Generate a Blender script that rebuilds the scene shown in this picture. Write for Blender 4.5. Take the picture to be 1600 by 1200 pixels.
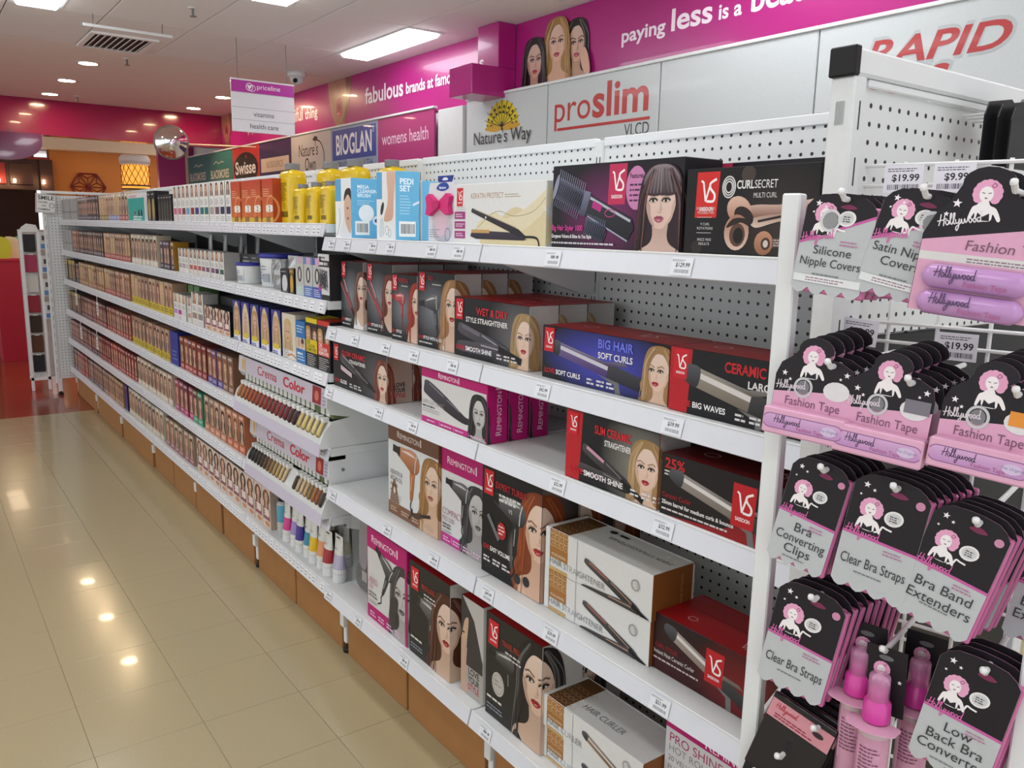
import bpy, math, random
from math import sin, cos, pi, radians
from mathutils import Vector, Matrix

random.seed(11)
S = bpy.context.scene
for _o in list(bpy.data.objects):
    bpy.data.objects.remove(_o)
COL = S.collection

# ------------------------------------------------------------ camera
# world: X along the shelving run (near end = +X), Y into the shelves, Z up (metres)
YAW, PITCH, ROLL, FPX, EYE = radians(36.3873), radians(10.5579), radians(1.1825), 1290.68, 1.48
_f0 = Vector((-cos(YAW), sin(YAW), 0)); _r0 = Vector((sin(YAW), cos(YAW), 0)); _up = Vector((0, 0, 1))
_f = _f0 * cos(PITCH) - _up * sin(PITCH); _u = _up * cos(PITCH) + _f0 * sin(PITCH)
_r = _r0 * cos(ROLL) + _u * sin(ROLL); _u = _u * cos(ROLL) - _r0 * sin(ROLL)
cd = bpy.data.cameras.new('camera'); cam = bpy.data.objects.new('camera', cd); COL.objects.link(cam)
cd.sensor_width = 36.0; cd.lens = FPX * 36.0 / 1600.0; cd.clip_start = 0.02; cd.clip_end = 200
cam.matrix_world = Matrix(((_r.x, _u.x, -_f.x, 0), (_r.y, _u.y, -_f.y, 0), (_r.z, _u.z, -_f.z, EYE), (0, 0, 0, 1)))
S.camera = cam

# ------------------------------------------------------------ world, exposure
W = bpy.data.worlds.new('world'); S.world = W; W.use_nodes = True
W.node_tree.nodes['Background'].inputs[0].default_value = (0.95, 0.97, 1.0, 1)
W.node_tree.nodes['Background'].inputs[1].default_value = 1.15
S.view_settings.view_transform = 'Standard'; S.view_settings.look = 'None'
S.view_settings.gamma = 1.0; S.view_settings.use_curve_mapping = False
S.view_settings.exposure = 0.1
TROFFER = 9.5      # emission of the fluorescent diffusers
DOWNLIGHT = 110.0    # emission of the warm recessed downlights

# ------------------------------------------------------------ colours and materials
def lin(h):
    if not isinstance(h, str):
        return h
    h = h.lstrip('#'); o = []
    if len(h) == 3: h = ''.join(c * 2 for c in h)
    for i in (0, 2, 4):
        c = int(h[i:i + 2], 16) / 255.0
        o.append(c / 12.92 if c <= 0.04045 else ((c + 0.055) / 1.055) ** 2.4)
    return tuple(o)

def mixc(a, b, t):
    a, b = lin(a), lin(b)
    return tuple(a[i] * (1 - t) + b[i] * t for i in range(3))

def mat(name, col, rough=0.5, metal=0.0, var=0.06, scale=30.0, bump=0.0, emit=0.0, spec=0.5, coat=0.0, trans=0.0, alpha=1.0):
    m = bpy.data.materials.new(name); m.use_nodes = True
    nt = m.node_tree; b = nt.nodes['Principled BSDF']; c = lin(col)
    b.inputs['Roughness'].default_value = rough; b.inputs['Metallic'].default_value = metal
    b.inputs['Specular IOR Level'].default_value = spec; b.inputs['Coat Weight'].default_value = coat
    b.inputs['Transmission Weight'].default_value = trans; b.inputs['Alpha'].default_value = alpha
    b.inputs['Base Color'].default_value = (*c, 1)
    if var or bump:
        tc = nt.nodes.new('ShaderNodeTexCoord'); no = nt.nodes.new('ShaderNodeTexNoise')
        no.inputs['Scale'].default_value = scale; no.inputs['Detail'].default_value = 4
        nt.links.new(tc.outputs['Object'], no.inputs['Vector'])
        if var:
            mx = nt.nodes.new('ShaderNodeMix'); mx.data_type = 'RGBA'
            mx.inputs[6].default_value = (*[x * (1 - var) for x in c], 1)
            mx.inputs[7].default_value = (*[min(1, x * (1 + var)) for x in c], 1)
            nt.links.new(no.outputs['Fac'], mx.inputs[0]); nt.links.new(mx.outputs[2], b.inputs['Base Color'])
        if bump:
            bp = nt.nodes.new('ShaderNodeBump'); bp.inputs['Strength'].default_value = bump; bp.inputs['Distance'].default_value = 0.002
            nt.links.new(no.outputs['Fac'], bp.inputs['Height']); nt.links.new(bp.outputs['Normal'], b.inputs['Normal'])
    if emit:
        b.inputs['Emission Color'].default_value = (*c, 1); b.inputs['Emission Strength'].default_value = emit
    return m

def attr_mat(name, rough=0.4, coat=0.0, spec=0.5, metal=0.0, grain=0.04):
    """printed or moulded colour kept per face in the colour attribute 'Col'"""
    m = bpy.data.materials.new(name); m.use_nodes = True
    nt = m.node_tree; b = nt.nodes['Principled BSDF']
    a = nt.nodes.new('ShaderNodeVertexColor'); a.layer_name = 'Col'
    tc = nt.nodes.new('ShaderNodeTexCoord'); no = nt.nodes.new('ShaderNodeTexNoise'); no.inputs['Scale'].default_value = 90
    mr = nt.nodes.new('ShaderNodeMapRange'); mr.inputs['To Min'].default_value = 1 - grain; mr.inputs['To Max'].default_value = 1 + grain
    mx = nt.nodes.new('ShaderNodeMix'); mx.data_type = 'RGBA'; mx.blend_type = 'MULTIPLY'; mx.inputs[0].default_value = 1
    nt.links.new(tc.outputs['Object'], no.inputs['Vector']); nt.links.new(no.outputs['Fac'], mr.inputs['Value'])
    nt.links.new(a.outputs['Color'], mx.inputs[6]); nt.links.new(mr.outputs['Result'], mx.inputs[7])
    nt.links.new(mx.outputs[2], b.inputs['Base Color'])
    b.inputs['Roughness'].default_value = rough; b.inputs['Coat Weight'].default_value = coat
    b.inputs['Specular IOR Level'].default_value = spec; b.inputs['Metallic'].default_value = metal
    return m

def peg_mat(name, ax, col='#d9dcdc', pitch=0.025, rad=0.0036):
    """white powder coat with a square grid of dark peg holes"""
    m = bpy.data.materials.new(name); m.use_nodes = True
    nt = m.node_tree; N = nt.nodes; L = nt.links; b = N['Principled BSDF']
    tc = N.new('ShaderNodeTexCoord'); sp = N.new('ShaderNodeSeparateXYZ'); L.new(tc.outputs['Object'], sp.inputs[0])
    def cell(out):
        d = N.new('ShaderNodeMath'); d.operation = 'DIVIDE'; d.inputs[1].default_value = pitch; L.new(out, d.inputs[0])
        f = N.new('ShaderNodeMath'); f.operation = 'FRACT'; L.new(d.outputs[0], f.inputs[0])
        s = N.new('ShaderNodeMath'); s.operation = 'SUBTRACT'; s.inputs[1].default_value = 0.5; L.new(f.outputs[0], s.inputs[0])
        p = N.new('ShaderNodeMath'); p.operation = 'POWER'; p.inputs[1].default_value = 2; 
        ab = N.new('ShaderNodeMath'); ab.operation = 'ABSOLUTE'; L.new(s.outputs[0], ab.inputs[0]); L.new(ab.outputs[0], p.inputs[0])
        return p
    a, c = cell(sp.outputs[ax]), cell(sp.outputs[2])
    ad = N.new('ShaderNodeMath'); ad.operation = 'ADD'; L.new(a.outputs[0], ad.inputs[0]); L.new(c.outputs[0], ad.inputs[1])
    lt = N.new('ShaderNodeMath'); lt.operation = 'LESS_THAN'; lt.inputs[1].default_value = (rad / pitch) ** 2; L.new(ad.outputs[0], lt.inputs[0])
    mx = N.new('ShaderNodeMix'); mx.data_type = 'RGBA'; mx.inputs[6].default_value = (*lin(col), 1); mx.inputs[7].default_value = (0.012, 0.012, 0.014, 1)
    L.new(lt.outputs[0], mx.inputs[0]); L.new(mx.outputs[2], b.inputs['Base Color'])
    b.inputs['Roughness'].default_value = 0.45
    return m

M = {}
M['print'] = attr_mat('printed_card', 0.42, 0.0, 0.28)
M['gloss'] = attr_mat('printed_gloss', 0.25, 0.15, 0.4)
M['matte'] = attr_mat('coloured_matte', 0.6, 0.0)
M['wallprint'] = attr_mat('printed_wall_film', 0.3, 0.1)
M['white_metal'] = mat('white_powder_coat', '#dfe2e3', 0.38, 0, 0.02, 20)
M['strip'] = mat('price_strip_plastic', '#d5d8e0', 0.25, 0, 0.03, 40)
M['pegX'] = peg_mat('pegboard_run', 0)
M['pegY'] = peg_mat('pegboard_end', 1)
M['black'] = mat('black_plastic', '#121215', 0.4, 0, 0.05, spec=0.3)
M['cardboard'] = mat('brown_cardboard', '#a0703f', 0.8, 0, 0.12, 12, 0.15)
M['magenta'] = mat('magenta_paint', '#ae1c7a', 0.3, 0, 0.05, 3, coat=0.2)
M['maroon'] = mat('crimson_laminate', '#9c1450', 0.16, 0, 0.06, 2, coat=0.4)
M['wire'] = mat('white_wire', '#e2e3e3', 0.35, 0, 0.02)
M['chrome'] = mat('bright_steel', '#c9ccd0', 0.2, 1.0, 0.03)
M['grey'] = mat('grey_plastic', '#75777a', 0.45, 0, 0.05)
M['mirror'] = mat('mirror_glass', '#f2f4f5', 0.02, 1.0, 0.0)
M['acrylic'] = mat('clear_acrylic', '#eef3f5', 0.06, 0, 0, alpha=0.22, coat=0.3)
M['blister'] = mat('clear_blister', '#e9eef0', 0.08, 0, 0, alpha=0.12, coat=0.4)

# ------------------------------------------------------------ mesh builder
class MB:
    def __init__(s): s.v = []; s.f = []; s.c = []; s.smooth = False
    def add(s, vs, fs, col=None):
        n = len(s.v); s.v += [tuple(v) for v in vs]
        for q in fs:
            s.f.append(tuple(n + i for i in q)); s.c.append(col)
        return s
    def box(s, x0, x1, y0, y1, z0, z1, col=None):
        v = [(x, y, z) for z in (z0, z1) for y in (y0, y1) for x in (x0, x1)]
        cs = col if isinstance(col, (list, tuple)) and len(col) == 6 else [col] * 6   # front(-y) right(+x) back left top bottom
        n = len(s.v); s.v += v
        for q, c in zip(((0, 1, 5, 4), (1, 3, 7, 5), (3, 2, 6, 7), (2, 0, 4, 6), (4, 5, 7, 6), (0, 2, 3, 1)), cs):
            s.f.append(tuple(n + i for i in q)); s.c.append(c)
        return s
    def cbox(s, x0, x1, y0, y1, z0, z1, col=None, b=0.0015):
        """box with chamfered edges"""
        cs = col if isinstance(col, (list, tuple)) and len(col) == 6 else [col] * 6
        X, Y, Z = (x0, x1), (y0, y1), (z0, z1); n0 = len(s.v); idx = {}
        for i in (0, 1):
            for j in (0, 1):
                for k in (0, 1):
                    for ax in (0, 1, 2):
                        p = [X[i], Y[j], Z[k]]; sg = [b if t == 0 else -b for t in (i, j, k)]
                        for a in (0, 1, 2):
                            if a != ax: p[a] += sg[a]
                        idx[(i, j, k, ax)] = len(s.v); s.v.append(tuple(p))
        g = lambda i, j, k, ax: idx[(i, j, k, ax)]
        F = [((0,0,0,1),(1,0,0,1),(1,0,1,1),(0,0,1,1),0), ((1,0,0,0),(1,1,0,0),(1,1,1,0),(1,0,1,0),1), ((1,1,0,1),(0,1,0,1),(0,1,1,1),(1,1,1,1),2),
             ((0,1,0,0),(0,0,0,0),(0,0,1,0),(0,1,1,0),3), ((0,0,1,2),(1,0,1,2),(1,1,1,2),(0,1,1,2),4), ((0,1,0,2),(1,1,0,2),(1,0,0,2),(0,0,0,2),5)]
        for q in F:
            s.f.append(tuple(g(*t) for t in q[:4])); s.c.append(cs[q[4]])
        for k in (0, 1):   # edges along x
            for j in (0, 1):
                s.f.append((g(0,j,k,1), g(1,j,k,1), g(1,j,k,2), g(0,j,k,2))); s.c.append(cs[0 if j == 0 else 2])
        for k in (0, 1):
            for i in (0, 1):
                s.f.append((g(i,0,k,0), g(i,1,k,0), g(i,1,k,2), g(i,0,k,2))); s.c.append(cs[1 if i else 3])
        for i in (0, 1):
            for j in (0, 1):
                s.f.append((g(i,j,0,0), g(i,j,1,0), g(i,j,1,1), g(i,j,0,1))); s.c.append(cs[1 if i else 3])
        for i in (0, 1):
            for j in (0, 1):
                for k in (0, 1):
                    s.f.append((g(i,j,k,0), g(i,j,k,1), g(i,j,k,2))); s.c.append(cs[4 if k else 5])
        return s
    def cyl(s, p0, p1, r0, r1=None, n=12, col=None, caps=True):
        r1 = r0 if r1 is None else r1
        p0, p1 = Vector(p0), Vector(p1); d = (p1 - p0).normalized()
        a = d.orthogonal().normalized(); b = d.cross(a)
        vs = [p0 + (a * cos(2 * pi * i / n) + b * sin(2 * pi * i / n)) * r0 for i in range(n)] + \
             [p1 + (a * cos(2 * pi * i / n) + b * sin(2 * pi * i / n)) * r1 for i in range(n)]
        fs = [(i, (i + 1) % n, n + (i + 1) % n, n + i) for i in range(n)]
        if caps: fs += [tuple(range(n))[::-1], tuple(range(n, 2 * n))]
        return s.add(vs, fs, col)
    def tube(s, pts, r, n=6, col=None):
        for a, b in zip(pts[:-1], pts[1:]): s.cyl(a, b, r, n=n, col=col)
        return s
    def lathe(s, prof, n=20, c=(0, 0, 0), sy=1.0, col=None, cols=None):
        vs = [(c[0] + r * cos(2 * pi * i / n), c[1] + r * sin(2 * pi * i / n) * sy, c[2] + z) for r, z in prof for i in range(n)]
        m = len(prof)
        for k in range(m - 1):
            pass
        n0 = len(s.v); s.v += vs
        for k in range(m - 1):
            cc = cols[k] if cols else col
            for i in range(n):
                s.f.append((n0 + k * n + i, n0 + k * n + (i + 1) % n, n0 + (k + 1) * n + (i + 1) % n, n0 + (k + 1) * n + i)); s.c.append(cc)
        s.f.append(tuple(n0 + i for i in range(n))[::-1]); s.c.append(cols[0] if cols else col)
        s.f.append(tuple(n0 + (m - 1) * n + i for i in range(n))); s.c.append(cols[-1] if cols else col)
        return s
    def prism(s, poly, fmap, t0, t1, col=None, colside=None):
        """extrude a 2D outline: fmap(u, v, t) -> xyz"""
        n = len(poly)
        vs = [fmap(u, v, t0) for u, v in poly] + [fmap(u, v, t1) for u, v in poly]
        n0 = len(s.v); s.v += [tuple(v) for v in vs]
        s.f.append(tuple(n0 + i for i in range(n))); s.c.append(col)
        s.f.append(tuple(n0 + n + i for i in range(n))[::-1]); s.c.append(col)
        for i in range(n):
            s.f.append((n0 + i, n0 + n + i, n0 + n + (i + 1) % n, n0 + (i + 1) % n)); s.c.append(colside or col)
        return s
    def mesh(s, name, m=None, origin=(0, 0, 0)):
        me = bpy.data.meshes.new(name); ox, oy, oz = origin
        me.from_pydata([(x - ox, y - oy, z - oz) for x, y, z in s.v], [], s.f)
        if any(c is not None for c in s.c):
            at = me.color_attributes.new('Col', 'FLOAT_COLOR', 'CORNER'); buf = []
            for f, c in zip(s.f, s.c):
                if c is not None and isinstance(c, list) and len(c) == len(f) and not isinstance(c[0], (int, float)):
                    for q in c: buf += [*q, 1.0]
                else:
                    q = lin(c) if c is not None else (0.8, 0.8, 0.8)
                    buf += [*q, 1.0] * len(f)
            at.data.foreach_set('color', buf)
        if m is not None: me.materials.append(m)
        if s.smooth:
            me.polygons.foreach_set('use_smooth', [True] * len(me.polygons))
        return me
    def build(s, name, m=None, parent=None, origin=(0, 0, 0), loc=None):
        o = bpy.data.objects.new(name, s.mesh(name, m, origin)); COL.objects.link(o)
        if parent is not None: o.parent = parent
        o.location = loc if loc is not None else origin
        return o

def tag(o, label=None, cat=None, group=None, kind=None):
    if label: o['label'] = label
    if cat: o['category'] = cat
    if group: o['group'] = group
    if kind: o['kind'] = kind
    return o
def empty(name, loc=(0, 0, 0), rz=0.0, label=None, cat=None, group=None):
    o = bpy.data.objects.new(name, None); COL.objects.link(o); o.empty_display_size = 0.05
    o.location = loc; o.rotation_euler = (0, 0, rz)
    return tag(o, label, cat, group)
def link(name, me, parent=None, loc=(0, 0, 0), rot=None):
    o = bpy.data.objects.new(name, me); COL.objects.link(o)
    if parent is not None: o.parent = parent
    o.location = loc
    if rot: o.rotation_euler = rot
    return o
def copy_thing(o, loc=None, rot=None, label=None, group=None):
    c = o.copy(); COL.objects.link(c)
    if loc is not None: c.location = loc
    if rot is not None: c.rotation_euler = rot
    if label: c['label'] = label
    if group: c['group'] = group
    for ch in o.children:
        d = ch.copy(); COL.objects.link(d); d.parent = c
        for g in ch.children:
            e = g.copy(); COL.objects.link(e); e.parent = d
    return c

# ------------------------------------------------------------ lettering (Blender's built-in font, one mesh per glyph)
GL = {}
def _glyph_mesh(txt, off):
    cu = bpy.data.curves.new('t', 'FONT'); cu.body = txt; cu.size = 1; cu.resolution_u = 4; cu.offset = off
    ob = bpy.data.objects.new('t', cu); COL.objects.link(ob)
    dg = bpy.context.evaluated_depsgraph_get(); ev = ob.evaluated_get(dg); me = ev.to_mesh()
    vs = [(v.co.x, v.co.y) for v in me.vertices]; fs = [tuple(p.vertices) for p in me.polygons]
    ev.to_mesh_clear(); bpy.data.objects.remove(ob); bpy.data.curves.remove(cu)
    return vs, fs
def _wid(vs): return max(v[0] for v in vs) - min(v[0] for v in vs)
_bar = _wid(_glyph_mesh('||', 0)[0]); _Hh = max(v[1] for v in _glyph_mesh('H', 0)[0])
def glyph(ch, bold):
    k = (ch, bold)
    if k not in GL:
        adv = (_wid(_glyph_mesh('|' + ch + '|', 0)[0]) - _bar) / _Hh
        if ch == ' ': GL[k] = ([], [], adv)
        else:
            vs, fs = _glyph_mesh(ch, 0.022 if bold else (-0.012 if bold is None else 0))
            GL[k] = ([(x / _Hh, y / _Hh) for x, y in vs], fs, adv)
    return GL[k]
def text_width(s, h=1.0, sx=1.0, bold=False, track=0.0):
    return sum((glyph(c, bold)[2] + track) for c in s) * h * sx

# ------------------------------------------------------------ flat print
def cr(pts, n=5, closed=True):
    P = list(pts); out = []; m = len(P)
    for i in range(m if closed else m - 1):
        p0, p1, p2, p3 = (P[(i - 1) % m], P[i], P[(i + 1) % m], P[(i + 2) % m]) if closed else (P[max(i - 1, 0)], P[i], P[i + 1], P[min(i + 2, m - 1)])
        for j in range(n):
            t = j / n
            out.append(tuple(0.5 * (2 * p1[a] + (p2[a] - p0[a]) * t + (2 * p0[a] - 5 * p1[a] + 4 * p2[a] - p3[a]) * t * t + (3 * p1[a] - p0[a] - 3 * p2[a] + p3[a]) * t ** 3) for a in (0, 1)))
    if not closed: out.append(P[-1])
    return out
def clip_poly(P, u0, u1, v0, v1):
    for ax, lim, sg in ((0, u0, 1), (0, u1, -1), (1, v0, 1), (1, v1, -1)):
        if not P: return P
        out = []
        for i in range(len(P)):
            a, b = P[i - 1], P[i]; da, db = (a[ax] - lim) * sg, (b[ax] - lim) * sg
            if (da >= 0) != (db >= 0):
                t = da / (da - db)
                out.append((a[0] + (b[0] - a[0]) * t, a[1] + (b[1] - a[1]) * t, tuple(a[2][k] + (b[2][k] - a[2][k]) * t for k in range(3))))
            if db >= 0: out.append(b)
        P = out
    return P

class Art:
    """a flat printed picture: coloured shapes in metres (u right, v up), later ones on top"""
    def __init__(s): s.s = []
    def poly(s, pts, c, top=None):
        c = lin(c)
        if top is not None:
            t = lin(top); lo = min(p[1] for p in pts); hi = max(p[1] for p in pts)
            s.s.append([[(x, y, mixc(c, t, (y - lo) / max(hi - lo, 1e-9))) for x, y in pts]])
        else: s.s.append([[(x, y, c) for x, y in pts]])
        return s
    def hgrad(s, u0, v0, u1, v1, c0, c1):
        c0, c1 = lin(c0), lin(c1); s.s.append([[(u0, v0, c0), (u1, v0, c1), (u1, v1, c1), (u0, v1, c0)]]); return s
    def rect(s, u0, v0, u1, v1, c, top=None): return s.poly([(u0, v0), (u1, v0), (u1, v1), (u0, v1)], c, top)
    def sp(s, pts, c, top=None, n=5): return s.poly(cr(pts, n), c, top)
    def ell(s, x, y, rx, ry, c, n=20, rot=0.0, top=None):
        return s.poly([(x + rx * cos(t) * cos(rot) - ry * sin(t) * sin(rot), y + rx * cos(t) * sin(rot) + ry * sin(t) * cos(rot)) for t in [2 * pi * i / n for i in range(n)]], c, top)
    def glow(s, x, y, rx, ry, c0, c1, n=20):
        """radial colour blend of the printed background"""
        c0, c1 = lin(c0), lin(c1); out = []
        for a, b in ((0, .35), (.35, .7), (.7, 1.0)):
            for i in range(n):
                t0, t1 = 2 * pi * i / n, 2 * pi * (i + 1) / n
                ca, cb = mixc(c0, c1, a), mixc(c0, c1, b)
                if a == 0: out.append([(x, y, ca), (x + rx * b * cos(t0), y + ry * b * sin(t0), cb), (x + rx * b * cos(t1), y + ry * b * sin(t1), cb)])
                else: out.append([(x + rx * a * cos(t0), y + ry * a * sin(t0), ca), (x + rx * b * cos(t0), y + ry * b * sin(t0), cb), (x + rx * b * cos(t1), y + ry * b * sin(t1), cb), (x + rx * a * cos(t1), y + ry * a * sin(t1), ca)])
        s.s.append(out); return s
    def line(s, pts, w, c, w1=None):
        c = lin(c); out = []; n = len(pts) - 1
        for i in range(n):
            (x0, y0), (x1, y1) = pts[i], pts[i + 1]; d = math.hypot(x1 - x0, y1 - y0) or 1e-9
            wa = w if w1 is None else w + (w1 - w) * i / n; wb = w if w1 is None else w + (w1 - w) * (i + 1) / n
            nx, ny = -(y1 - y0) / d / 2, (x1 - x0) / d / 2; ex, ey = (x1 - x0) / d * wa * .2, (y1 - y0) / d * wa * .2
            out.append([(x0 + nx * wa - ex, y0 + ny * wa - ey, c), (x0 - nx * wa - ex, y0 - ny * wa - ey, c), (x1 - nx * wb + ex, y1 - ny * wb + ey, c), (x1 + nx * wb + ex, y1 + ny * wb + ey, c)])
        s.s.append(out); return s
    def ring(s, x, y, rx, ry, w, c, n=24):
        return s.line([(x + rx * cos(2 * pi * i / n), y + ry * sin(2 * pi * i / n)) for i in range(n + 1)], w, c)
    def text(s, t, u, v, h, c, al='l', sx=1.0, bold=False, rot=0.0, shear=0.0, track=0.0, fit=None):
        c = lin(c); w = text_width(t, h, sx, bold, track)
        if fit: sx *= fit / w; w = fit
        x = {'l': 0, 'c': -w / 2, 'r': -w}[al]; out = []; cr_, sr = cos(rot), sin(rot)
        for ch in t:
            vs, fs, adv = glyph(ch, bold)
            P = [((x + (px + py * shear) * h * sx), py * h) for px, py in vs]
            P = [(u + a * cr_ - b * sr, v + a * sr + b * cr_, c) for a, b in P]
            out += [[P[i] for i in f] for f in fs]
            x += (adv + track) * h * sx
        s.s.append(out); return s
    def smudge(s, u0, v0, u1, h, rows, gap, c, seed=0):
        """lines of print too fine to read"""
        R = random.Random(seed); c = lin(c); out = []
        for i in range(rows):
            v = v0 - i * gap; x = u0; e = u1 - (u1 - u0) * R.random() * .35
            while x < e:
                w = h * R.uniform(1.2, 4)
                out.append([(x, v, c), (min(x + w, e), v, c), (min(x + w, e), v + h, c), (x, v + h, c)]); x += w + h * .6
        s.s.append(out); return s
    def bars(s, u0, v0, u1, v1, c, seed=0):
        R = random.Random(seed); c = lin(c); out = []; x = u0; k = (u1 - u0) / 42
        while x < u1:
            w = k * R.choice((.6, .6, 1.2, 1.8)); out.append([(x, v0, c), (x + w, v0, c), (x + w, v1, c), (x, v1, c)]); x += w + k * R.choice((.7, .7, 1.3))
        s.s.append(out); return s
    def emit(s, mb, fmap, u0, u1, v0, v1, step=2.5e-5, base=2e-4):
        for k, shape in enumerate(s.s):
            n_ = len(shape) + 1
            for i_, P in enumerate(shape):
                t = base + (k + i_ / n_) * step      # overlapping strokes never lie in one plane
                us = [p[0] for p in P]; vs = [p[1] for p in P]
                if max(us) <= u0 or min(us) >= u1 or max(vs) <= v0 or min(vs) >= v1: continue
                if min(us) < u0 or max(us) > u1 or min(vs) < v0 or max(vs) > v1: P = clip_poly(P, u0, u1, v0, v1)
                if len(P) < 3: continue
                n = len(mb.v); mb.v += [fmap(p[0], p[1], t) for p in P]
                mb.f.append(tuple(range(n, n + len(P)))); mb.c.append([p[2] for p in P])
        return mb

# ------------------------------------------------------------ printed motifs
def dark(c, k): return tuple(x * k for x in lin(c))
def portrait(A, cx, cy, s, hair, skin='#d9b49a', lip='#a8283a', style='long', turn=0.0, hi=None, top='#2a2a30', bw=False):
    """woman's head with long hair; s = half the face height"""
    s *= 1.12; R = random.Random(int(cx * 1e4) + int(s * 1e5))
    hd, hl = dark(hair, .5), hi or mixc(hair, '#ffffff', .16); sd = mixc(skin, dark(hair, .8), .32); sl = mixc(skin, '#ffffff', .2); d = turn
    T = lambda P: [(cx + x * s, cy + y * s) for x, y in P]
    if style == 'wavy': H = [(0,1.52),(-.8,1.3),(-1.18,.5),(-1.12,-.2),(-1.45,-.8),(-1.3,-1.4),(-1.7,-2.0),(-1.45,-2.6),(-1.6,-3.3),(-.9,-3.7),(-.2,-3.2),(.2,-3.2),(.9,-3.7),(1.6,-3.3),(1.45,-2.6),(1.7,-2.0),(1.3,-1.4),(1.45,-.8),(1.12,-.2),(1.18,.5),(.8,1.3)]
    elif style == 'bob': H = [(0,1.52),(-.85,1.3),(-1.2,.4),(-1.25,-.6),(-1.4,-1.6),(-1.7,-2.6),(-1.5,-3.4),(1.5,-3.4),(1.7,-2.6),(1.4,-1.6),(1.25,-.6),(1.2,.4),(.85,1.3)]
    else: H = [(0,1.52),(-.78,1.32),(-1.14,.4),(-1.25,-.7),(-1.4,-1.8),(-1.5,-3.2),(-1.0,-3.8),(-.3,-3.2),(.3,-3.2),(1.0,-3.8),(1.5,-3.2),(1.4,-1.8),(1.25,-.7),(1.14,.4),(.78,1.32)]
    A.sp(T(H), hd, hair, 4)
    A.poly(cr(T([(-.4,-.5),(.4,-.5),(.4,-1.3),(.6,-1.65),(1.1,-1.9),(1.35,-2.3),(1.3,-3.4),(-1.3,-3.4),(-1.35,-2.3),(-1.1,-1.9),(-.6,-1.65),(-.4,-1.3)]), 4), skin, sd)
    if top: A.sp(T([(-1.45,-2.9),(-1.15,-2.15),(-.5,-2.7),(0,-2.95),(.5,-2.7),(1.15,-2.15),(1.45,-2.9),(1.6,-4.4),(-1.6,-4.4)]), top, None, 3)
    A.sp(T([(d*.3,1.08),(-.52+d*.3,.94),(-.84+d*.2,.4),(-.8+d*.2,-.12),(-.64+d*.3,-.58),(-.33+d*.5,-.93),(d*.5,-1.04),(.33+d*.5,-.93),(.64+d*.3,-.58),(.8+d*.2,-.12),(.84+d*.2,.4),(.52+d*.3,.94)]), skin, sl)
    A.sp(T([(-.78+d*.2,.1),(-.55+d*.3,-.1),(-.5+d*.3,-.5),(-.25+d*.5,-.9),(-.4+d*.4,-.9),(-.66+d*.3,-.55)]), sd, None, 4)
    A.sp(T([(.78+d*.2,.1),(.64+d*.3,-.1),(.58+d*.3,-.5),(.28+d*.5,-.92),(.42+d*.4,-.88),(.68+d*.3,-.55)]), mixc(skin, sd, .6), None, 4)
    for e in (-1, 1):
        ex = e * .35 + d
        A.ell(cx + ex * s, cy + .13 * s, .25 * s, .14 * s, mixc(skin, '#3a2520', .42), 12)
        A.ell(cx + ex * s, cy + .085 * s, .17 * s, .06 * s, '#d9d2cb', 10).ell(cx + ex * s, cy + .09 * s, .075 * s, .07 * s, '#2a2019', 8)
        A.line(T([(ex-.22,.07),(ex-.1,.16),(ex+.08,.17),(ex+.24,.1)]), .065 * s, '#1d1411')
        A.line(T([(ex+.27*e,.33),(ex+.08*e,.41),(ex-.24*e,.29)]), .07 * s, mixc(hd, skin, .25))
    A.poly(T([(d+.05,.15),(d+.15,-.28),(d+.02,-.33),(d+.06,-.1)]), mixc(skin, sd, .75)); A.sp(T([(d-.15,-.33),(d,-.37),(d+.17,-.33),(d+.02,-.41)]), sd, None, 3)
    L = lin(lip) if not bw else (.10, .10, .10)
    A.poly(T([(d-.29,-.6),(d-.09,-.51),(d,-.54),(d+.09,-.51),(d+.29,-.6),(d,-.64)]), dark(L, .7))
    A.sp(T([(d-.27,-.61),(d,-.64),(d+.27,-.61),(d+.12,-.76),(d-.12,-.76)]), L, None, 3); A.ell(cx + d * s, cy - .69 * s, .1 * s, .025 * s, mixc(L, '#ffffff', .3), 8)
    for e in (-1, 1):                                                              # hair in front of the temples
        A.sp(T([(.0,1.14),(.3*e,1.02),(.62*e,.62),(.8*e,.0),(.76*e,-.7),(1.0*e,-1.7),(1.28*e,-1.2),(1.24*e,.3),(.85*e,1.3),(.0,1.53)]), hair, dark(hair, .75), 4)
    if style == 'bob': A.sp(T([(-.98,.95),(-.86,.4),(-.45,.27),(0,.3),(.45,.27),(.86,.4),(.98,.95),(.55,1.4),(0,1.5),(-.55,1.4)]), hair, mixc(hair, '#b9a8ae', .5), 4)
    n = 18
    for i in range(n):
        e = -1 if i % 2 else 1; o = R.uniform(.84, 1.3); w_ = R.uniform(.05, .11); c_ = mixc(hair, hl, R.random()) if R.random() < .65 else mixc(hair, hd, R.random())
        P = [(e*o*.35,1.38),(e*o*.88,.5),(e*o*.96,-.5),(e*(o+R.uniform(-.05,.2)),-1.6),(e*(o+R.uniform(-.1,.3)),-2.9)] if style != 'bob' else [(e*o*.4,1.3),(e*o*.95,.2),(e*o*1.05,-1.0),(e*o*1.15,-2.6)]
        A.line(T(cr(P, 4, False)), w_ * s, c_, w_ * s * .3)
    if style == 'bob':
        for i in range(9): x = -.8 + .2 * i; A.line(T([(x * .6, 1.35), (x, .4)]), .05 * s, mixc(hair, '#c9bcc2', R.uniform(.1, .45)))
    return A
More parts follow.
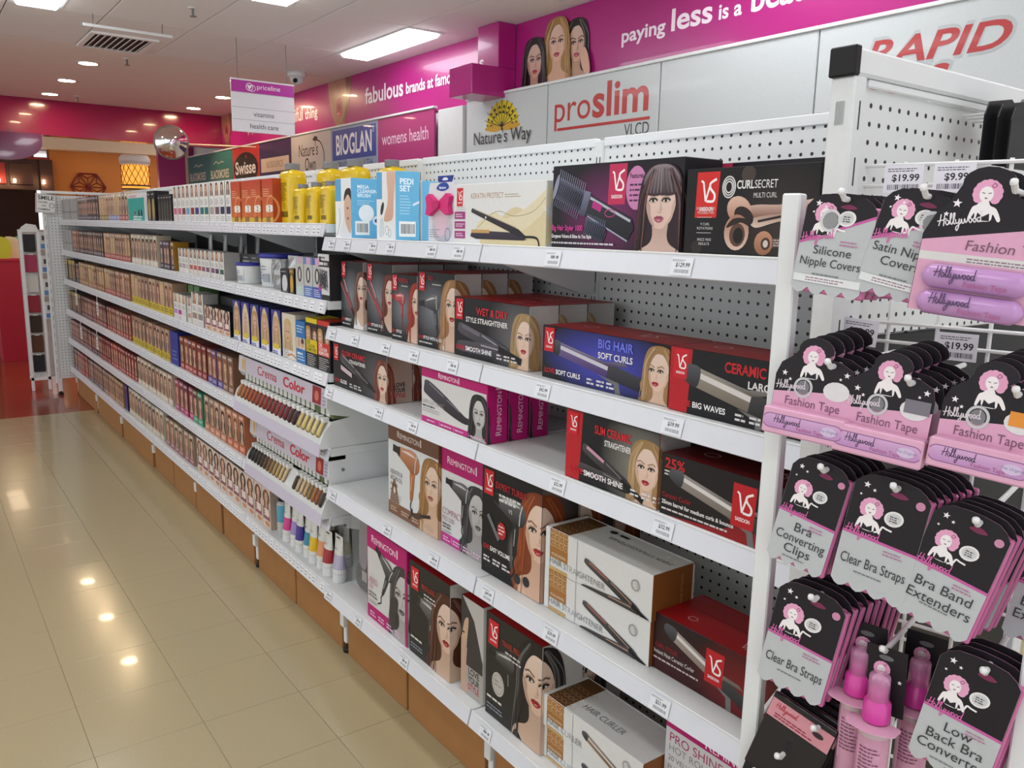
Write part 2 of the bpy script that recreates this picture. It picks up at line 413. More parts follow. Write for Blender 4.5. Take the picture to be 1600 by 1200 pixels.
def mini_face(A, cx, cy, s, hair, skin='#d8ae92'):
    T = lambda P: [(cx + x * s, cy + y * s) for x, y in P]
    A.sp(T([(0,1.5),(-.9,1.2),(-1.15,0),(-1.3,-1.6),(-1.2,-2.7),(1.2,-2.7),(1.3,-1.6),(1.15,0),(.9,1.2)]), dark(hair, .6), hair, 3)
    A.poly(T([(-.35,-.7),(.35,-.7),(.5,-1.7),(.9,-2.7),(-.9,-2.7),(-.5,-1.7)]), dark(skin, .8))
    A.ell(cx, cy, .68 * s, 1.0 * s, skin, 12)
    A.sp(T([(0,1.15),(-.5,.9),(-.72,.2),(-1.0,.1),(-.8,1.2),(0,1.5),(.8,1.2),(1.0,.1),(.72,.2),(.5,.9)]), hair, None, 3)
    A.ell(cx - .28 * s, cy + .1 * s, .16 * s, .08 * s, '#33241c', 6).ell(cx + .28 * s, cy + .1 * s, .16 * s, .08 * s, '#33241c', 6)
    A.ell(cx, cy - .58 * s, .25 * s, .1 * s, '#b0434c', 6)
    A.line(T([(-.95,.8),(-1.1,-2.4)]), .14 * s, mixc(hair, '#ffffff', .25)).line(T([(.95,.8),(1.05,-2.4)]), .14 * s, mixc(hair, '#ffffff', .2))
    return A
def TR(cx, cy, s, a=0.0, fx=1):
    ca, sa = cos(a), sin(a)
    return lambda P: [(cx + (x * fx * ca - y * sa) * s, cy + (x * fx * sa + y * ca) * s) for x, y in P]
def dryer(A, cx, cy, s, a=0.0, c='#2b2b30', noz='#151517', ring='#c9ccd0', fx=1):
    T = TR(cx, cy, s, a, fx)
    A.line(T(cr([(.38,-1.45),(.33,-1.75),(.45,-2.0),(.25,-2.3)], 5, False)), .07 * s, noz)
    A.poly(T([(.12,-.25),(.52,-.3),(.5,-.9),(.47,-1.4),(.4,-1.55),(.27,-1.5),(.2,-.9)]), dark(c, .7), c)
    A.sp(T([(-1.0,.02),(-.98,.3),(-.35,.42),(.2,.52),(.62,.42),(.82,.1),(.7,-.25),(.3,-.38),(-.3,-.2)]), dark(c, .6), mixc(c, '#ffffff', .12))
    A.poly(T([(-1.3,.0),(-1.3,.3),(-.95,.3),(-.72,.36),(-.7,-.06),(-.95,.02)]), noz)
    A.sp(T([(-.6,.25),(0,.38),(.5,.32),(.1,.27)]), mixc(c, '#ffffff', .5), None, 4)
    A.line(T([(.58,.42),(.5,.1),(.5,-.3)]), .05 * s, ring).line(T([(.3,-.5),(.3,-1.1)]), .05 * s, mixc(c, '#ffffff', .3))
    return A
def straightener(A, x0, y0, x1, y1, w, c='#232327', plate='#c08a94', gap=.42, edge='#8b8f97'):
    """open hair straightener, tip at (x0,y0), hinge at (x1,y1)"""
    L = math.hypot(x1 - x0, y1 - y0); a = math.atan2(y1 - y0, x1 - x0)
    for k, ang in ((0, a), (1, a + gap * .5)):
        T = lambda P: [(x1 + (-x) * cos(ang) - y * sin(ang), y1 + (-x) * sin(ang) + y * cos(ang)) for x, y in P]
        A.poly(T(cr([(0,-w*.4),(L*.3,-w*.5),(L*.6,-w*.42),(L*.95,-w*.4),(L,0),(L*.95,w*.4),(L*.6,w*.45),(L*.3,w*.5),(0,w*.4)], 3)), dark(c, .6), mixc(c, '#ffffff', .06))
        A.poly(T([(L*.55,w*.1),(L*.92,w*.05),(L*.92,w*.35),(L*.55,w*.38)]) if k == 0 else T([(L*.5,-w*.42),(L*.93,-w*.36),(L*.93,-w*.15),(L*.5,-w*.2)]), plate if k == 0 else dark(plate, .5))
        A.line(T([(L*.05,w*.15),(L*.5,w*.3)]), w * .1, edge)
    A.line([(x1 - cos(a) * w, y1 - sin(a) * w), (x1 + cos(a) * w * 1.6, y1 + sin(a) * w * 1.6)], w * .5, '#121214')
    return A
def curler(A, x0, y0, x1, y1, w, c='#8d8681', handle='#1b1b1e', tip='#17171a'):
    a = math.atan2(y1 - y0, x1 - x0); L = math.hypot(x1 - x0, y1 - y0)
    T = lambda P: [(x0 + x * cos(a) - y * sin(a), y0 + x * sin(a) + y * cos(a)) for x, y in P]
    A.poly(T([(L*.55,-w*.55),(L*.75,-w*.75),(L*.8,-w*1.6),(L*.86,-w*1.55),(L*.8,-w*.5)]), '#6f6d6c')
    A.poly(T(cr([(L*.6,-w*.4),(L*.6,w*.45),(L*.8,w*.5),(L*1.15,w*.35),(L*1.15,-w*.35),(L*.8,-w*.5)], 3)), handle, mixc(handle, '#ffffff', .05))
    A.poly(T([(w*.3,-w*.5),(L*.66,-w*.5),(L*.66,w*.5),(w*.3,w*.5)]), dark(c, .6), mixc(c, '#ffffff', .1))
    A.poly(T([(w*.3,0),(L*.66,0),(L*.66,w*.28),(w*.3,w*.28)]), mixc(c, '#ffffff', .55))
    A.sp(T([(w*.5,-w*.52),(-w*.5,-w*.3),(-w*.7,w*.05),(-w*.5,w*.4),(w*.5,w*.52)]), tip, '#55565c', 4)
    A.poly(T([(w*.9,w*.42),(L*.62,w*.52),(L*.82,w*.95),(L*.88,w*.8),(L*.66,w*.3)]), dark(c, .45), '#9a9a9c')
    return A
def vs_flag(A, u, v, s, c='#c9222f', word=True):
    """red flag with the two linked letters; top left corner at (u, v), s = width"""
    A.poly([(u, v), (u + s * .93, v), (u + s * .86, v - s * 1.45), (u - s * .04, v - s * 1.45)], c, c)
    w = '#f3eeee'
    A.line([(u + s*.18, v - s*.28), (u + s*.26, v - s*.33), (u + s*.38, v - s*.92), (u + s*.56, v - s*.36)], s * .07, w)
    A.line(cr([(u + s*.78, v - s*.24), (u + s*.56, v - s*.36), (u + s*.56, v - s*.52), (u + s*.74, v - s*.72), (u + s*.70, v - s*.92), (u + s*.44, v - s*.93)], 5, False), s * .08, w)
    if word: A.text('SASSOON', u + s * .43, v - s * 1.23, s * .12, w, 'c', fit=s * .58, bold=True)
    return A
def vs_top(A, w, d, c='#a5161f', mark=True):
    if mark:
        s = min(w * .22, d * .5); u, v = w * .62, d * .72; k = '#d6a6a2'
        A.line([(u, v), (u + s*.1, v), (u + s*.25, v - s*.7), (u + s*.5, v - s*.1)], s * .07, k)
        A.line(cr([(u + s*.85, v), (u + s*.5, v - s*.1), (u + s*.8, v - s*.5), (u + s*.4, v - s*.72)], 4, False), s * .07, k)
        A.ring(w * .22, d * .55, s * .28, s * .22, s * .05, k)
    return A
SCRIPT = [[(0,.05),(.12,.5),(.2,1.0)],[(.5,1.0),(.42,.5),(.38,.0)],[(-.1,.45),(.3,.5),(.62,.62)],[(.62,.1),(.52,.3),(.66,.48),(.8,.3),(.7,.06),(.62,.1)],[(.8,.1),(1.0,.7),(1.02,1.0),(.92,.9),(.92,.2),(1.05,.08)],
          [(1.05,.08),(1.25,.7),(1.27,1.0),(1.17,.9),(1.17,.2),(1.3,.08)],[(1.32,.48),(1.38,.12),(1.55,.2),(1.62,.48)],[(1.62,.48),(1.55,-.2),(1.4,-.5),(1.35,-.2),(1.72,.1)],[(1.72,.1),(1.78,.45),(1.84,.1),(1.98,.12),(2.02,.45),(2.14,.1),(2.3,.45)],
          [(2.42,.1),(2.34,.3),(2.46,.46),(2.58,.3),(2.5,.08),(2.42,.1)],[(2.74,.1),(2.66,.3),(2.78,.46),(2.9,.3),(2.82,.08),(2.74,.1)],[(3.2,.45),(3.02,.4),(3.0,.12),(3.16,.1),(3.24,.3)],[(3.3,1.0),(3.24,.3),(3.26,.08),(3.36,.12)]]
def hollywood(A, u, v, h, c, rot=0.0, wt=.09):
    for st in SCRIPT:
        P = cr(st, 3, False); A.line([(u + (x * cos(rot) - y * sin(rot)) * h, v + (x * sin(rot) + y * cos(rot)) * h) for x, y in P], h * wt, c)
    return A
def star(A, x, y, r, c): return A.poly([(x + (r if i % 2 == 0 else r * .42) * sin(pi * i / 5), y + (r if i % 2 == 0 else r * .42) * cos(pi * i / 5)) for i in range(10)], c)
def lady(A, cx, cy, s, hair='#e3a3c4', compact=True):
    """pin-up style line figure: pink curls, white shoulders, hand holding a white mirror"""
    T = lambda P: [(cx + x * s, cy + y * s) for x, y in P]
    W_ = '#eee9ea'
    A.sp(T([(-.5,-.75),(-.75,-.95),(-.9,-1.7),(-.75,-1.75),(-.55,-1.3),(-.4,-1.75),(.45,-1.75),(.55,-1.3),(.9,-1.75),(1.05,-1.6),(.7,-.95),(.3,-.75),(.15,-.5),(-.3,-.5)]), W_, None, 4)
    A.poly(T([(-.42,-1.75),(-.36,-1.25),(-.02,-1.5),(.34,-1.25),(.42,-1.75)]), '#232026')
    for i in range(11):
        t = pi * (-.2 + 1.4 * i / 10); A.ell(cx + (cos(t) * .62) * s, cy + (sin(t) * .62 + .02) * s, .3 * s, .3 * s, hair, 10)
    A.ell(cx, cy + .2 * s, .6 * s, .55 * s, hair, 14); A.ell(cx - .06 * s, cy - .05 * s, .42 * s, .52 * s, W_, 14, .15)
    A.sp(T([(-.3,.5),(.2,.42),(.5,.1),(.6,.5),(.1,.85)]), hair, None, 3)
    A.line(T(cr([(.15,.55),(.3,.4),(.45,.55),(.3,.68),(.22,.58)], 3, False)), .05 * s, '#7d3e63')
    A.line(T([(-.32,.05),(-.15,.0)]), .05 * s, '#55404c').line(T([(.05,.0),(.22,.06)]), .05 * s, '#55404c').ell(cx - .04 * s, cy - .3 * s, .1 * s, .05 * s, '#8e4a6a', 6)
    if compact:
        A.line(T(cr([(.6,-1.7),(.95,-1.5),(1.1,-1.1),(1.4,-1.15),(1.8,-1.2)], 4, False)), .14 * s, W_)
        A.ell(cx + 1.75 * s, cy - .2 * s, .72 * s, .62 * s, '#e3e2e2', 18, .3); A.ell(cx + 1.75 * s, cy - .2 * s, .55 * s, .47 * s, '#c9cacb', 18, .3)
        A.smudge(cx + 1.45 * s, cy - .1 * s, cx + 2.1 * s, .09 * s, 3, .18 * s, '#4a4a4c', 3)
    return A

# ------------------------------------------------------------ cartons
def carton(name, label, X, Y, Z, w, d, h, body, art=None, top=None, group=None, rz=0.0, cat='box', mname='print', lip=None, art2=None):
    """printed carton: origin at the front left bottom corner; art is the unfolded front + right side"""
    mb = MB().cbox(0, w, 0, d, 0, h, body, 0.0012)
    o = mb.build(name, M[mname], None, (0, 0, 0), (X, Y, Z)); o.rotation_euler = (0, 0, rz); tag(o, label, cat, group)
    if art:
        m = art.emit(MB(), lambda u, v, t: (u, -t, v), 0.0008, w - 0.0008, 0.0008, h - 0.0008)
        if m.f: m.build('front_print', M[mname], o)
        m = (art2 or art).emit(MB(), lambda u, v, t: (w + t, u - w, v), w + 0.0008, w + d - 0.0008, 0.0008, h - 0.0008)
        if m.f: m.build('side_print', M[mname], o)
    if top:
        m = top.emit(MB(), lambda u, v, t: (u, v, h + t), 0.0008, w - 0.0008, 0.0008, d - 0.0008)
        if m.f: m.build('top_print', M[mname], o)
    fl = MB().box(w * .02, w * .98, d - .004, d - .002, h, h + .0009, body[4] if isinstance(body, (list, tuple)) and len(body) == 6 else body)
    fl.build('lid_flap', M[mname], o)
    return o
def faces(front, side=None, top=None, back=None, left=None):
    return [front, side or front, back or front, left or side or front, top or front, front]

# ============================================================ the setting
def struct(o): o['kind'] = 'structure'; return o
def tile_floor_mat(name, col, joint, rough):
    m = mat(name, col, rough, 0, 0.05, 60, 0.02, coat=0.25)
    return m
M['vinyl'] = mat('cream_vinyl_tile', '#b3a684', 0.17, 0, 0.10, 220, 0.012, coat=0.15)
M['joint'] = mat('tile_joint', '#8d7f5e', 0.6)
M['mallfloor'] = mat('red_brown_mall_tile', '#93432c', 0.2, 0, 0.15, 1.5, coat=0.2)
M['plaster'] = mat('white_plaster', '#f0ebe6', 0.7, 0, 0.02, 6)
M['ceilpanel'] = mat('white_ceiling_panel', '#f1f0f0', 0.65, 0, 0.02, 8)
M['whitewall'] = mat('white_wall_paint', '#d7d9da', 0.5, 0, 0.02, 6)
M['orange'] = mat('orange_wall_paint', '#d98a38', 0.5, 0, 0.05, 2)
M['darkbrown'] = mat('dark_brown_timber', '#3c241b', 0.5, 0, 0.2, 6)
M['cream'] = mat('cream_paint', '#e0d2b8', 0.5)
M['tube_light'] = mat('fluorescent_diffuser', '#fbfcff', 0.3, var=0, emit=TROFFER)
M['warm_light'] = mat('warm_downlight_lens', '#ffdcae', 0.3, var=0, emit=DOWNLIGHT)
M['lantern'] = mat('amber_lantern_shade', '#ffab45', 0.4, var=0, emit=.9)

FX0, FX1 = -7.16, 2.0
fl = struct(MB().box(FX0, FX1, -3.5, 3.6, -0.06, -0.0025).build('floor', M['joint'], None, (0, 0, -0.06)))
tile_me = MB().cbox(0, .2987, 0, .2987, -.0025, 0, None, .0006).mesh('floor_tile', M['vinyl'])
nt = 0
for i in range(26):
    for j in range(11):
        x, y = -7.16 + .3 * i, -1.49 + .3 * j
        link('tile', tile_me, fl, (x + .0006, y + .0006, .06)); nt += 1
MB().box(FX0 + 7.8, FX1, -3.5, 3.6, -.0025, 0).build('tile_sheet', M['vinyl'], fl, (0, 0, -.06), (0, 0, 0))
fs = MB(); fs.box(FX0, FX0 + 7.8, -3.5, -1.49, -.0025, 0); fs.box(FX0, FX0 + 7.8, 1.81, 3.6, -.0025, 0)
fs.build('tile_sheet', M['vinyl'], fl, (0, 0, -.06), (0, 0, 0))
struct(MB().box(-24, FX0, -6, 9, -.06, -.001).build('floor_mall', M['mallfloor'], None, (-15, 0, -.06)))

CZ = 2.84
ce = struct(MB().box(-7.56, 2.6, -4, 3.6, CZ + .01, CZ + .08).build('ceiling', M['grey'], None, (0, 0, CZ)))
pan_me = MB().cbox(0, 1.127, 0, .562, 0, .012, None, .002).mesh('ceiling_panel', M['ceilpanel'])
for i in range(9):
    for j in range(13):
        link('ceiling_panel', pan_me, ce, (-7.556 + 1.135 * i + .004, -3.85 + .57 * j - .02 + .004, .0))
struct(MB().box(-12.7, -7.56, -4, 3.6, CZ, CZ + .08).build('ceiling_far', M['plaster'], None, (-10, 0, CZ)))
struct(MB().box(-12.7, 2.6, 3.5, 3.6, 0, CZ).build('wall_back', M['whitewall'], None, (-5, 3.5, 0)))

# crimson bulkhead over the shop entrance and the short return wall
struct(MB().box(-11.35, -11.15, -4, 3.5, 2.445, CZ).build('trim_1', M['maroon'], None, (-11.2, 0, 2.445)))
struct(MB().box(-12.6, -12.5, 3.02, 3.5, 0, 2.6).build('wall_far', M['magenta'], None, (-12.5, 3.2, 0)))
struct(MB().box(-12.5, -12.46, 3.38, 3.42, 0, 2.5).build('trim_2', M['cream'], None, (-12.48, 3.4, 0)))

# ------------------------------------------------------------ wall banners
def wall_art(art, x0, x1, z0, z1, yw, name, parent, o, step=2e-4, m='wallprint'):
    mb = art.emit(MB(), lambda u, v, t: (u, yw - t, v), x0, x1, z0, z1, step, 6e-4)
    ob = bpy.data.objects.new(name, mb.mesh(name, M[m], o)); COL.objects.link(ob); ob.parent = parent
    return ob
def slogan(A, x, z, k):
    c = '#f6e9f2'
    A.text('paying', x, z, .072 * k, c, fit=.346 * k, bold=True); A.text('less', x + .383 * k, z, .108 * k, c, fit=.297 * k, bold=True)
    A.text('is a', x + .714 * k, z, .072 * k, c, fit=.15 * k, bold=True); A.text('beautiful', x + .914 * k, z, .115 * k, c, fit=.60 * k, bold=True)
    A.text('thing', x + 1.56 * k, z, .085 * k, c, fit=.28 * k, bold=True)
    return A
def lips_face(A, cx, s, z0, z1):
    """lower half of a face, mouth pursed, cropped by the banner"""
    A.sp([(cx-.24*s,z1+.2),(cx-.25*s,z1-.05),(cx-.2*s,z1-.25*s),(cx-.1*s,z1-.4*s),(cx,z1-.46*s),(cx+.1*s,z1-.4*s),(cx+.2*s,z1-.25*s),(cx+.25*s,z1-.05),(cx+.24*s,z1+.2)], '#a06c5c', '#bd8f7e')
    A.sp([(cx+.12*s,z1+.1),(cx+.16*s,z1-.2*s),(cx+.05*s,z1-.42*s),(cx+.2*s,z1-.25*s),(cx+.25*s,z1)], '#7d5144', None, 4)
    A.poly([(cx-.24*s,z0),(cx-.12*s,z1-.42*s),(cx+.12*s,z1-.42*s),(cx+.2*s,z0)], '#80503f')
    A.sp([(cx-.03*s,z1-.02),(cx+.06*s,z1-.12*s),(cx,z1-.14*s),(cx-.05*s,z1-.12*s)], '#a87766', None, 4)
    A.ell(cx, z1 - .25 * s, .075 * s, .085 * s, '#b02750', 16); A.ell(cx, z1 - .25 * s, .035 * s, .04 * s, '#6d1230', 12); A.ell(cx - .02 * s, z1 - .31 * s, .03 * s, .012 * s, '#dd7c98', 8)
    return A
bl = tag(MB().box(-11.14, -5.05, 3.485, 3.5, 2.385, CZ - .002).build('wall_banner', M['magenta'], None, (-8, 3.49, 2.385)),
         'long magenta wall banner with white slogan and pursed lips above the coloured brand signs', 'banner')
A = Art(); slogan(A, -10.15, 2.555, 1.12)
lips_face(A, -7.57, 1.0, 2.39, 2.84); lips_face(A, -10.93, .8, 2.39, 2.84)
A.text('fabulous', -7.02, 2.56, .13, '#f6e9f2', fit=.70, bold=True).text('brands at famou', -6.28, 2.565, .085, '#f6e9f2', fit=.76, bold=True)
wall_art(A, -11.13, -5.06, 2.39, 2.836, 3.485, 'banner_print', bl, (-8, 3.49, 2.385))
br = tag(MB().box(-4.76, 2.0, 3.485, 3.5, 2.385, CZ - .002).build('wall_banner', M['magenta'], None, (-2, 3.49, 2.385)),
         'magenta wall banner with three laughing women above the white brand signs', 'banner')
A = Art(); slogan(A, -3.733, 2.558, 1.0)
portrait(A, -4.13, 2.615, .088, '#2a1d1c', '#d3a68e', '#c2576a', 'long', .06, top='#d3a68e')
portrait(A, -4.31, 2.645, .092, '#b98b52', '#dcae95', '#b8404f', 'long', 0, top='#dcae95')
portrait(A, -4.53, 2.565, .088, '#20151a', '#cd9d88', '#b02a45', 'long', .1, top='#1d1a20')
A.sp([(-4.02,2.43),(-4.06,2.52),(-4.03,2.58),(-3.99,2.53),(-3.97,2.43)], '#d9ab94')
wall_art(A, -4.755, 1.99, 2.39, 2.836, 3.485, 'banner_print', br, (-2, 3.49, 2.385))
# pillar breaking the banner
pl = empty('boxed_pillar', (-5.2, 3.4, 0), 0, 'magenta boxed pillar head on white column between the sign groups', 'pillar')
o3 = (-5.2, 3.4, 0)
def part(mb, name, m, parent, o): 
    ob = bpy.data.objects.new(name, mb.mesh(name, m, o)); COL.objects.link(ob); ob.parent = parent; return ob
part(MB().cbox(-5.01, -4.762, 3.34, 3.484, 2.551, 2.838, None, .003), 'upper_block', M['magenta'], pl, o3)
part(MB().cbox(-5.04, -4.762, 3.13, 3.484, 2.36, 2.55, None, .003), 'lower_block', M['magenta'], pl, o3)
part(MB().cbox(-5.6, -5.26, 3.38, 3.484, 0, 2.36, None, .003), 'column', M['whitewall'], pl, o3)
A = Art(); A.text('s', -4.99, 2.565, .085, '#f6e9f2', fit=.06, bold=True)
part(A.emit(MB(), lambda u, v, t: (u, 3.34 - t, v), -5.01, -4.76, 2.55, 2.84, 2e-4, 6e-4), 'letter', M['wallprint'], pl, o3)

# ------------------------------------------------------------ brand signs along the wall
def sign(x0, x1, bg, label, art, zt=2.385, zb=1.72):
    o = (x0, 3.42, zb)
    s_ = tag(MB().cbox(x0 + .004, x1 - .004, 3.40, 3.42, zb, zt, bg, .003).build('fascia_sign', M['wallprint'], None, o), label, 'sign')
    MB().cbox(x0, x1, 3.39, 3.43, zt, zt + .018, None, .003).build('top_rail', M['white_metal'], s_, o, (0, 0, 0))
    if art:
        mb = art.emit(MB(), lambda u, v, t: (u, 3.40 - t, v), x0 + .008, x1 - .008, zb, zt, 2e-4, 6e-4)
        ob = bpy.data.objects.new('sign_print', mb.mesh('sign_print', M['wallprint'], o)); COL.objects.link(ob); ob.parent = s_
    return s_
for k, (x0, x1, t) in enumerate(((-12.44, -11.55, 'farthest of the two teal signs with cream lettering on the wall'), (-11.55, -10.5, 'nearer of the two teal signs with cream lettering, beside the red sign'))):
    A = Art(); A.text('BLACKMORES', (x0 + x1) / 2, 2.06, .1, '#d9d3bf', 'c', fit=.75, bold=True)
    A.line(cr([(x0 + .3, 2.24), (x0 + .4, 2.27), (x0 + .5, 2.24), (x0 + .6, 2.26), (x0 + .7, 2.25)], 4, False), .012, '#d9d3bf')
    sign(x0, x1, '#2a7a74', t, A)
A = Art(); A.ell(-10.03, 2.13, .43, .19, '#1d1518', 28); A.text('Swisse', -10.04, 2.075, .14, '#f1ece8', 'c', fit=.72, bold=True).ell(-10.0, 2.27, .02, .02, '#c2352b', 8)
sign(-10.5, -9.555, '#b93330', 'red sign with black oval and white lettering', A)
A = Art(); A.rect(-9.5, 2.06, -8.66, 2.21, '#cbb6a6'); A.text('BIOSOURCE', -9.08, 2.105, .065, '#8a7263', 'c', fit=.5)
sign(-9.555, -8.597, '#332a55', 'dark purple sign with a beige name strip', A)
A = Art(); A.text("Nature's", -8.15, 2.17, .12, '#2a2628', 'c', fit=.5, shear=.1).text('Own', -8.1, 2.03, .12, '#2a2628', 'c', fit=.28, shear=.1)
A.line(cr([(-8.02,2.32),(-7.85,2.29),(-7.76,2.18),(-7.78,2.05),(-7.9,1.97)], 5, False), .014, '#2a2628').sp([(-8.02,2.32),(-7.97,2.35),(-7.9,2.33),(-7.96,2.3)], '#2a2628')
sign(-8.597, -7.59, '#b9b4b2', 'grey sign with black leaf emblem and lettering', A)
A = Art(); A.rect(-7.56, 2.09, -6.66, 2.36, '#2b4a9d').text('BIOGLAN', -7.11, 2.14, .17, '#f0f2f4', 'c', fit=.75, bold=True).text('SERIOUS HEALTH', -7.11, 2.015, .055, '#2c3c60', 'c', fit=.78, track=.1).ring(-6.71, 2.31, .015, .015, .005, '#dde')
sign(-7.59, -6.633, '#8ea0b8', 'blue and grey sign with large white capitals', A)
A = Art(); A.text('womens health', -6.16, 2.165, .1, '#efd3e3', 'c', fit=.78)
sign(-6.633, -5.69, '#a92f73', 'plain magenta sign with pale lettering beside the white column', A)
A = Art(); cx = -4.79
A.poly([(cx + .19 * cos(pi * i / 16), 2.17 + .175 * sin(pi * i / 16)) for i in range(17)], '#d8c320'); A.sp([(cx-.21,2.17),(cx-.1,2.2),(cx,2.175),(cx+.1,2.2),(cx+.21,2.17),(cx+.1,2.145),(cx,2.15),(cx-.1,2.145)], '#c79a2c')
A.line([(cx,2.155),(cx,2.2)], .02, '#2b2a28', .012)
for i in range(9):
    t = pi * (.08 + .84 * i / 8); A.line(cr([(cx,2.175),(cx+.07*cos(t),2.18+.05*sin(t)),(cx+.16*cos(t),2.18+.14*sin(t)),(cx+.2*cos(t),2.19+.16*sin(t))], 3, False), .0045, '#2b2a28')
    for q in (.12, .165): A.ell(cx + q * cos(t + .15), 2.18 + q * .75 * sin(t + .15), .012, .006, '#2b2a28', 6, t + .6).ell(cx + q * cos(t - .15), 2.18 + q * .75 * sin(t - .15), .012, .006, '#2b2a28', 6, t - .6)
A.text("Nature's Way", cx, 2.07, .085, '#242526', 'c', fit=.68)
sign(-5.24, -4.297, '#c4cacb', 'white sign with yellow tree emblem and black lettering', A)
A = Art(); A.text('pro', -4.235, 2.15, .16, '#b8322f', fit=.36).text('slim', -3.87, 2.15, .185, '#b8322f', fit=.48, bold=True)
A.rect(-4.19, 2.095, -3.385, 2.112, '#b8322f').text('VLCD', -3.385, 2.02, .065, '#333537', 'r', fit=.2)
sign(-4.297, -3.322, '#c4cacb', 'white sign with large red two-weight lettering and underline', A)
sign(-3.322, -2.357, '#c4cacb', 'blank white sign panel between the red-lettered signs', None)
A = Art(); 
for t, z, x, w in (('RAPID', 2.19, -2.13, .58), ('LOSS', 2.06, -2.2, .42)):
    A.text(t, x - .012, z - .012, .125, '#b2b8ba', fit=w + .024, bold=True, shear=.25); A.text(t, x, z, .1, '#b23b3e', fit=w, bold=True, shear=.25)
sign(-2.357, -1.3, '#c4cacb', 'white sign with slanted red capitals behind the end panel', A)
sign(-1.3, -.3, '#c4cacb', 'white sign panel at the near end of the wall', None)

# ------------------------------------------------------------ ceiling fittings
M['mall_fill'] = mat('warm_mall_fill', '#ffe2bd', 0.3, var=0, emit=7.0)
mdif_me = MB().cbox(-.56, .56, -.12, .12, -.012, 0, None, .01).mesh('diffuser', M['mall_fill'])
dif_me = MB().cbox(-.56, .56, -.12, .12, -.03, 0, None, .012).mesh('diffuser', M['tube_light'])
fr = MB()
for a in ((-.585, .585, -.145, -.12), (-.585, .585, .12, .145), (-.585, -.56, -.12, .12), (.56, .585, -.12, .12)): fr.box(a[0], a[1], a[2], a[3], -.008, 0)
frm_me = fr.mesh('frame', M['white_metal'])
TR_L = [(-5.895, 3.11, 'bright ceiling light panel beside the magenta banner'), (-5.78, .845, 'ceiling light panel at the upper left corner near the air vent'), (-4.69, 1.96, 'ceiling light panel cut by the top edge above the hanging sign'),
        (-3.5, .845, ''), (-2.4, 3.05, ''), (-2.4, -.3, ''), (-1.2, .845, ''), (-1.2, 1.96, ''), (-.1, -.3, ''), (-.1, 3.05, ''), (1.1, .845, ''), (-4.69, -1.4, ''), (-2.4, -2.5, '')]
for x, y, lb in TR_L:
    t = empty('ceiling_light', (x, y, CZ), 0, lb or 'fluorescent ceiling light panel above the aisle near the camera', 'light', 'fluorescent ceiling lights')
    link('diffuser', dif_me, t); link('frame', frm_me, t)
dl = MB(); dl.cyl((0, 0, -.004), (0, 0, -.001), .075, n=24)
lens_me = dl.mesh('lens', M['warm_light'])
rg = MB(); rg.smooth = False
rg.lathe([(.076, -.001), (.076, -.006), (.1, -.004), (.1, 0)], 24); ring_me = rg.mesh('ring', M['white_metal'])
for x, y, lb in ((-8.36, 1.48, 'largest round warm downlight, nearest in the left row'), (-9.5, 1.48, 'round warm downlight in the middle of the left row'), (-10.63, 1.48, 'round warm downlight farthest along the left row'),
                 (-8.36, 3.0, 'round warm downlight hidden partly by the hanging sign'), (-9.5, 3.0, 'round warm downlight just left of the hanging sign'), (-10.63, 3.0, 'round warm downlight above the round mirror')):
    t = empty('downlight', (x, y, CZ), 0, lb, 'light', 'warm downlights over the entrance'); link('lens', lens_me, t); link('ring', ring_me, t)
def sprinkler(x, y, lb):
    t = empty('sprinkler', (x, y, CZ), 0, lb, 'sprinkler', 'ceiling sprinklers')
    MB().cyl((0,0,0),(0,0,-.006),.03,n=14).build('plate', M['white_metal'], t); MB().cyl((0,0,-.006),(0,0,-.05),.008,n=8).build('stem', M['grey'], t); MB().cyl((0,0,-.05),(0,0,-.054),.022,n=10).build('deflector', M['grey'], t)
sprinkler(-5.79, 1.66, 'small ceiling sprinkler at the top edge right of the rail'); sprinkler(-7.9, 1.7, 'small ceiling sprinkler right of the nearest downlight'); sprinkler(-10.6, 1.74, 'small ceiling sprinkler just above the crimson bulkhead')
v = empty('air_vent', (-7.26, 1.5, CZ), 0, 'square slatted air vent in the ceiling behind the hanging rail', 'vent')
b = MB()
for a in ((-.31, .31, -.235, -.2), (-.31, .31, .2, .235), (-.31, -.275, -.2, .2), (.275, .31, -.2, .2)): b.box(a[0], a[1], a[2], a[3], -.014, 0)
b.build('frame', M['ceilpanel'], v); MB().box(-.275, .275, -.2, .2, -.003, 0).build('backing', M['black'], v)
sl = MB().box(-.275, .275, -.011, .011, -.012, -.009).mesh('slat', M['ceilpanel'])
for i in range(9): link('slat', sl, v, (0, -.175 + .044 * i, 0), (.5, 0, 0))
r_ = empty('hanging_rail', (-6.4, 1.4, CZ), 0, 'white sign rail hung by two wires under the ceiling', 'rail')
MB().cbox(-.012, .012, -.285, .285, -.085, -.065, None, .003).build('bar', M['white_metal'], r_)
for y in (-.22, .22): MB().tube([(0, y, -.065), (0, y, -.03), (.01, y, -.02), (0, y, 0)], .003, 6).build('wire', M['grey'], r_)
MB().cyl((0, -.29, -.09), (0, -.29, -.06), .006, n=8).build('end_hook', M['grey'], r_)
cm = empty('dome_camera', (-7.5, 3.04, CZ), 0, 'small white dome security camera on the ceiling', 'camera')
q = MB(); q.smooth = True; q.lathe([(.08, 0), (.085, -.03), (.075, -.045)][::-1], 20); q.build('base', M['white_metal'], cm)
q = MB(); q.smooth = True; q.lathe([(.004, -.11), (.03, -.105), (.055, -.085), (.066, -.045)], 18); q.build('dome', M['white_metal'], cm)
MB().cyl((.045, -.03, -.075), (.068, -.045, -.085), .02, n=10).build('lens', M['black'], cm)
hs = empty('hanging_sign', (-6.46, 2.345, 2.17), 0, 'white hanging aisle sign with a magenta header strip', 'sign')
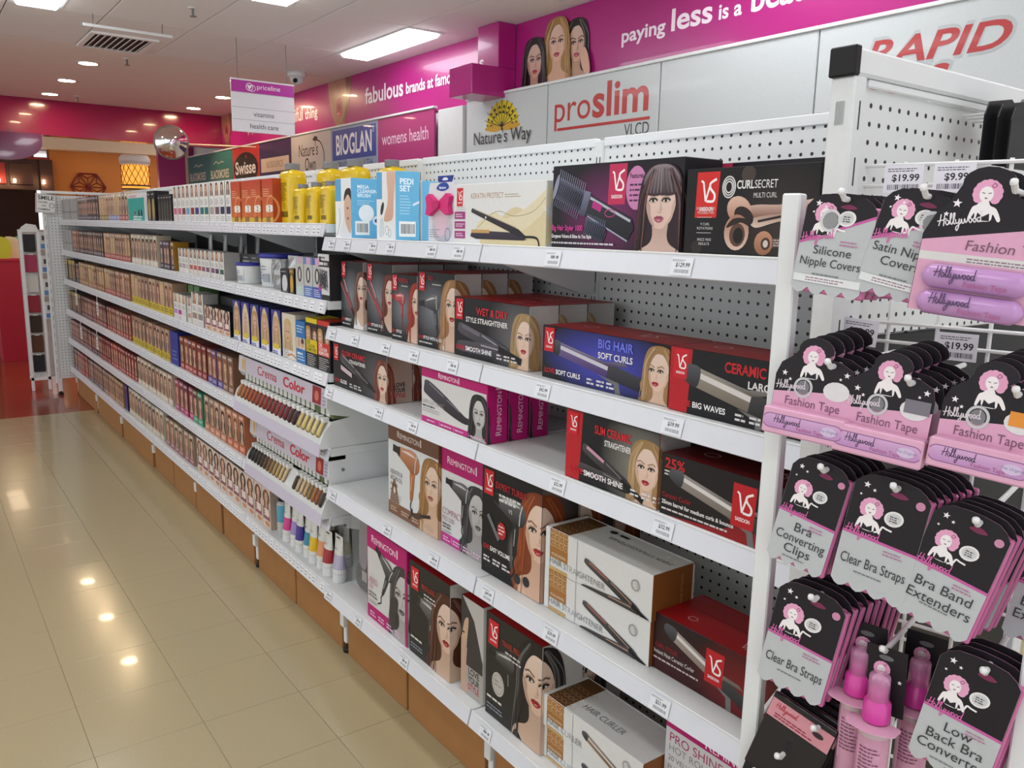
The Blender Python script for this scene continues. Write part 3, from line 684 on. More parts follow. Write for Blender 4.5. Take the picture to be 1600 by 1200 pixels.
for y in (-.19, .19): MB().cyl((0, y, .37), (0, y, .67), .0022, n=5).build('wire', M['grey'], hs)
MB().cbox(-.006, .006, -.245, .245, 0, .375, '#dcdde0', .002).build('board', M['wallprint'], hs)
MB().cbox(-.009, .009, -.247, .247, .372, .384, None, .002).build('top_rail', M['white_metal'], hs)
A = Art(); A.rect(-.243, .287, .243, .372, '#b0309a'); 
for z in (.09, .178, .286): A.rect(-.243, z - .002, .243, z + .002, '#a9abb0')
A.ring(-.105, .33, .026, .026, .005, '#f0e3ee').ring(-.085, .322, .026, .022, .004, '#f0e3ee').sp([(-.105,.314),(-.122,.336),(-.112,.345),(-.105,.338),(-.098,.345),(-.088,.336)], '#f0e3ee')
A.text('priceline', -.05, .32, .034, '#f3eaf2', fit=.185).text('vitamins', .0, .118, .036, '#55565a', 'c', fit=.16).text('health care', .0, .03, .036, '#55565a', 'c', fit=.225)
A.emit(MB(), lambda u, v_, t: (.006 + t, u, v_), -.245, .245, 0, .375, 1e-4, 4e-4).build('sign_print', M['wallprint'], hs)
# convex mirror on an arm
mi = empty('convex_mirror', (-9.6, 2.46, 2.33), 0, 'round convex security mirror on an arm in front of the crimson bulkhead', 'mirror')
Rm_ = Vector((9.6, -.6, -.9)).to_track_quat('Z', 'Y').to_matrix()
def rot_build(mb, name, m, parent):
    mb.v = [tuple(Rm_ @ Vector(p)) for p in mb.v]; return mb.build(name, m, parent)
q = MB(); q.smooth = True; R0 = .26; q.lathe([(R0 * sin(a), R0 * cos(a) - R0 * cos(.735)) for a in [.735 * (1 - i / 12) + .004 for i in range(13)]], 40); rot_build(q, 'mirror_face', M['mirror'], mi)
q = MB(); q.smooth = True; q.lathe([(.168, -.012), (.18, -.01), (.182, .004), (.174, .01)], 40); rot_build(q, 'rim', M['grey'], mi)
MB().tube([(-.02, 0, -.01), (-.02, .3, 0), (-.02, .93, .02)], .008, 8).build('arm', M['cream'], mi)

# ------------------------------------------------------------ mall beyond the entrance
struct(MB().box(-17.3, -17.0, 2.28, 9, 0, 2.7).build('wall_mall', M['orange'], None, (-17, 3, 0)))
struct(MB().box(-17.4, -16.6, -6, 9, 2.7, 2.95).build('trim_3', M['cream'], None, (-17, 3, 2.7)))
struct(MB().box(-24, -11.4, -6, 9, 3.1, 3.2).build('ceiling_mall', M['plaster'], None, (-17, 0, 3.1)))
struct(MB().box(-20.2, -20, -6, 2.4, 0, 3.1).build('wall_shop', M['darkbrown'], None, (-20, 0, 0)))
for k, (x, y) in enumerate(((-13.2, 1.2), (-13.2, 3.2), (-15.4, 1.2), (-15.4, 4.2))):  # added fill lights, hidden behind the bulkhead, brighten the orange wall
    t = empty('mall_fill_light', (x, y, 3.1), 0, 'added unseen fill light panel in the mall beyond the bulkhead, ' + ('near left', 'near right', 'far left', 'far right')[k], 'light'); link('diffuser', mdif_me, t); link('frame', frm_me, t)
hx = empty('lattice_ornament', (-16.98, 2.87, 2.09), 0, 'dark red hexagonal lattice ornament on the orange wall', 'ornament')
M['oxblood'] = mat('oxblood_paint', '#7d1f1c', 0.5)
H6 = [(.29 * cos(pi / 3 * i), .27 * sin(pi / 3 * i)) for i in range(6)]
q = MB(); q.tube([(0, a, b_) for a, b_ in H6 + H6[:1]], .014, 6); q.build('rim', M['oxblood'], hx)
for i in range(6):
    a, b_ = H6[i], H6[(i + 1) % 6]; mdp = ((a[0] + b_[0]) / 3, (a[1] + b_[1]) / 3); q = MB()
    q.tube([(0, 0, 0), (0, a[0], a[1])], .01, 5); q.tube([(0, a[0], a[1]), (0, mdp[0], mdp[1]), (0, b_[0], b_[1])], .008, 5); q.tube([(0, 0, 0), (0, mdp[0], mdp[1])], .008, 5); q.build('petal', M['oxblood'], hx)
ln = empty('lantern_column', (-15, 3.25, 0), 0, 'round column with a glowing amber patterned lantern beyond the entrance', 'lantern')
q = MB(); q.smooth = True; q.lathe([(.2, 0), (.2, 2.0)], 24); q.build('shaft', M['cream'], ln)
q = MB(); q.smooth = True; q.lathe([(.21, 2.0), (.21, 2.42)], 24); q.build('lantern_shade', M['lantern'], ln)
for z in (2.0, 2.06, 2.4): q = MB(); q.lathe([(.222, z), (.222, z + .025)], 24); q.build('band', M['darkbrown'] if z < 2.3 else M['cream'], ln)
q = MB()
for k in range(-14, 15):
    for sg in (-1, 1):
        pts = [(.213 * cos(t), .213 * sin(t), 2.08 + .32 * ((j / 8))) for j, t in [(j, 2 * pi * k / 14 + sg * j * .1) for j in range(9)]]; q.tube(pts, .005, 4)
q.build('fretwork', M['oxblood'], ln)
q = MB(); q.smooth = True; q.lathe([(.23, 2.425), (.24, 2.5), (.2, 2.56)], 24); q.build('capital', M['whitewall'], ln)
sh = empty('shopfront', (-17, 1.6, 0), 0, 'dark timber shopfront beyond the entrance with a carved fascia', 'shopfront')
o4 = (-17, 1.6, 0)
part(MB().box(-17.1, -16.9, -1.2, 2.25, 2.0, 2.52), 'fascia', M['darkbrown'], sh, o4); part(MB().box(-16.99, -16.85, 2.1, 2.3, 0, 2.52), 'jamb', M['darkbrown'], sh, o4)
part(MB().box(-16.98, -16.85, -1.2, 2.27, 2.52, 2.56), 'cornice', M['oxblood'], sh, o4)
for k in range(8): part(MB().cbox(-16.9, -16.87, 2.0 - .42 * k - .36, 2.0 - .42 * k, 2.08, 2.44, None, .01), 'carved_panel', M['oxblood'] if k % 2 else M['darkbrown'], sh, o4)
part(MB().box(-17.9, -17.2, -1.2, 2.0, 0, .95), 'counter', M['oxblood'], sh, o4); part(MB().box(-17.95, -17.15, -1.2, 2.05, .95, 1.0), 'counter_top', M['orange'], sh, o4)
for k in range(3):
    lp = empty('spotlight', (-16.8, 1.46 + .34 * k - (.1 if k == 1 else 0), 2.14), 0, ('brightest spotlight on the dark shopfront', 'dim middle spotlight on the dark shopfront', 'spotlight nearest the jamb of the dark shopfront')[k], 'light')
    q = MB(); q.smooth = True; q.lathe([(.004, -.03), (.02, -.025), (.03 - .008 * k % 2, 0), (.02, .02), (.004, .03)], 10); q.build('bulb', M['warm_light'], lp); MB().cyl((-.06, 0, 0), (-.02, 0, 0), .02, n=8).build('holder', M['black'], lp)
ov = empty('oval_sign', (-10.9, .9, 2.13), 0, 'dark purple rounded hanging sign at the far left under the bulkhead', 'sign')
q = MB(); P = [(-1.2, .3), (.5, .3)] + [(.5 - .0 + .0 * 1, .3)] + [(.18 + .32 * cos(t), .3 * (1 - sin(t)) * 1.0) for t in [pi / 2 * i / 10 for i in range(11)]] + [(-1.2, 0)]
P = [(-1.2, .3), (.5, .3)] + [(.14 + .36 * cos(t), .2 - .2 * sin(t)) for t in [pi / 2 * i / 10 for i in range(11)]] + [(-1.2, 0)]
M['plum'] = mat('plum_gloss', '#5f1550', 0.12, coat=0.5)
q.prism(P, lambda u, v_, t: (t, u, v_), -.02, .02); q.build('panel', M['plum'], ov)
MB().cyl((0, -.3, .3), (0, -.3, .33), .01, n=6).build('hanger', M['grey'], ov); MB().cyl((0, .2, .3), (0, .2, .33), .01, n=6).build('hanger', M['grey'], ov)
M['redbin'] = mat('crimson_card', '#b5203f', 0.5, 0, 0.08, 4)
M['blackglass'] = mat('dark_glass', '#1b1c22', 0.15, 0, 0.3, 9)
# red dump bins left of the far end
for k, (x, y, w, h, lb) in enumerate(((-9.35, .42, .36, .95, 'crimson display bin at the left edge with a white price card'), (-10.3, .93, .3, 1.05, 'crimson display bin behind the price-card bin, next to the white rack'))):
    bn = empty('display_bin', (x, y, 0), 0, lb, 'bin'); q = MB()
    q.prism([(-w * .5, 0), (w * .5, 0), (w * .55, h), (-w * .55, h)], lambda u, v_, t: (t, u, v_), -.2, .2); q.build('body', M['redbin'], bn)
    MB().cbox(-.21, .21, -w * .57, w * .57, h, h + .03, None, .005).build('rim', M['redbin'], bn)
    if k == 0:
        A = Art(); A.rect(-.06, 0, .14, .22, '#e4e0dc').text('0', .02, .06, .09, '#222', bold=True, fit=.06).smudge(.09, .15, .135, .02, 2, .05, '#333', 1)
        mb = A.emit(MB(), lambda u, v_, t: (.215 + t, u, .42 + v_), -.3, .3, 0, .3, 1e-4, 3e-4); mb.build('price_card', M['wallprint'], bn)
    for i in range(3):
        cc = ('#63c39b', '#c9cf3a', '#e8dcc0')[(i + k) % 3]
        pk = tag(MB().prism(cr([(-.07, 0), (.07, 0), (.09, .16), (.03, .22), (-.06, .2)], 3), lambda u, v_, t: (t, u, v_), -.03, .03, cc).build('gift_pouch', M['matte'], None, (0, 0, 0), (x + .1 - .09 * i, y - .08 + .1 * i, h + .03)),
                 (('mint green', 'lime', 'cream')[(i + k) % 3]) + ' gift pouch standing in the ' + ('left edge crimson bin' if k == 0 else 'crimson bin beside the white rack'), 'pouch')

# ============================================================ the shelving run
M['shade_sheet'] = mat('charcoal_shade', '#39393d', 0.6)
BX = [-.712 - .9 * i for i in range(9)]           # bay boundaries, near to far
YB = 1.45                                          # back panel
NEAR = [(1.445, 1.095), (1.16, 1.10), (.968, 1.09), (.622, 1.09), (.262, 1.078)]
FAR = [(1.487, 1.10), (1.24, 1.10), (1.0, 1.10), (.745, 1.10), (.5, 1.10), (.25, 1.10)]
SH = .0395
def strip_pt(yf, z, d=0.0):     # price strip: tilted outward at its lower edge
    return (yf - .010 * d, z - SH * d)
tk_cache = {}
def ticket_mesh(price, wide=.048):
    k = (price, wide)
    if k not in tk_cache:
        A = Art(); h = .031
        A.rect(0, 0, wide, h, '#dfe2e8'); A.smudge(.002, h - .005, wide * .8, .0012, 2, .0022, '#85878c', 5)
        if price: A.text(price, wide * .55, h * .48, .0068, '#3c3d42', 'c', bold=True)
        else: A.smudge(wide * .35, h * .5, wide * .95, .006, 1, .01, '#7b7d84', 9)
        A.bars(wide * .2, h * .14, wide * .85, h * .34, '#7f8188', 4)
        tk_cache[k] = A.emit(MB(), lambda u, v, t: (u, -t - (h - v) * .25, v), 0, wide, 0, h, 2e-5, 4e-4).mesh('price_ticket', M['gloss'])
    return tk_cache[k]
TICK = {0: [(-2.443,''),(-2.332,''),(-2.162,''),(-2.054,''),(-1.834,''),(-1.707,''),(-1.343,''),(-.99,'$129.99')], 1: [(-2.461,''),(-2.297,''),(-2.097,''),(-1.934,''),(-1.739,''),(-1.372,'$42.99'),(-.995,'$39.99')],
        2: [(-2.471,''),(-2.124,''),(-1.924,''),(-1.3,'$32.99'),(-.994,'$32.99')], 3: [(-2.461,''),(-2.078,''),(-1.811,''),(-1.553,'$49.99'),(-1.307,'$29.99'),(-.977,'$21.99')], 4: [(-2.487,''),(-2.259,''),(-1.957,''),(-1.537,'')]}
ORD = ['nearest', 'second', 'third', 'fourth', 'fifth', 'sixth', 'seventh', 'farthest']
def bay(i):
    xr, xl = BX[i], BX[i + 1]; near = i < 2; w = xr - xl; sv = NEAR if near else FAR
    root = empty('shelving_bay', (xl, YB, 0), 0, 'white metal shelving bay with price strips, ' + (('nearest to the camera, holding hair tools' if i == 0 else 'second from the camera, holding hair tools') if near else ORD[i] + ' from the camera along the hair colour run'), 'shelving', 'shelving bays of the run')
    o = (xl, YB, 0)
    P = lambda mb, n, m, pr=root: part(mb, n, m, pr, o)
    P(MB().box(xl + .016, xr - .016, YB, YB + .012, .12, 1.69), 'back_panel', M['pegX'])
    if not near: P(MB().box(xl + .017, xr - .017, YB - .002, YB, .13, 1.44), 'lower_shade_sheet', M['shade_sheet'])  # dark sheet puts the shade under the far shelves into colour
    P(MB().cbox(xl + .016, xr - .016, YB - .004, YB + .016, 1.69, 1.712, None, .002), 'top_rail', M['white_metal'])
    mb = MB().cbox(xl - .016, xl + .016, YB - .006, YB + .03, .1, 1.705, '#d9dcdc', .002)
    for k in range(22): 
        for dx in (-.006, .006): mb.box(xl + dx - .0014, xl + dx + .0014, YB - .0066, YB - .006, .16 + .07 * k, .195 + .07 * k, '#2a2a2c')
    P(mb, 'upright', M['matte'])
    P(MB().cbox(xl - .014, xl + .014, 1.13, YB, .1, .15, None, .002), 'base_arm', M['white_metal'])
    ly = 1.154 if i in (0, 1, 2, 6, 7) else 1.425      # legs seen from the aisle stand at the front
    P(MB().cbox(xl - .011, xl + .011, ly - .012, ly + .012, .035, .222, None, .002), 'leg', M['white_metal'])
    ft = MB(); ft.lathe([(.018, 0), (.018, .01), (.012, .016), (.009, .04)], 14, (xl, ly, 0)); P(ft, 'foot', M['black'])
    for si, (z, yf) in enumerate(sv):
        s = MB().cbox(xl + .003, xr - .003, yf + .004, YB - .008, z - .028, z, None, .002)
        sh = P(s, 'shelf', M['white_metal'])
        # price strip
        y0, z0 = strip_pt(yf, z - .001); y1, z1 = strip_pt(yf, z, 1)
        st = MB(); st.prism([(y0, z0), (y1, z1), (y1 + .003, z1 - .002), (y0 + .006, z0 - .006)], lambda u, v, t: (t, u, v), xl + .003, xr - .003)
        so = part(st, 'price_strip', M['strip'], sh, o)
        lp = MB().cbox(xl + .003, xr - .003, yf - .001, yf + .006, z - .002, z + .002, None, .001); part(lp, 'lip', M['white_metal'], sh, o)
        if near:
            for X, pr in TICK[si]:
                if xl <= X < xr:
                    t = link('price_ticket', ticket_mesh(pr, .05), sh, (X - xl - .025, yf - YB - .003, z - .0365))
        else:
            R = random.Random(si * 31 + i); A = Art(); x = .02; k = 0
            while x < w - .04:
                A.rect(x, .004, x + .032, .034, '#e9eaee').smudge(x + .004, .02, x + .03, .0035, 1, .01, '#9496a0', k).rect(x + .008, .009, x + .025, .0135, '#9a9ca6'); x += R.choice((.036, .04, .06, .075)); k += 1
            tb = A.emit(MB(), lambda u, v, t: (xl + u, yf - .0004 - t * 1.0 - (.038 - v) * .253, z - .039 + v), 0, w, 0, .04, 2e-6, 6e-4)
            tag(part(tb, 'price_tickets', M['gloss'], sh, o), kind='stuff')
        for x in (xl + .006, xr - .009):
            mb = MB(); mb.prism([(YB - .01, z - .028), (yf + .06, z - .028), (yf + .06, z - .045), (YB - .06, z - .12), (YB - .01, z - .12)], lambda u, v, t: (t, u, v), x, x + .003)
            part(mb, 'bracket', M['white_metal'], sh, o)
    return root
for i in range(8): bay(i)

# far end panel and near end panel (square to the run)
def end_panel(name, x, y0, y1, zt, label, beam):
    e = empty(name, (x, y0, 0), 0, label, 'end panel'); o = (x, y0, 0)
    P = lambda mb, n, m, pr=e: part(mb, n, m, pr, o)
    mb = MB().cbox(x - .022, x + .016, y0, y0 + .03, .1, zt, '#d9dcdc', .003)
    for k in range(20): mb.box(x + .016, x + .0166, y0 + .014, y0 + .0165, .2 + .075 * k, .238 + .075 * k, '#2a2a2c')
    P(mb, 'post', M['matte']); P(MB().box(x - .006, x + .004, y0 + .04, y1, 1.335 if beam else .14, zt - .012), 'peg_panel', M['pegY'])
    if beam: P(MB().box(x - .006, x + .002, y0 + .04, y1, .14, 1.33), 'lower_panel', M['black'])
    P(MB().cbox(x - .015, x + .008, y0 + .03, y0 + .042, .1, zt, None, .002), 'inner_stile', M['white_metal'])
    P(MB().cbox(x - .022, x + .016, y1, y1 + .04, .1, zt, None, .003), 'post', M['white_metal'])
    if beam:
        P(MB().cbox(x - .022, x + .016, y0 + .004, y1 + .04, zt, zt + .036, None, .004), 'top_beam', M['white_metal'])
        P(MB().cbox(x - .0235, x + .0175, y0 - .006, y0 + .008, zt - .001, zt + .038, None, .002), 'end_cap', M['black'])
        P(MB().cbox(x + .004, x + .012, y0 + .042, y1, zt - .012, zt - .001, None, .002), 'panel_rail', M['white_metal'])
        P(MB().cyl((x + .016, 1.56, zt + .012), (x + .019, 1.56, zt + .012), .007, n=12), 'bolt', M['grey'])
        P(MB().cbox(x - .012, x + .004, y0 - .003, y0, zt - .065, zt - .032, None, .001), 'label_clip', M['acrylic'])
    else:
        P(MB().cbox(x - .022, x + .016, y0, y1, zt, zt + .022, None, .003), 'top_beam', M['white_metal'])
    for y in (y0 + .03, y1 + .02):
        f = MB(); f.lathe([(.022, 0), (.022, .015), (.01, .02), (.01, .1)], 12, (x, y, 0)); P(f, 'foot', M['black'])
        P(MB().cbox(x - .015, x + .015, y - .015, y + .015, .03, .14, None, .002), 'leg', M['white_metal'])
    return e
end_panel('end_panel', -.69, 1.062, 1.84, 1.696, 'tall white pegboard end panel with black corner cap at the near end', True)
end_panel('end_panel', -7.96, .985, 1.9, 1.70, 'white pegboard end panel closing the far end of the run', False)

# camera notice on the far end panel
sm = tag(MB().cbox(0, .006, 0, .15, 0, .155, '#e3e1de', .001).build('notice_sign', M['wallprint'], None, (0, 0, 0), (-7.925, .93, 1.545)), 'small white notice sign with black capitals on the far end panel', 'sign')
sm.rotation_euler = (radians(-4), 0, 0)
A = Art(); 
for a, b_ in (((.006, .006), (.144, .006)), ((.144, .006), (.144, .149)), ((.144, .149), (.006, .149)), ((.006, .149), (.006, .006))): A.line([a, b_], .003, '#222')
A.text('SMILE', .075, .108, .03, '#1d1d1f', 'c', fit=.118, bold=True).text("YOU'RE", .05, .08, .013, '#1d1d1f', 'c', bold=True, fit=.07).text('ON', .06, .053, .013, '#1d1d1f', 'c', bold=True).text('CAMERA', .062, .022, .014, '#1d1d1f', 'c', bold=True, fit=.09)
A.ring(.118, .065, .018, .02, .004, '#444').ell(.112, .07, .003, .004, '#333', 6).ell(.124, .07, .003, .004, '#333', 6)
A.emit(MB(), lambda u, v, t: (.006 + t, u, v), 0, .15, 0, .155, 5e-5, 3e-4).build('lettering', M['wallprint'], sm)

# cardboard cartons pushed under the bottom shelf
cb_me = {}
R = random.Random(5)
for i in range(8):
    xr, xl = BX[i], BX[i + 1]
    for j in range(2):
        w = .418 if i in (0, 1, 5, 6) or True else .44; x = (xl + .024 + j * .428) if i in (0, 1, 2, 6, 7) else (xl + .004 + j * .446); h = .195 + .012 * ((i + j) % 2)
        k = (i + j) % 2
        if k not in cb_me:
            b_ = MB().cbox(0, w, 0, .25, 0, h, None, .003)
            cb_me[k] = (b_.mesh('carton', M['cardboard']), MB().box(w * .0 + .002, w - .002, .138, .142, h, h + .0008).mesh('tape_seam', M['joint']))
        c = link('storage_carton', cb_me[k][0], None, (x, 1.138 + R.uniform(-.003, .006), 0)); link('tape_seam', cb_me[k][1], c)
        tag(c, 'plain brown cardboard carton on the floor under the ' + ORD[i] + ' bay, ' + ('far half' if j == 0 else 'near half'), 'carton', 'cartons stored under the shelving')

# clear divider at the near end of the top shelf
dv = tag(MB().prism([(0, 0), (.1, 0), (.1, .1), (.06, .1), (0, .045)], lambda u, v, t: (t, u, v), 0, .003).build('shelf_divider', M['acrylic'], None, (0, 0, 0), (-.741, 1.06, 1.447)), 'clear acrylic divider at the near end of the top shelf', 'divider')
MB().prism([(0, .043), (.06, .098), (.06, .1), (0, .045)], lambda u, v, t: (t, u, v), -.0005, .0035).build('polished_edge', M['white_metal'], dv)

# ============================================================ hair tools on the two near bays
BK, RD, WH = '#17171b', '#c4222f', '#e9e7e8'
PK = '#b3186c'
def clone_behind(o, n, d, lab, dx=0.0):
    for k in range(1, n + 1):
        c = o.copy(); COL.objects.link(c); c.location = (o.location.x + dx * k, o.location.y + d * k, o.location.z); c['label'] = lab + ', %s in its row' % ('second', 'third', 'fourth')[k - 1]
        for ch in o.children:
            q = ch.copy(); COL.objects.link(q); q.parent = c
def vs_common(A, w, d, h, fs, foot, title=None, sub=None, tc='#c2242f', tu=None, tv=None, th=.016, side=True):
    vs_flag(A, .010, h - .004, fs)
    if title: A.text(title, tu, tv, th, tc, 'r', bold=True).text(sub, tu, tv - th * 1.35, th * .72, '#e4e2e2', 'r', bold=True)
    if foot:
        A.text('LOVE', .008, .022, .008, RD, bold=True, fit=.022).text(foot, .032, .022, .008, '#efeeee', bold=True)
        A.smudge(.010, .010, min(w * .6, .12), .004, 1, .006, '#c9c7c7', 2)
    return A
def side_bg(A, w, d, h, c='#9a9796', c2='#cfcccb'): A.hgrad(w, 0, w + d, h, c, c2); return A
# ---- top shelf
z = 1.4455
def facial(face_art, w=.118, d=.15, h=.182): pass
A = Art(); w, d, h = .115, .098, .18
A.hgrad(0, 0, w, h, '#e8e9ea', '#dfe3e6').rect(0, h * .62, w * .38, h, '#5aa3cf'); A.line(cr([(w*.1,h*.05),(w*.3,h*.3),(w*.25,h*.5)], 4, False), .006, '#b9bfc6')
A.sp([(w*.25,h*.05),(w*.5,h*.3),(w*.6,h*.5),(w*.9,h*.45),(w,h*.1),(w*.8,0)], '#d6dade').sp([(w*.62,h*.3),(w*.58,h*.62),(w*.8,h*.78),(w*1.0,h*.72),(w*1.02,h*.3),(w*.9,h*.08)], '#c9a58c', '#d5b299').sp([(w*.55,h*.62),(w*.65,h*.8),(w*.95,h*.82),(w*1.02,h*.62),(w*.8,h*.73)], '#2e211d')
A.ell(w*.78, h*.5, .006, .003, '#2c2018', 8).ell(w*.8, h*.33, .008, .004, '#a8515a', 8)
B_ = Art(); u = w
B_.rect(u, 0, u + d, h, '#6ab2d9').text('MEGA', u + .02, h - .03, .010, '#eaf4fa', bold=True).text('CLEANSING', u + .02, h - .043, .010, '#eaf4fa', bold=True).text('BRUSH', u + .02, h - .056, .010, '#eaf4fa', bold=True).smudge(u + .02, h - .068, u + d * .8, .002, 3, .006, '#bfe0f2', 1)
B_.ell(u + .05, h * .42, .026, .026, '#eef1f3', 20).ell(u + .085, h * .3, .014, .014, '#d9e6ee', 16).ell(u + .085, h * .3, .008, .006, '#3a6c97', 10).ell(u + .125, h * .42, .024, .026, '#eef1f3', 18)
B_.rect(u + .012, .01, u + .06, .052, '#f1f2f2').bars(u + .017, .018, u + .055, .045, '#2c2c2e', 3)
f1 = carton('beauty_device_box', 'light blue cleansing brush box, first on the near top shelf', -2.477, 1.12, z, w, d, h, faces('#dfe3e6', '#6ab2d9', '#8cc4e2'), A, None, None, art2=B_)
clone_behind(f1, 1, .10, 'light blue cleansing brush box')
A = Art(); w, d, h = .115, .075, .188
A.hgrad(0, 0, w, h, '#e6e8e9', '#dfe2e4').rect(0, h * .6, w * .3, h, '#5aa3cf').sp([(w*.55,h*1.0),(w*.6,h*.6),(w*.42,h*.36),(w*.4,h*.28),(w*.6,h*.27),(w*.85,h*.33),(w*.9,h*.6),(w*.98,h*1.0)], '#cda28d', '#d9b6a2').ell(w*.3, h*.46, .009, .02, '#2e3034', 10, -.4).sp([(w*.15,h*.05),(w*.2,h*.3),(w*.35,h*.3),(w*.4,h*.08)], '#cdd6dd').ring(w*.55, h*.14, .01, .012, .002, '#8fa2b0').ring(w*.68, h*.1, .008, .01, .002, '#8fa2b0')
B_ = Art(); u = w; B_.rect(u, 0, u + d, h, '#6ab2d9').text('PEDI', u + .012, h - .035, .015, '#eaf4fa', bold=True).text('SET', u + .012, h - .054, .015, '#eaf4fa', bold=True).smudge(u + .012, h - .068, u + d * .7, .002, 7, .008, '#bfe0f2', 2).line([(u + .055, h * .52), (u + .08, h * .58)], .006, '#dfeaf1').rect(u + .010, .01, u + .062, .052, '#f1f2f2').bars(u + .015, .018, u + .057, .045, '#2c2c2e', 6)
carton('beauty_device_box', 'light blue foot care box with a leg pictured, on the near top shelf', -2.185, 1.115, z, w, d, h, faces('#dfe3e6', '#6ab2d9', '#8cc4e2'), A, art2=B_)
B_ = Art(); B_.rect(w, 0, w + .085, .165, '#6ab2d9').ell(w + .05, .085, .024, .022, '#eceff2', 16).ell(w + .06, .03, .02, .022, '#d6dade', 16).ring(w + .06, .03, .012, .014, .003, '#7a8792').text('SET', w + .03, .13, .008, '#eaf4fa')
carton('beauty_device_box', 'light blue box with white discs behind the foot care box', -2.178, 1.195, z, w, .085, .165, faces('#dfe3e6', '#6ab2d9', '#8cc4e2'), Art().rect(0, 0, .01, .01, '#dfe3e6'), art2=B_)
# carded sponge with bow
sp_ = empty('sponge_pack', (-1.915, 1.128, z), 0, 'white carded sponge pack with a pink bow and blue hang tab', 'pack')
MB().prism([(0, 0), (.128, 0), (.128, .12), (.122, .15), (.006, .15), (0, .12)], lambda u, v, t: (u, t, v), 0, .002, '#d8d9dd').build('card', M['print'], sp_)
A = Art(); A.sp([(.03,.01),(.02,.06),(.06,.11),(.11,.06),(.115,.02),(.08,.0)], '#b3b1bd', '#e0d5da').sp([(.045,.02),(.04,.06),(.066,.085),(.095,.05),(.08,.02)], '#d9bccb').smudge(.006, .03, .06, .002, 4, .006, '#7a7c86', 3).ring(.095, .02, .012, .015, .003, '#7a86b0').sp([(.04,.135),(.06,.148),(.09,.148),(.1,.135),(.07,.128)], '#26489b').text('Manicare', .07, .134, .006, '#eef', 'c', bold=True)
A.emit(MB(), lambda u, v, t: (u, -t, v), 0, .128, 0, .15).build('card_print', M['print'], sp_)
q = MB(); Bow = [(.064,.098),(.02,.122),(.006,.112),(.012,.09),(.006,.07),(.022,.066),(.064,.088),(.106,.068),(.122,.072),(.116,.092),(.124,.114),(.108,.122)]
q.prism(Bow, lambda u, v, t: (u, t, v), -.014, -.001, '#cf2373'); q.prism(cr([(.052,.085),(.076,.085),(.078,.102),(.05,.102)], 3), lambda u, v, t: (u, t, v), -.02, -.002, '#b81a62'); q.build('bow', M['matte'], sp_)
q = MB(); q.prism([(.05,.15),(.112,.15),(.12,.166),(.046,.166)], lambda u, v, t: (u, t, v), 0, .002, '#27348f'); q.prism(cr([(.07,.155),(.095,.155),(.09,.161),(.076,.161)], 3), lambda u, v, t: (u, t, v), -.0006, 0, '#e3e4e8'); q.build('hang_tab', M['print'], sp_)
# keratin straightener
w, d, h = .365, .085, .140
A = Art(); A.hgrad(0, 0, w, h, '#d9dada', '#dedfde'); c1 = '#cbbd96'
for k, P in enumerate(([(.12,.0),(.2,.06),(.26,.085),(.33,.06),(w,.075),(w,.0)], [(.1,.04),(.17,.075),(.22,.06),(.3,.085),(w+.02,.13),(w+.02,.1),(.3,.04),(.2,.02)])): A.sp(P, ('#d4c7a0', '#dcd2b4')[k])
A.line(cr([(.09,.03),(.18,.075),(.25,.065),(.32,.075),(w,.105)], 6, False), .0012, '#8d8158')
vs_flag(A, .014, h - .008, .030); A.text('KERATIN PROTECT', .075, h - .034, .012, '#b28a62', fit=.135).smudge(.215, h - .028, .29, .002, 2, .005, '#a89878', 2).smudge(.012, .085, .055, .002, 3, .005, '#b0b0b2', 7)
for k in range(3): A.rect(.004, .012 + .023 * k, .052, .03 + .023 * k, '#9c3b7c').smudge(.01, .022 + .023 * k, .05, .0025, 2, .005, '#e0c6d8', k)
A.line([(.13,.016),(.30,.014)], .003, '#9a8b60'); A.poly([(.075,.018),(.08,.028),(.15,.031),(.28,.028),(.3,.02),(.29,.012),(.1,.012)], '#2b2430', '#3d3644').rect(.08, .026, .155, .034, '#c29a63').poly([(.078,.078),(.083,.084),(.12,.075),(.27,.036),(.295,.022),(.27,.02),(.2,.04),(.08,.074)], '#221e24', '#3a343c').line([(.09,.082),(.26,.04)], .002, '#b9ac8e').ell(.14, .062, .003, .003, '#e9e3d4', 8)
A.line(cr([(.29,.02),(.335,.018),(.345,-.002)], 4, False), .005, '#1a181b')
carton('hair_tool_box', 'white straightener box with pale gold ribbons on the near top shelf', -1.765, 1.112, z, w, d, h, faces('#d9dada', '#cfd0d0', '#e0e0e0'), A)
# big hair styler
w, d, h = .362, .10, .166
A = Art(); A.rect(0, 0, w, h, '#17131b').glow(.16, .07, .14, .10, '#7a2a66', '#17131b')
vs_flag(A, .172, h - .004, .052, '#bd2f57'); A.ell(.246, .116, .027, .04, '#c37fae', 24).text('Features', .246, .134, .0085, '#3b1e36', 'c', bold=True, fit=.036).smudge(.229, .12, .264, .0035, 4, .0095, '#4a2644', 3)
T = TR(.055, .108, .155, -.36)
A.poly(T([(-.3,-.14),(.3,-.14),(.3,.14),(-.3,.14)]), '#2f3140', '#565a6e')
for k in range(14): A.line(T([(-.28 + .042 * k, .12), (-.29 + .042 * k, .24)]), .0018, '#8b8fa6').line(T([(-.28 + .042 * k, -.12), (-.29 + .042 * k, -.24)]), .0018, '#6f738c').line(T([(-.26 + .042 * k, -.08), (-.22 + .042 * k, .08)]), .002, '#1b1c24')
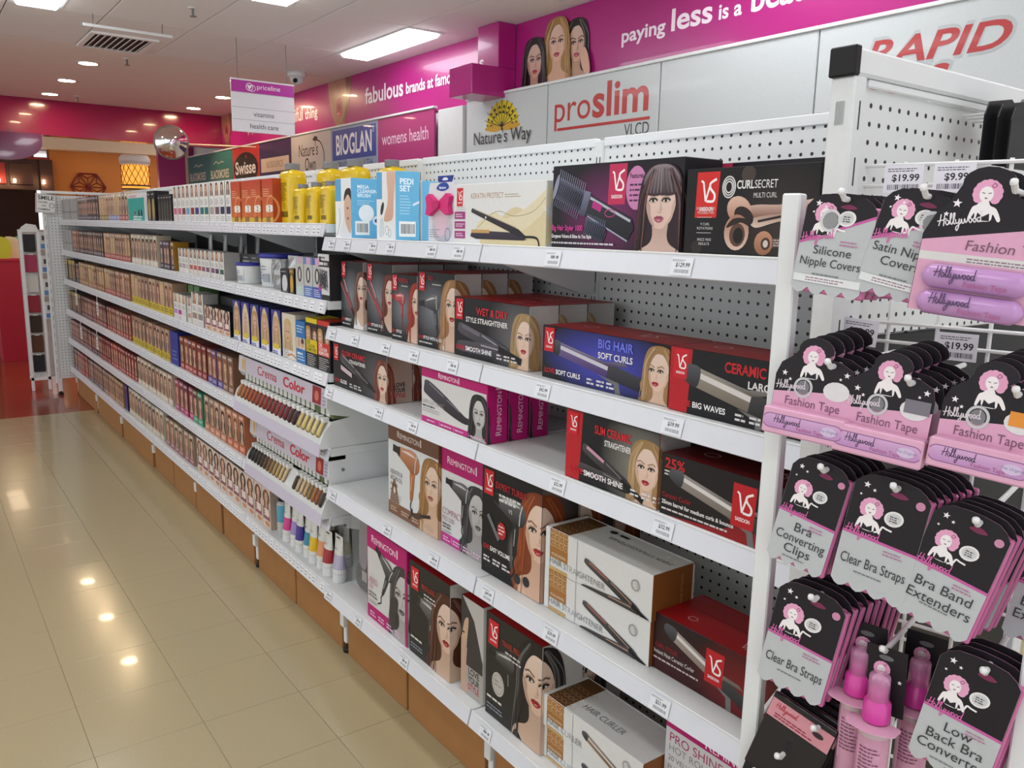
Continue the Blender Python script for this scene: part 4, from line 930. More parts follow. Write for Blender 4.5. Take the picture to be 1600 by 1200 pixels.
A.ell(.013, .124, .006, .027, '#8a90a6', 12, -.36).poly(T([(.28,-.17),(.4,-.16),(.4,.17),(.28,.15)]), '#3e4152', '#767b92').poly(T([(.4,-.13),(1.25,-.15),(1.3,.02),(1.22,.13),(.4,.14)]), '#17171c', '#33343e').line(T([(.42,.1),(1.2,.09)]), .005, '#b3b6c4').poly(T([(.48,.0),(.66,.0),(.66,.09),(.48,.09)]), '#b2317f').ring(.178, .07, .014, .007, .002, '#b2317f').line(T([(.45,-.13),(1.25,-.15)]), .003, '#9ea2b4')
T = TR(.135, .038, .06, -.25); A.poly(T([(-.5,-.28),(.5,-.3),(.6,0),(.5,.28),(-.5,.26)]), '#2d3040', '#4d5268')
for k in range(10): A.line(T([(-.45 + .1 * k, .24), (-.46 + .1 * k, .42)]), .0014, '#767b94').line(T([(-.42 + .1 * k, -.2), (-.36 + .1 * k, .2)]), .002, '#14151c')
portrait(A, .312, .088, .040, '#33232a', '#d8b8ab', '#a8566a', 'bob', -.08, '#8a5f58', '#2a1c22')
A.text('Big Hair Styler 1000', .004, .036, .0105, '#c63b90', bold=True, fit=.098).text('Gorgeous Volume & Shine As You Style', .004, .021, .0068, '#e9e6ea', bold=True, fit=.125).smudge(.004, .009, .21, .0034, 1, .006, '#c9c6cc', 4)
bh = carton('hair_tool_box', 'dark purple hot brush box with a fringed brunette on the near top shelf', -1.379, 1.112, z, w, d, h, faces('#17131b', '#19161b', '#1c191f'), A)
B_ = Art(); B_.rect(0, 0, w, h, '#1e1b22'); vs_flag(B_, .10, h - .004, .052, '#bd2f57')
carton('hair_tool_box', 'dark hot brush box half hidden behind the two nearest top shelf boxes', -1.15, 1.22, z, .36, .1, h * .97, faces('#1c191f', '#19161b', '#1c191f'), B_)
# curl secret
w, d, h = .262, .13, .143
A = Art(); A.rect(0, 0, w + d, h, '#151314').glow(.2, .05, .1, .1, '#3a302b', '#151314').ell(.03, .012, .012, .012, '#2c2725', 12).ell(.13, .13, .014, .014, '#453a33', 12)
vs_flag(A, .024, h - .006, .052, '#cc2a26')
for k in range(3): A.ring(.092, h - .032, .013 - .003 * k, .017 - .004 * k, .0022, '#d6d4d3', 20)
A.text('CURL', .108, h - .035, .0125, '#e6e4e3', bold=True, fit=.034).text('SECRET', .143, h - .035, .0125, '#e6e4e3', fit=.044).text('MULTI CURL', .187, h - .05, .0078, '#d6d4d3', 'r', fit=.045)
for k in range(3):
    for j in range(2): A.text((('ENDLESS CURL', 'POSSIBILITIES'), ('9 CURL', 'ROTATIONS'), ('FRIZZ FREE', 'RESULTS'))[k][j], .046, .075 - .026 * k - .007 * j, .0042, '#cfcdcc', 'c')
    if k < 2: A.rect(.028, .062 - .026 * k, .06, .0628 - .026 * k, '#cfcdcc')
cu = '#a5725b'
A.sp([(.125,.076),(.15,.082),(.2,.082),(.262,.09),(.262,.074),(.2,.07),(.15,.062)], dark(cu, .6), '#d8bcae').sp([(.14,.06),(.19,.068),(.25,.078),(.25,.066),(.19,.055),(.15,.046)], '#d8c1b4', '#8a6150').line([(.155,.056),(.2,.064)], .004, '#2c2320')
A.ell(.116, .074, .026, .021, cu, 20, -.5, '#d9b6a4').ell(.126, .064, .021, .014, '#2a211f', 16, -.5).ell(.113, .038, .025, .029, '#d6b9aa', 20, 0, cu).ell(.115, .034, .016, .019, '#5d4035', 16).ell(.117, .033, .010, .013, '#1c1513', 14).sp([(.092,.045),(.105,.06),(.13,.06),(.138,.048),(.12,.054)], '#2a211f', None, 4)
A.ell(.168, .022, .018, .019, '#8f6046', 16, 0, '#c08e72').ell(.172, .021, .009, .010, '#4a3128', 12).ell(.172, .021, .005, .006, '#cfc7c4', 10).rect(.185, .016, .21, .03, '#5a4b44').smudge(.187, .026, .209, .002, 3, .004, '#b5aaa4', 3)
carton('hair_tool_box', 'black multi curl box with rose gold curler, last on the top shelf', -1.006, 1.108, z, w, d, h, faces('#151314', '#1a1818', '#242021'), A)

# ---- second shelf
z = 1.1605
def tall_vs(name_label, X, Y, w, d, h, hair, dev, dargs, fx, foot='', title='', skin='#d6b7a3', px=None, py=None, ps=.042, style='wavy', bgc='#7b7f86', top='#e4e2e0', z=z, tw=None):
    A = Art(); A.rect(0, 0, w, h, BK).glow(w * .45, h * .5, w * .55, h * .42, bgc, BK); side_bg(A, w, d, h)
    portrait(A, px if px else w * .93, py if py else h * .55, ps, hair, skin, '#a3202f', style, -.1, None, top)
    dev(A, *dargs)
    vs_common(A, w, d, h, min(.033, w * .2), foot)
    if title: A.text(title, w * .30, h - .022, .011, '#9c2a32', bold=True, fit=tw or w * .38).smudge(w * .42, h - .034, w * .68, .003, 1, .01, '#bdbbbb', 3)
    T = vs_top(Art(), w, d)
    return carton('hair_tool_box', name_label, X, Y, z, w, d, h, faces(BK, '#a09d9b', '#9a1620'), A, T)
st = lambda A, *a: straightener(A, *a)
tall_vs('tall dark straightener box with a brunette in white, first on the second shelf', -2.50, 1.145, .160, .06, .212, '#6b3d30', st, (.02, .16, .085, .055, .011, '#a3262c', '#c9ced6'), 1, 'PERFECT', '', px=.15, py=.125, ps=.034)
b2 = tall_vs('tall dark straightener box with an auburn model, second on the second shelf', -2.325, 1.15, .168, .085, .213, '#743527', st, (.025, .16, .11, .045, .012, '#a3262c', '#c3b2ae'), 1, 'STYLING PLUS', '', px=.152, py=.125, ps=.034, top='#1d1b1e')
clone_behind(b2, 2, .088, 'tall dark straightener box with an auburn model')
tall_vs('dark dryer box with a red hair dryer and red-haired model', -2.146, 1.14, .150, .075, .190, '#a2331f', dryer, (.052, .118, .036, 0, '#c22a38', '#8f1a26'), 1, 'STYLE', 'PROFESSIONAL', px=.152, py=.112, ps=.034, top='#d6b7a3')
b4 = tall_vs('dark dryer box with a black dryer and a blonde in white', -1.992, 1.14, .190, .082, .205, '#a87b4c', dryer, (.075, .118, .05, .15, '#3a3c42', '#202226'), 1, 'STYLE WITH A GO', 'GO', px=.182, py=.118, ps=.042, tw=.025)
clone_behind(b4, 2, .085, 'dark dryer box with a black dryer and a blonde in white')
# wet & dry
w, d, h = .318, .085, .150
def low_vs(label, X, Y, Z, w, d, h, title, sub, foot, hair, dev, bgc, tx, ty, th, px, py, ps, tc='#c92b35', style='long', flag=.036, redband=False, tf=None, sf=None, facs=None, sidec=('#a8a5a3', '#d2cfcd'), love=True):
    A = Art(); A.rect(0, 0, w, h, BK)
    if bgc: A.glow(px - ps * .6 if bgc[1] else w * .45, h * .5, w * .42, h * .8, bgc[0], BK)
    side_bg(A, w, d, h, *sidec)
    if redband: A.poly([(0, 0), (.045, 0), (.052, h), (0, h)], '#b5202a')
    if hair: portrait(A, px, py, ps, hair, '#dcbca8', '#b0303c', style, -.05, None, '#d9b8a4')
    dev(A); vs_common(A, w, d, h, flag, '')
    A.text(title, tx, ty, th, tc, 'r', bold=True, fit=tf); A.text(sub, tx, ty - th * 1.25, th * .72, '#e6e4e4', 'r', bold=True, fit=sf)
    if foot:
        fs = min(.011, h * .085); fw = text_width(foot, fs, 1, True); u0 = .012 if not redband else .018
        A.text('LOVE', u0, h * .115, fs, RD, bold=True); A.text(foot, u0 + text_width('LOVE', fs, 1, True) + .004, h * .115, fs, '#f0efef', bold=True)
        x = u0 + text_width('LOVE', fs, 1, True) + fw + .025
        for k in range(3): A.smudge(x + .03 * k, h * .14, x + .024 + .03 * k, .004, 2, .008, '#d8d6d6', k)
    return carton('hair_tool_box', label, X, Y, Z, w, d, h, facs or faces(BK, '#a8a5a3', '#a3161f'), A, vs_top(Art(), w, d))
wd = low_vs('wide dark straightener box with silver-edged tool and long-haired blonde, second shelf', -1.800, 1.138, z, w, d, h, 'WET & DRY', 'STYLE STRAIGHTENER', 'SMOOTH SHINE', '#b99a6c',
       lambda A: straightener(A, .02, .075, .235, .03, .034, '#34313c', '#6a6672', .45, '#a09caa'), ('#6d6c70', 1), .235, .112, .017, .30, .07, .036)
clone_behind(wd, 2, .088, 'wide dark straightener box with silver-edged tool and long-haired blonde')
w, d, h = .380, .125, .116
low_vs('wide blue and black curler box with purple barrel on the second shelf', -1.424, 1.132, z, w, d, h, 'BIG HAIR', 'SOFT CURLS', 'SOFT CURLS', '#b08a5c',
       lambda A: (A.rect(.0, 0, .0, .0, BK), A.glow(.2, .06, .2, .075, '#4b4fc0', '#1a1c3a'), vs_flag(A, .010, h - .004, .036), curler(A, .045, .072, .30, .03, .03, '#5a3f86', '#1d1d2a', '#20222c'), portrait(A, .355, .06, .030, '#b08a5c', '#dcbca8', '#b0303c', 'wavy', -.25, None, '#d9b8a4')), None, .285, .088, .017, .355, .06, .030, '#6f78e8', 'wavy', .036, facs=faces('#1b1c34', '#8f1a20', '#9c1a1e'), sidec=('#8f1a20', '#8f1a20'))
w, d, h = .300, .12, .118
low_vs('black and red large curl tong box, last on the second shelf beside the rack', -1.034, 1.122, z, w, d, h, 'CERAMIC CURLER', 'LARGE CURLS', 'BIG WAVES', None,
       lambda A: curler(A, .05, .072, .25, .03, .036, '#8e8474', '#1c1c1f', '#2b2b2d'), None, .29, .088, .017, 0, 0, 0, '#c4222b', flag=.036, redband=True, tf=.165, sf=.115, facs=faces('#1d1c20', '#a3161f', '#9a1620'), sidec=('#a3161f', '#a3161f'))

# ---- third shelf
z = .9685
w, d, h = .372, .085, .142
la = low_vs('wide dark slim straightener box with an auburn model, first on the third shelf', -2.497, 1.112, z, w, d, h, 'GLOW CERAMIC', 'STRAIGHTENER', 'GLOSS', '#7a3a27',
       lambda A: (straightener(A, .06, .108, .27, .035, .018, '#1c1c20', '#8c8890', .12, '#8f9298'), A.poly([(.06, .075), (.14, .058), (.14, .044), (.06, .06)], '#cdb8c0')), ('#5c5a5e', 1), .235, .108, .015, .345, .068, .036, style='long', sidec=('#8e6f60', '#b9a498'))
A = Art(); A.rect(0, 0, .01, .01, BK)
A = Art(); 
for k, t in enumerate(('LOVE', 'YOUR', 'STYLE')): A.text(t, .02, .05 - .016 * k, .012, ('#2a2424', '#2a2424', '#b5303a')[k], bold=True, fit=.04)
A.emit(MB(), lambda u, v, t: (w + .0012 + t, u, v), 0, d, 0, h).build('side_lettering', M['print'], la)
clone_behind(la, 1, .088, 'wide dark slim straightener box with an auburn model')
def rem(A, u, v, h, c='#efe3ea', rot=0.0, fit=None):
    A.text('R', u, v, h * 1.25, c, rot=rot); wR = text_width('R', h * 1.25)
    A.text('EMINGTON', u + wR * cos(rot), v + wR * sin(rot), h, c, rot=rot, track=-.03); wE = wR + text_width('EMINGTON', h, 1, False, -.03) + h * .3
    P = [(wE, -.1 * h), (wE + h * .32, -.1 * h), (wE + h * .32, h * 1.35), (wE, h * 1.35)]
    A.poly([(u + a * cos(rot) - b_ * sin(rot), v + a * sin(rot) + b_ * cos(rot)) for a, b_ in P], c); return A
w, d, h = .312, .06, .147
A = Art(); A.rect(0, 0, w, h, '#d3d3d3').rect(0, h - .024, w, h, PK).rect(0, 0, w, .016, '#bd2f84').rect(w - .004, 0, w + d, h, PK)
rem(A, .085, h - .018, .011); A.poly(cr([(.015,.105),(.02,.115),(.05,.112),(.13,.085),(.21,.052),(.235,.048),(.24,.035),(.2,.032),(.12,.048),(.03,.075),(.012,.085)], 4), '#26242a', '#4a4852').line([(.04,.108),(.19,.058)], .003, '#82808a').rect(.11, .078, .135, .084, '#44424a')
A.text('SUPER GLIDE CERAMIC', .006, .052, .0105, '#8c7b80', fit=.11).smudge(.006, .043, .1, .0045, 1, .007, '#4a4a4e', 2).smudge(.006, .036, .1, .003, 2, .006, '#a3a3a6', 4)
portrait(A, .277, .066, .03, '#2b2a2c', '#b9b7b6', '#4a4848', 'long', 0, '#55535a', '#c9c8c8', True)
for k in range(4): A.smudge(.03 + .07 * k, .006, .088 + .07 * k, .004, 1, .006, '#e3b5d0', k).rect(.093 + .07 * k, .004, .0945 + .07 * k, .013, '#e9c7da')
rem(A, w + d * .68, .018, .013, '#e9c3d8', pi / 2)
r3 = carton('hair_tool_box', 'pink and white straightener box with a black-haired portrait on the third shelf', -1.902, 1.10, z, w, d, h, faces(PK, PK, PK), A)
clone_behind(r3, 2, .064, 'pink and white straightener box with a black-haired portrait')
w, d, h = .268, .085, .147
low_vs('black and red slim straightener box with pink plates on the third shelf', -1.296, 1.10, z, w, d, h, 'SLIM CERAMIC', 'STRAIGHTENER', 'SMOOTH SHINE', '#b08d5e',
       lambda A: straightener(A, .055, .078, .195, .022, .024, '#1d1a1d', '#c690a8', .62, '#7d767c'), ('#8a8880', 1), .195, .112, .016, .238, .07, .034, flag=.032, redband=True, tf=.105, sf=.075, facs=faces(BK, '#7a1219', '#7c1219'))
w, d, h = .300, .11, .117
A = Art(); A.rect(0, 0, w, h, '#1a1517').poly([(0, 0), (w, 0), (w, h * .75), (.14, h * .1)], '#8f1a20', '#451216').text('25%', .008, h - .026, .018, '#b8252c', bold=True, fit=.048).smudge(.008, h - .034, .05, .003, 2, .006, '#c9c5c5', 2)
curler(A, .038, .078, .255, .03, .027, '#8b8076', '#1b1b1e', '#2c2c30'); vs_flag(A, .165, h - .014, .052, '#b91f28')
A.text('Ceramic Curler', .005, .035, .009, '#a81f27', fit=.07).text('25mm barrel for medium curls & bounce', .005, .022, .0072, '#e9e6e6', bold=True, fit=.165).smudge(.005, .011, .2, .0034, 1, .005, '#cfc9c9', 5)
carton('hair_tool_box', 'black and red ceramic curler box marked twenty-five percent, end of the third shelf', -1.017, 1.096, z, w, d, h, faces('#1a1517', '#5d1116', '#5d1116'), A, vs_top(Art(), w, d))
carton('hair_tool_box', 'dark red carton standing behind the ceramic curler box', -1.12, 1.235, z, .30, .11, .15, faces('#4d1014', '#4d1014', '#561014'), vs_top(Art().rect(0,0,.001,.001,RD), .3, .15))

# ---- fourth shelf
z = .6225
w, d, h = .292, .09, .28
A = Art(); A.rect(0, 0, w, h, '#d5d8da').rect(0, h - .048, w, h, '#6d4a38'); rem(A, .055, h - .034, .0155, '#e7dcd3')
A.rect(0, 0, w, .04, '#7d563e').sp([(.012,.03),(.02,.08),(.038,.115),(.056,.08),(.066,.03)], '#8a6446').sp([(.032,.075),(.038,.09),(.044,.075),(.038,.068)], '#e9e1d6', None, 3)
portrait(A, .262, .145, .048, '#a5794c', '#d6b59b', '#a85a55', 'wavy', -.2, '#c69c68', '#d6b59b'); dryer(A, .128, .188, .075, -.12, '#b9703a', '#2a2424'); A.poly([(.155,.022),(.2,.034),(.2,.052),(.155,.04)], '#4c3328').line([(.2,.043),(.25,.055)], .01, '#2e211b').rect(.14, .03, .15, .05, '#222')
for k, t in enumerate(('KERATIN &', 'ARGAN OIL')): A.text(t, .014, .128 - .019 * k, .0145, '#84797a', fit=.075)
A.text('Nourish', .014, .09, .013, '#4a4446', shear=.4, fit=.045).smudge(.014, .075, .04, .005, 1, .01, '#7d7a7c', 2).smudge(.014, .064, .1, .0025, 4, .008, '#9a9a9c', 5)
for k in range(4): A.smudge(.016 + .066 * k, .022, .066 + .066 * k, .004, 2, .008, '#cdb5a3', k)
carton('hair_tool_box', 'brown and white dryer box with a copper hair dryer on the fourth shelf', -2.172, 1.14, z, w, d, h, faces('#d5d8da', '#6d4a38', '#6d4a38'), A)
w, d, h = .215, .09, .272
A = Art(); A.rect(0, 0, w, h, '#d3d4d5').rect(0, h - .062, w, h, PK).rect(0, 0, w, .03, '#c03490'); rem(A, .028, h - .04, .0158)
portrait(A, .178, .125, .045, '#3a3a3d', '#a9a7a6', '#4a4848', 'wavy', .1, '#8f8d8d', '#a9a7a6', True); dryer(A, .098, .165, .058, -.12, '#2d2e33', '#1a1a1d')
A.text('COMPACT', .008, .085, .018, '#b58a96', fit=.098).text('PRO 2100', .008, .066, .014, '#a58a90', fit=.06).smudge(.008, .054, .07, .0055, 2, .009, '#6d6a6c', 2).smudge(.008, .036, .06, .003, 2, .006, '#9a989a', 3)
for k in range(4): A.smudge(.012 + .05 * k, .017, .05 + .05 * k, .004, 2, .008, '#ecc4dc', k).rect(.055 + .05 * k, .008, .0565 + .05 * k, .024, '#ecd0e0')
carton('hair_tool_box', 'pink and white compact dryer box with a grey portrait on the fourth shelf', -1.876, 1.148, z, w, d, h, faces('#d3d4d5', PK, PK), A)
w, d, h = .243, .11, .283
A = Art(); A.rect(0, 0, w, h, '#131214').glow(.17, .09, .06, .08, '#a9a6a2', '#131214'); side_bg(A, w, d, h, '#6b5a54', '#3a3230')
portrait(A, .235, .165, .058, '#8f4526', '#dcb8a0', '#b3303a', 'wavy', -.05, '#b5673c', '#d9b8a0'); dryer(A, .125, .19, .072, -.1, '#26272b', '#121214')
vs_flag(A, .012, h - .01, .044); A.text('EXPERT TURBO', .06, h - .048, .0155, '#b3262d', bold=True, fit=.125).smudge(.075, h - .066, .17, .006, 2, .012, '#d8d5d5', 4)
A.line([(.03,.155),(.075,.105)], .012, '#6f7176').ell(.088, .13, .018, .022, '#b3262d', 18).smudge(.075, .138, .1, .004, 3, .009, '#e6cfcf', 4).text('VS', .115, .185, .01, '#d6d6d8')
A.ell(.155, .03, .013, .013, '#2a2c30', 12).ell(.19, .035, .013, .013, '#2a2c30', 12).text('LOVE', .01, .066, .011, RD, bold=True, fit=.026).text('EASY VOLUME', .04, .066, .011, '#f0efef', bold=True, fit=.085)
for k in range(3): A.smudge(.012 + .04 * k, .042, .046 + .04 * k, .005, 2, .009, '#d8d5d5', k)
et = carton('hair_tool_box', 'tall black dryer box with a red-haired model on the fourth shelf', -1.650, 1.13, z, w, d, h, faces('#131214', '#4a3a36', '#2a1a1c'), A)
clone_behind(et, 2, .115, 'tall black dryer box with a red-haired model')
# white and gold straightener boxes
GO = '#a5703a'
def gold_box(label, X, Y, Z, w, d, h, word, dev, toptext=True):
    A = Art(); A.rect(0, 0, w, h, '#d9dad9'); g0, g1 = .016, w * .235
    A.rect(g0, h * .3, g1, h, GO)
    for i in range(5):
        for j in range(3):
            cx, cy, r = g0 + .008 + .0155 * i, h * .66 + .0145 * j, .009
            P = [(cx + r * cos(pi / 3 * k), cy + r * sin(pi / 3 * k)) for k in range(7)]; A.line([p for p in P], .0007, '#e2cba0'); A.line([(cx, cy), P[0]], .0006, '#e2cba0').line([(cx, cy), P[2]], .0006, '#e2cba0').line([(cx, cy), P[4]], .0006, '#e2cba0')
    A.rect(g1, 0, g1 + .03, h, '#d9dad9').rect(0, 0, g0, h, '#dcdddc').rect(g0, h * .92 if False else 0, g1, h * .08, '#c9a468'); A.text('MODELSPREFER', (g0 + g1) / 2, h * .37, .0062, '#e9dcc2', 'c', fit=.05).text(word, g0, h * .16, .014, '#8f9191', fit=w * .55 if len(word) > 12 else w * .38)
    dev(A); A.ring(w * .86, h * .62, .011, .011, .0025, '#9a9b99').ell(w * .86, h * .62, .006, .006, '#c9c9c7', 10)
    B_ = Art(); B_.rect(w, 0, w + d, h, '#8a5427').rect(w + d - .006, 0, w + d, h, '#dcdcda').text('HAIR STYLING', w + d * .72, .02, .0065, '#c99a5c', rot=pi / 2)
    Tp = Art(); Tp.rect(.016, 0, w * .235, d, '#5f3d20')
    for i in range(5):
        for j in range(4): Tp.ring(.026 + .0155 * i, .014 + .022 * j, .007, .007, .0007, '#c9a878', 6)
    if toptext: Tp.text(word, w * .95, d * .62, .012, '#7d7f7f', 'l', rot=pi, fit=w * .55).ell(w * .36, d * .8, .012, .008, '#1b1b1d', 8).rect(w * .42, d * .76, w * .5, d * .84, '#1b1b1d')
    else: Tp.text(word, w * .30, d * .25, .018, '#7d7f7f', fit=w * .4)
    return carton('hair_tool_box', label, X, Y, Z, w, d, h, faces('#d9dad9', '#8a5427', '#dcdddc'), A, Tp, art2=B_)
sd = lambda A: straightener(A, .135, .062, .30, .008, .018, '#2a2626', '#9a5f58', .75, '#c79a80')
gold_box('white and gold straightener box, lower of the stacked pair on the fourth shelf', -1.397, 1.136, z, .337, .12, .098, 'HAIR STRAIGHTENER', sd)
gold_box('white and gold straightener box, upper of the stacked pair on the fourth shelf', -1.393, 1.133, z + .0995, .337, .12, .098, 'HAIR STRAIGHTENER', sd)
w, d, h = .300, .14, .119
A = Art(); A.poly([(0, 0), (w, 0), (w, h), (0, h)], '#3a1114', '#26181a').glow(.22, .05, .12, .09, '#7a1a1e', '#331315')
curler(A, .045, .093, .24, .025, .026, '#98877e', '#1b1b1e', '#2c2c30'); vs_flag(A, .135, h - .018, .046, '#b91f28')
A.text('CURL STYLER', .006, .05, .0085, '#9c2228', fit=.06).text('Instant Heat Ceramic Curler', .004, .036, .0085, '#ddd6d6', fit=.105).smudge(.004, .024, .13, .0036, 1, .006, '#c2b5b5', 3)
carton('hair_tool_box', 'dark red curling iron box, last on the fourth shelf beside the rack', -1.060, 1.145, z, w, d, h, faces('#26181a', '#7c1319', '#9c151c'), A, vs_top(Art().line([(0, d * .55), (w, d * .55)], .0012, '#5d0e12'), w, d * .5))

# ---- bottom shelf
z = .2625
cp = empty('clipper_pack', (-2.46, 1.14, z), 0, 'clear blister clipper pack with red base edge on the bottom shelf', 'pack')
MB().prism([(0, 0), (.185, 0), (.185, .29), (.17, .31), (.015, .31), (0, .29)], lambda u, v, t: (u, t, v), .05, .052, '#5f5b60').build('backing_card', M['print'], cp)
MB().cbox(.01, .175, .0, .05, .015, .285, None, .012).build('blister', M['blister'], cp)
q = MB(); q.prism(cr([(.06,.1),(.05,.16),(.06,.25),(.075,.272),(.105,.272),(.118,.25),(.112,.16),(.1,.1)], 4), lambda u, v, t: (u, t, v), .012, .045, '#77737a', '#3a373c'); q.build('clipper', M['gloss'], cp)
MB().prism(cr([(.03,.02),(.02,.07),(.05,.105),(.1,.095),(.14,.06),(.12,.02)], 4), lambda u, v, t: (u, t, v), .015, .045, '#2d2b2f').build('accessory_case', M['gloss'], cp)
q = MB(); [q.box(.07 + .012 * k, .075 + .012 * k, .013, .015, .05, .085, '#c9c6c2') for k in range(3)]; q.build('comb_teeth', M['gloss'], cp)
MB().box(.0, .185, .049, .05, .0, .04, '#a82a38').build('red_base_print', M['print'], cp); MB().box(.15, .183, .047, .0495, .13, .2, '#b3303a').build('red_panel', M['print'], cp)
c2 = copy_thing(cp, (-2.52, 1.25, z), None, 'clear blister clipper pack standing behind the front clipper pack')
w, d, h = .258, .08, .30
A = Art(); A.rect(0, 0, w, h, PK).rect(.004, .045, w - .012, h - .066, '#cfcfce').rect(w, 0, w + d, h, '#a51560'); rem(A, .03, h - .043, .0185)
portrait(A, .235, .14, .058, '#4a4645', '#b5b2b0', '#5a5656', 'long', -.15, '#7d7976', '#c5c3c2', True); A.rect(w - .012, 0, w, h, PK)
dryer(A, .128, .20, .062, -.5, '#3c3b3d', '#242325'); A.sp([(.15,.05),(.16,.12),(.2,.13),(.2,.09),(.18,.04)], '#3f3b3a')
A.text('AERO', .012, .12, .021, '#c58a94', fit=.06).text('2000', .012, .102, .014, '#c9a0a6', fit=.03).smudge(.012, .086, .09, .006, 2, .011, '#7c7a7a', 2).smudge(.012, .06, .07, .003, 2, .006, '#9d9b9b', 3)
for k in range(4): A.smudge(.02 + .055 * k, .022, .062 + .055 * k, .005, 2, .01, '#ecc4dc', k)
Tp = Art(); rem(Tp, .05, .03, .02, '#7c1048')
carton('hair_tool_box', 'pink and grey dryer box with a black dryer, left of the bottom shelf red boxes', -2.243, 1.10, z, w, d, h, faces(PK, '#a51560', '#8f1152'), A, Tp)
def bot_vs(label, X, Y, w, d, h, hair, title, px, py, ps, dv_, skin='#d4b39b', style='wavy'):
    A = Art(); A.rect(0, 0, w, h, '#2a2825'); side_bg(A, w, d, h, '#b3afa9', '#cdcac5')
    dv_(A); portrait(A, px, py, ps, hair, skin, '#a3262f', style, -.05, None, '#2a2825' if style == 'long' else '#d4b39b')
    vs_flag(A, .014, h - .014, .046); A.text(title, .072, h - .062, .014, '#a8382f', bold=True, fit=.07).smudge(.085, h - .078, .15, .005, 2, .011, '#c9c5c0', 3)
    A.smudge(.01, .05, .09, .006, 1, .01, '#d9d5d0', 5).smudge(.01, .03, .1, .004, 2, .009, '#8d93a0', 6)
    return carton('hair_tool_box', label, X, Y, z, w, d, h, faces('#2a2825', '#b3afa9', '#a3141c'), A, vs_top(Art(), w, d))
bot_vs('red-topped grey dryer box with an auburn-haired model on the bottom shelf', -1.972, 1.10, .222, .11, .283, '#59301f', 'PROLUXE', .205, .15, .058, lambda A: dryer(A, .105, .16, .062, -.15, '#4d4a45', '#2a2825', '#d8d3c8'))
w, d, h = .104, .20, .272
A = Art(); A.rect(0, 0, w, h, '#3d3a37').poly([(w*.05, h), (w, h), (w, h*.42), (w*.6, h*.8)], '#b9b6b2').sp([(0,.12),(.015,.2),(.035,.215),(.03,.16),(.02,.1)], '#c9a68e').rect(w * .25, .0, w, .082, '#a7a39e').poly([(0, 0), (.03, 0), (.026, .082), (.03, .13), (0, .16)], '#bfa08a').ell(.012, .17, .006, .003, '#2c2018', 8)
for k, t in enumerate(('LOVE', 'YOUR', 'STYLE')): A.text(t, .036, .062 - .022 * k, .017, ('#2a2828', '#2a2828', '#b5303a')[k], bold=True, fit=.052)
B_ = Art(); B_.rect(w, 0, w + d, h, '#c9c7c4')
Tp = Art(); Tp.ring(.05, .06, .017, .017, .006, '#b58a86')
carton('hair_tool_box', 'narrow red-topped box end lettered in three lines on the bottom shelf', -1.714, 1.112, z, w, d, h, faces('#3d3a37', '#c9c7c4', '#a3141c'), A, Tp, art2=B_)
tp = bot_vs('red-topped travel dryer box with a smiling dark-haired model on the bottom shelf', -1.590, 1.107, .229, .125, .277, '#2a2422', 'TRAVEL PRO', .212, .17, .062, lambda A: (dryer(A, .08, .17, .05, .05, '#2e2c29', '#232120', '#4a4845'), A.ell(.055, .1, .026, .032, '#b9b5ae', 20).ring(.055, .1, .02, .025, .0015, '#8d8983').smudge(.04, .105, .07, .004, 2, .01, '#8d8983', 2)), style='long')
clone_behind(tp, 1, .13, 'red-topped travel dryer box with a smiling dark-haired model')
cw = lambda A: curler(A, .15, .05, .32, .0, .016, '#8a6a48', '#2a2724', '#2a2724')
gold_box('white and gold curler box, lower of the pair at the bottom shelf', -1.367, 1.12, z, .325, .13, .08, 'HAIR CURLER', cw, False)
gold_box('white and gold curler box, upper of the pair at the bottom shelf', -1.365, 1.116, z + .0815, .325, .13, .08, 'HAIR CURLER', cw, False)
w, d, h = .30, .13, .275
A = Art(); A.rect(0, 0, w, h, '#cfcfd1').rect(0, h - .042, w, h, PK); rem(A, .10, h - .038, .017)
for k, (t, c, s_) in enumerate((('PRO SHINE', '#a8386a', .019), ('HOT ROLLERS', '#8d8a8f', .015), ('20 VELVETY SOFT', '#6d6b70', .011), ('FLOCKED ROLLERS', '#6d6b70', .011))): A.text(t, .01, h - .07 - .021 * k, s_, c)
A.smudge(.01, h - .155, .11, .004, 3, .008, '#98969b', 4).rect(0, 0, w, .1, '#c03490').ell(.2, .12, .05, .06, '#b9b6c6', 24).ring(.2, .12, .05, .06, .004, '#8b879c')
carton('hair_tool_box', 'pink and grey hot roller box at the bottom right of the shelves', -1.036, 1.172, z, w, d, h, faces('#cfcfd1', '#a51560', '#a51560'), A)

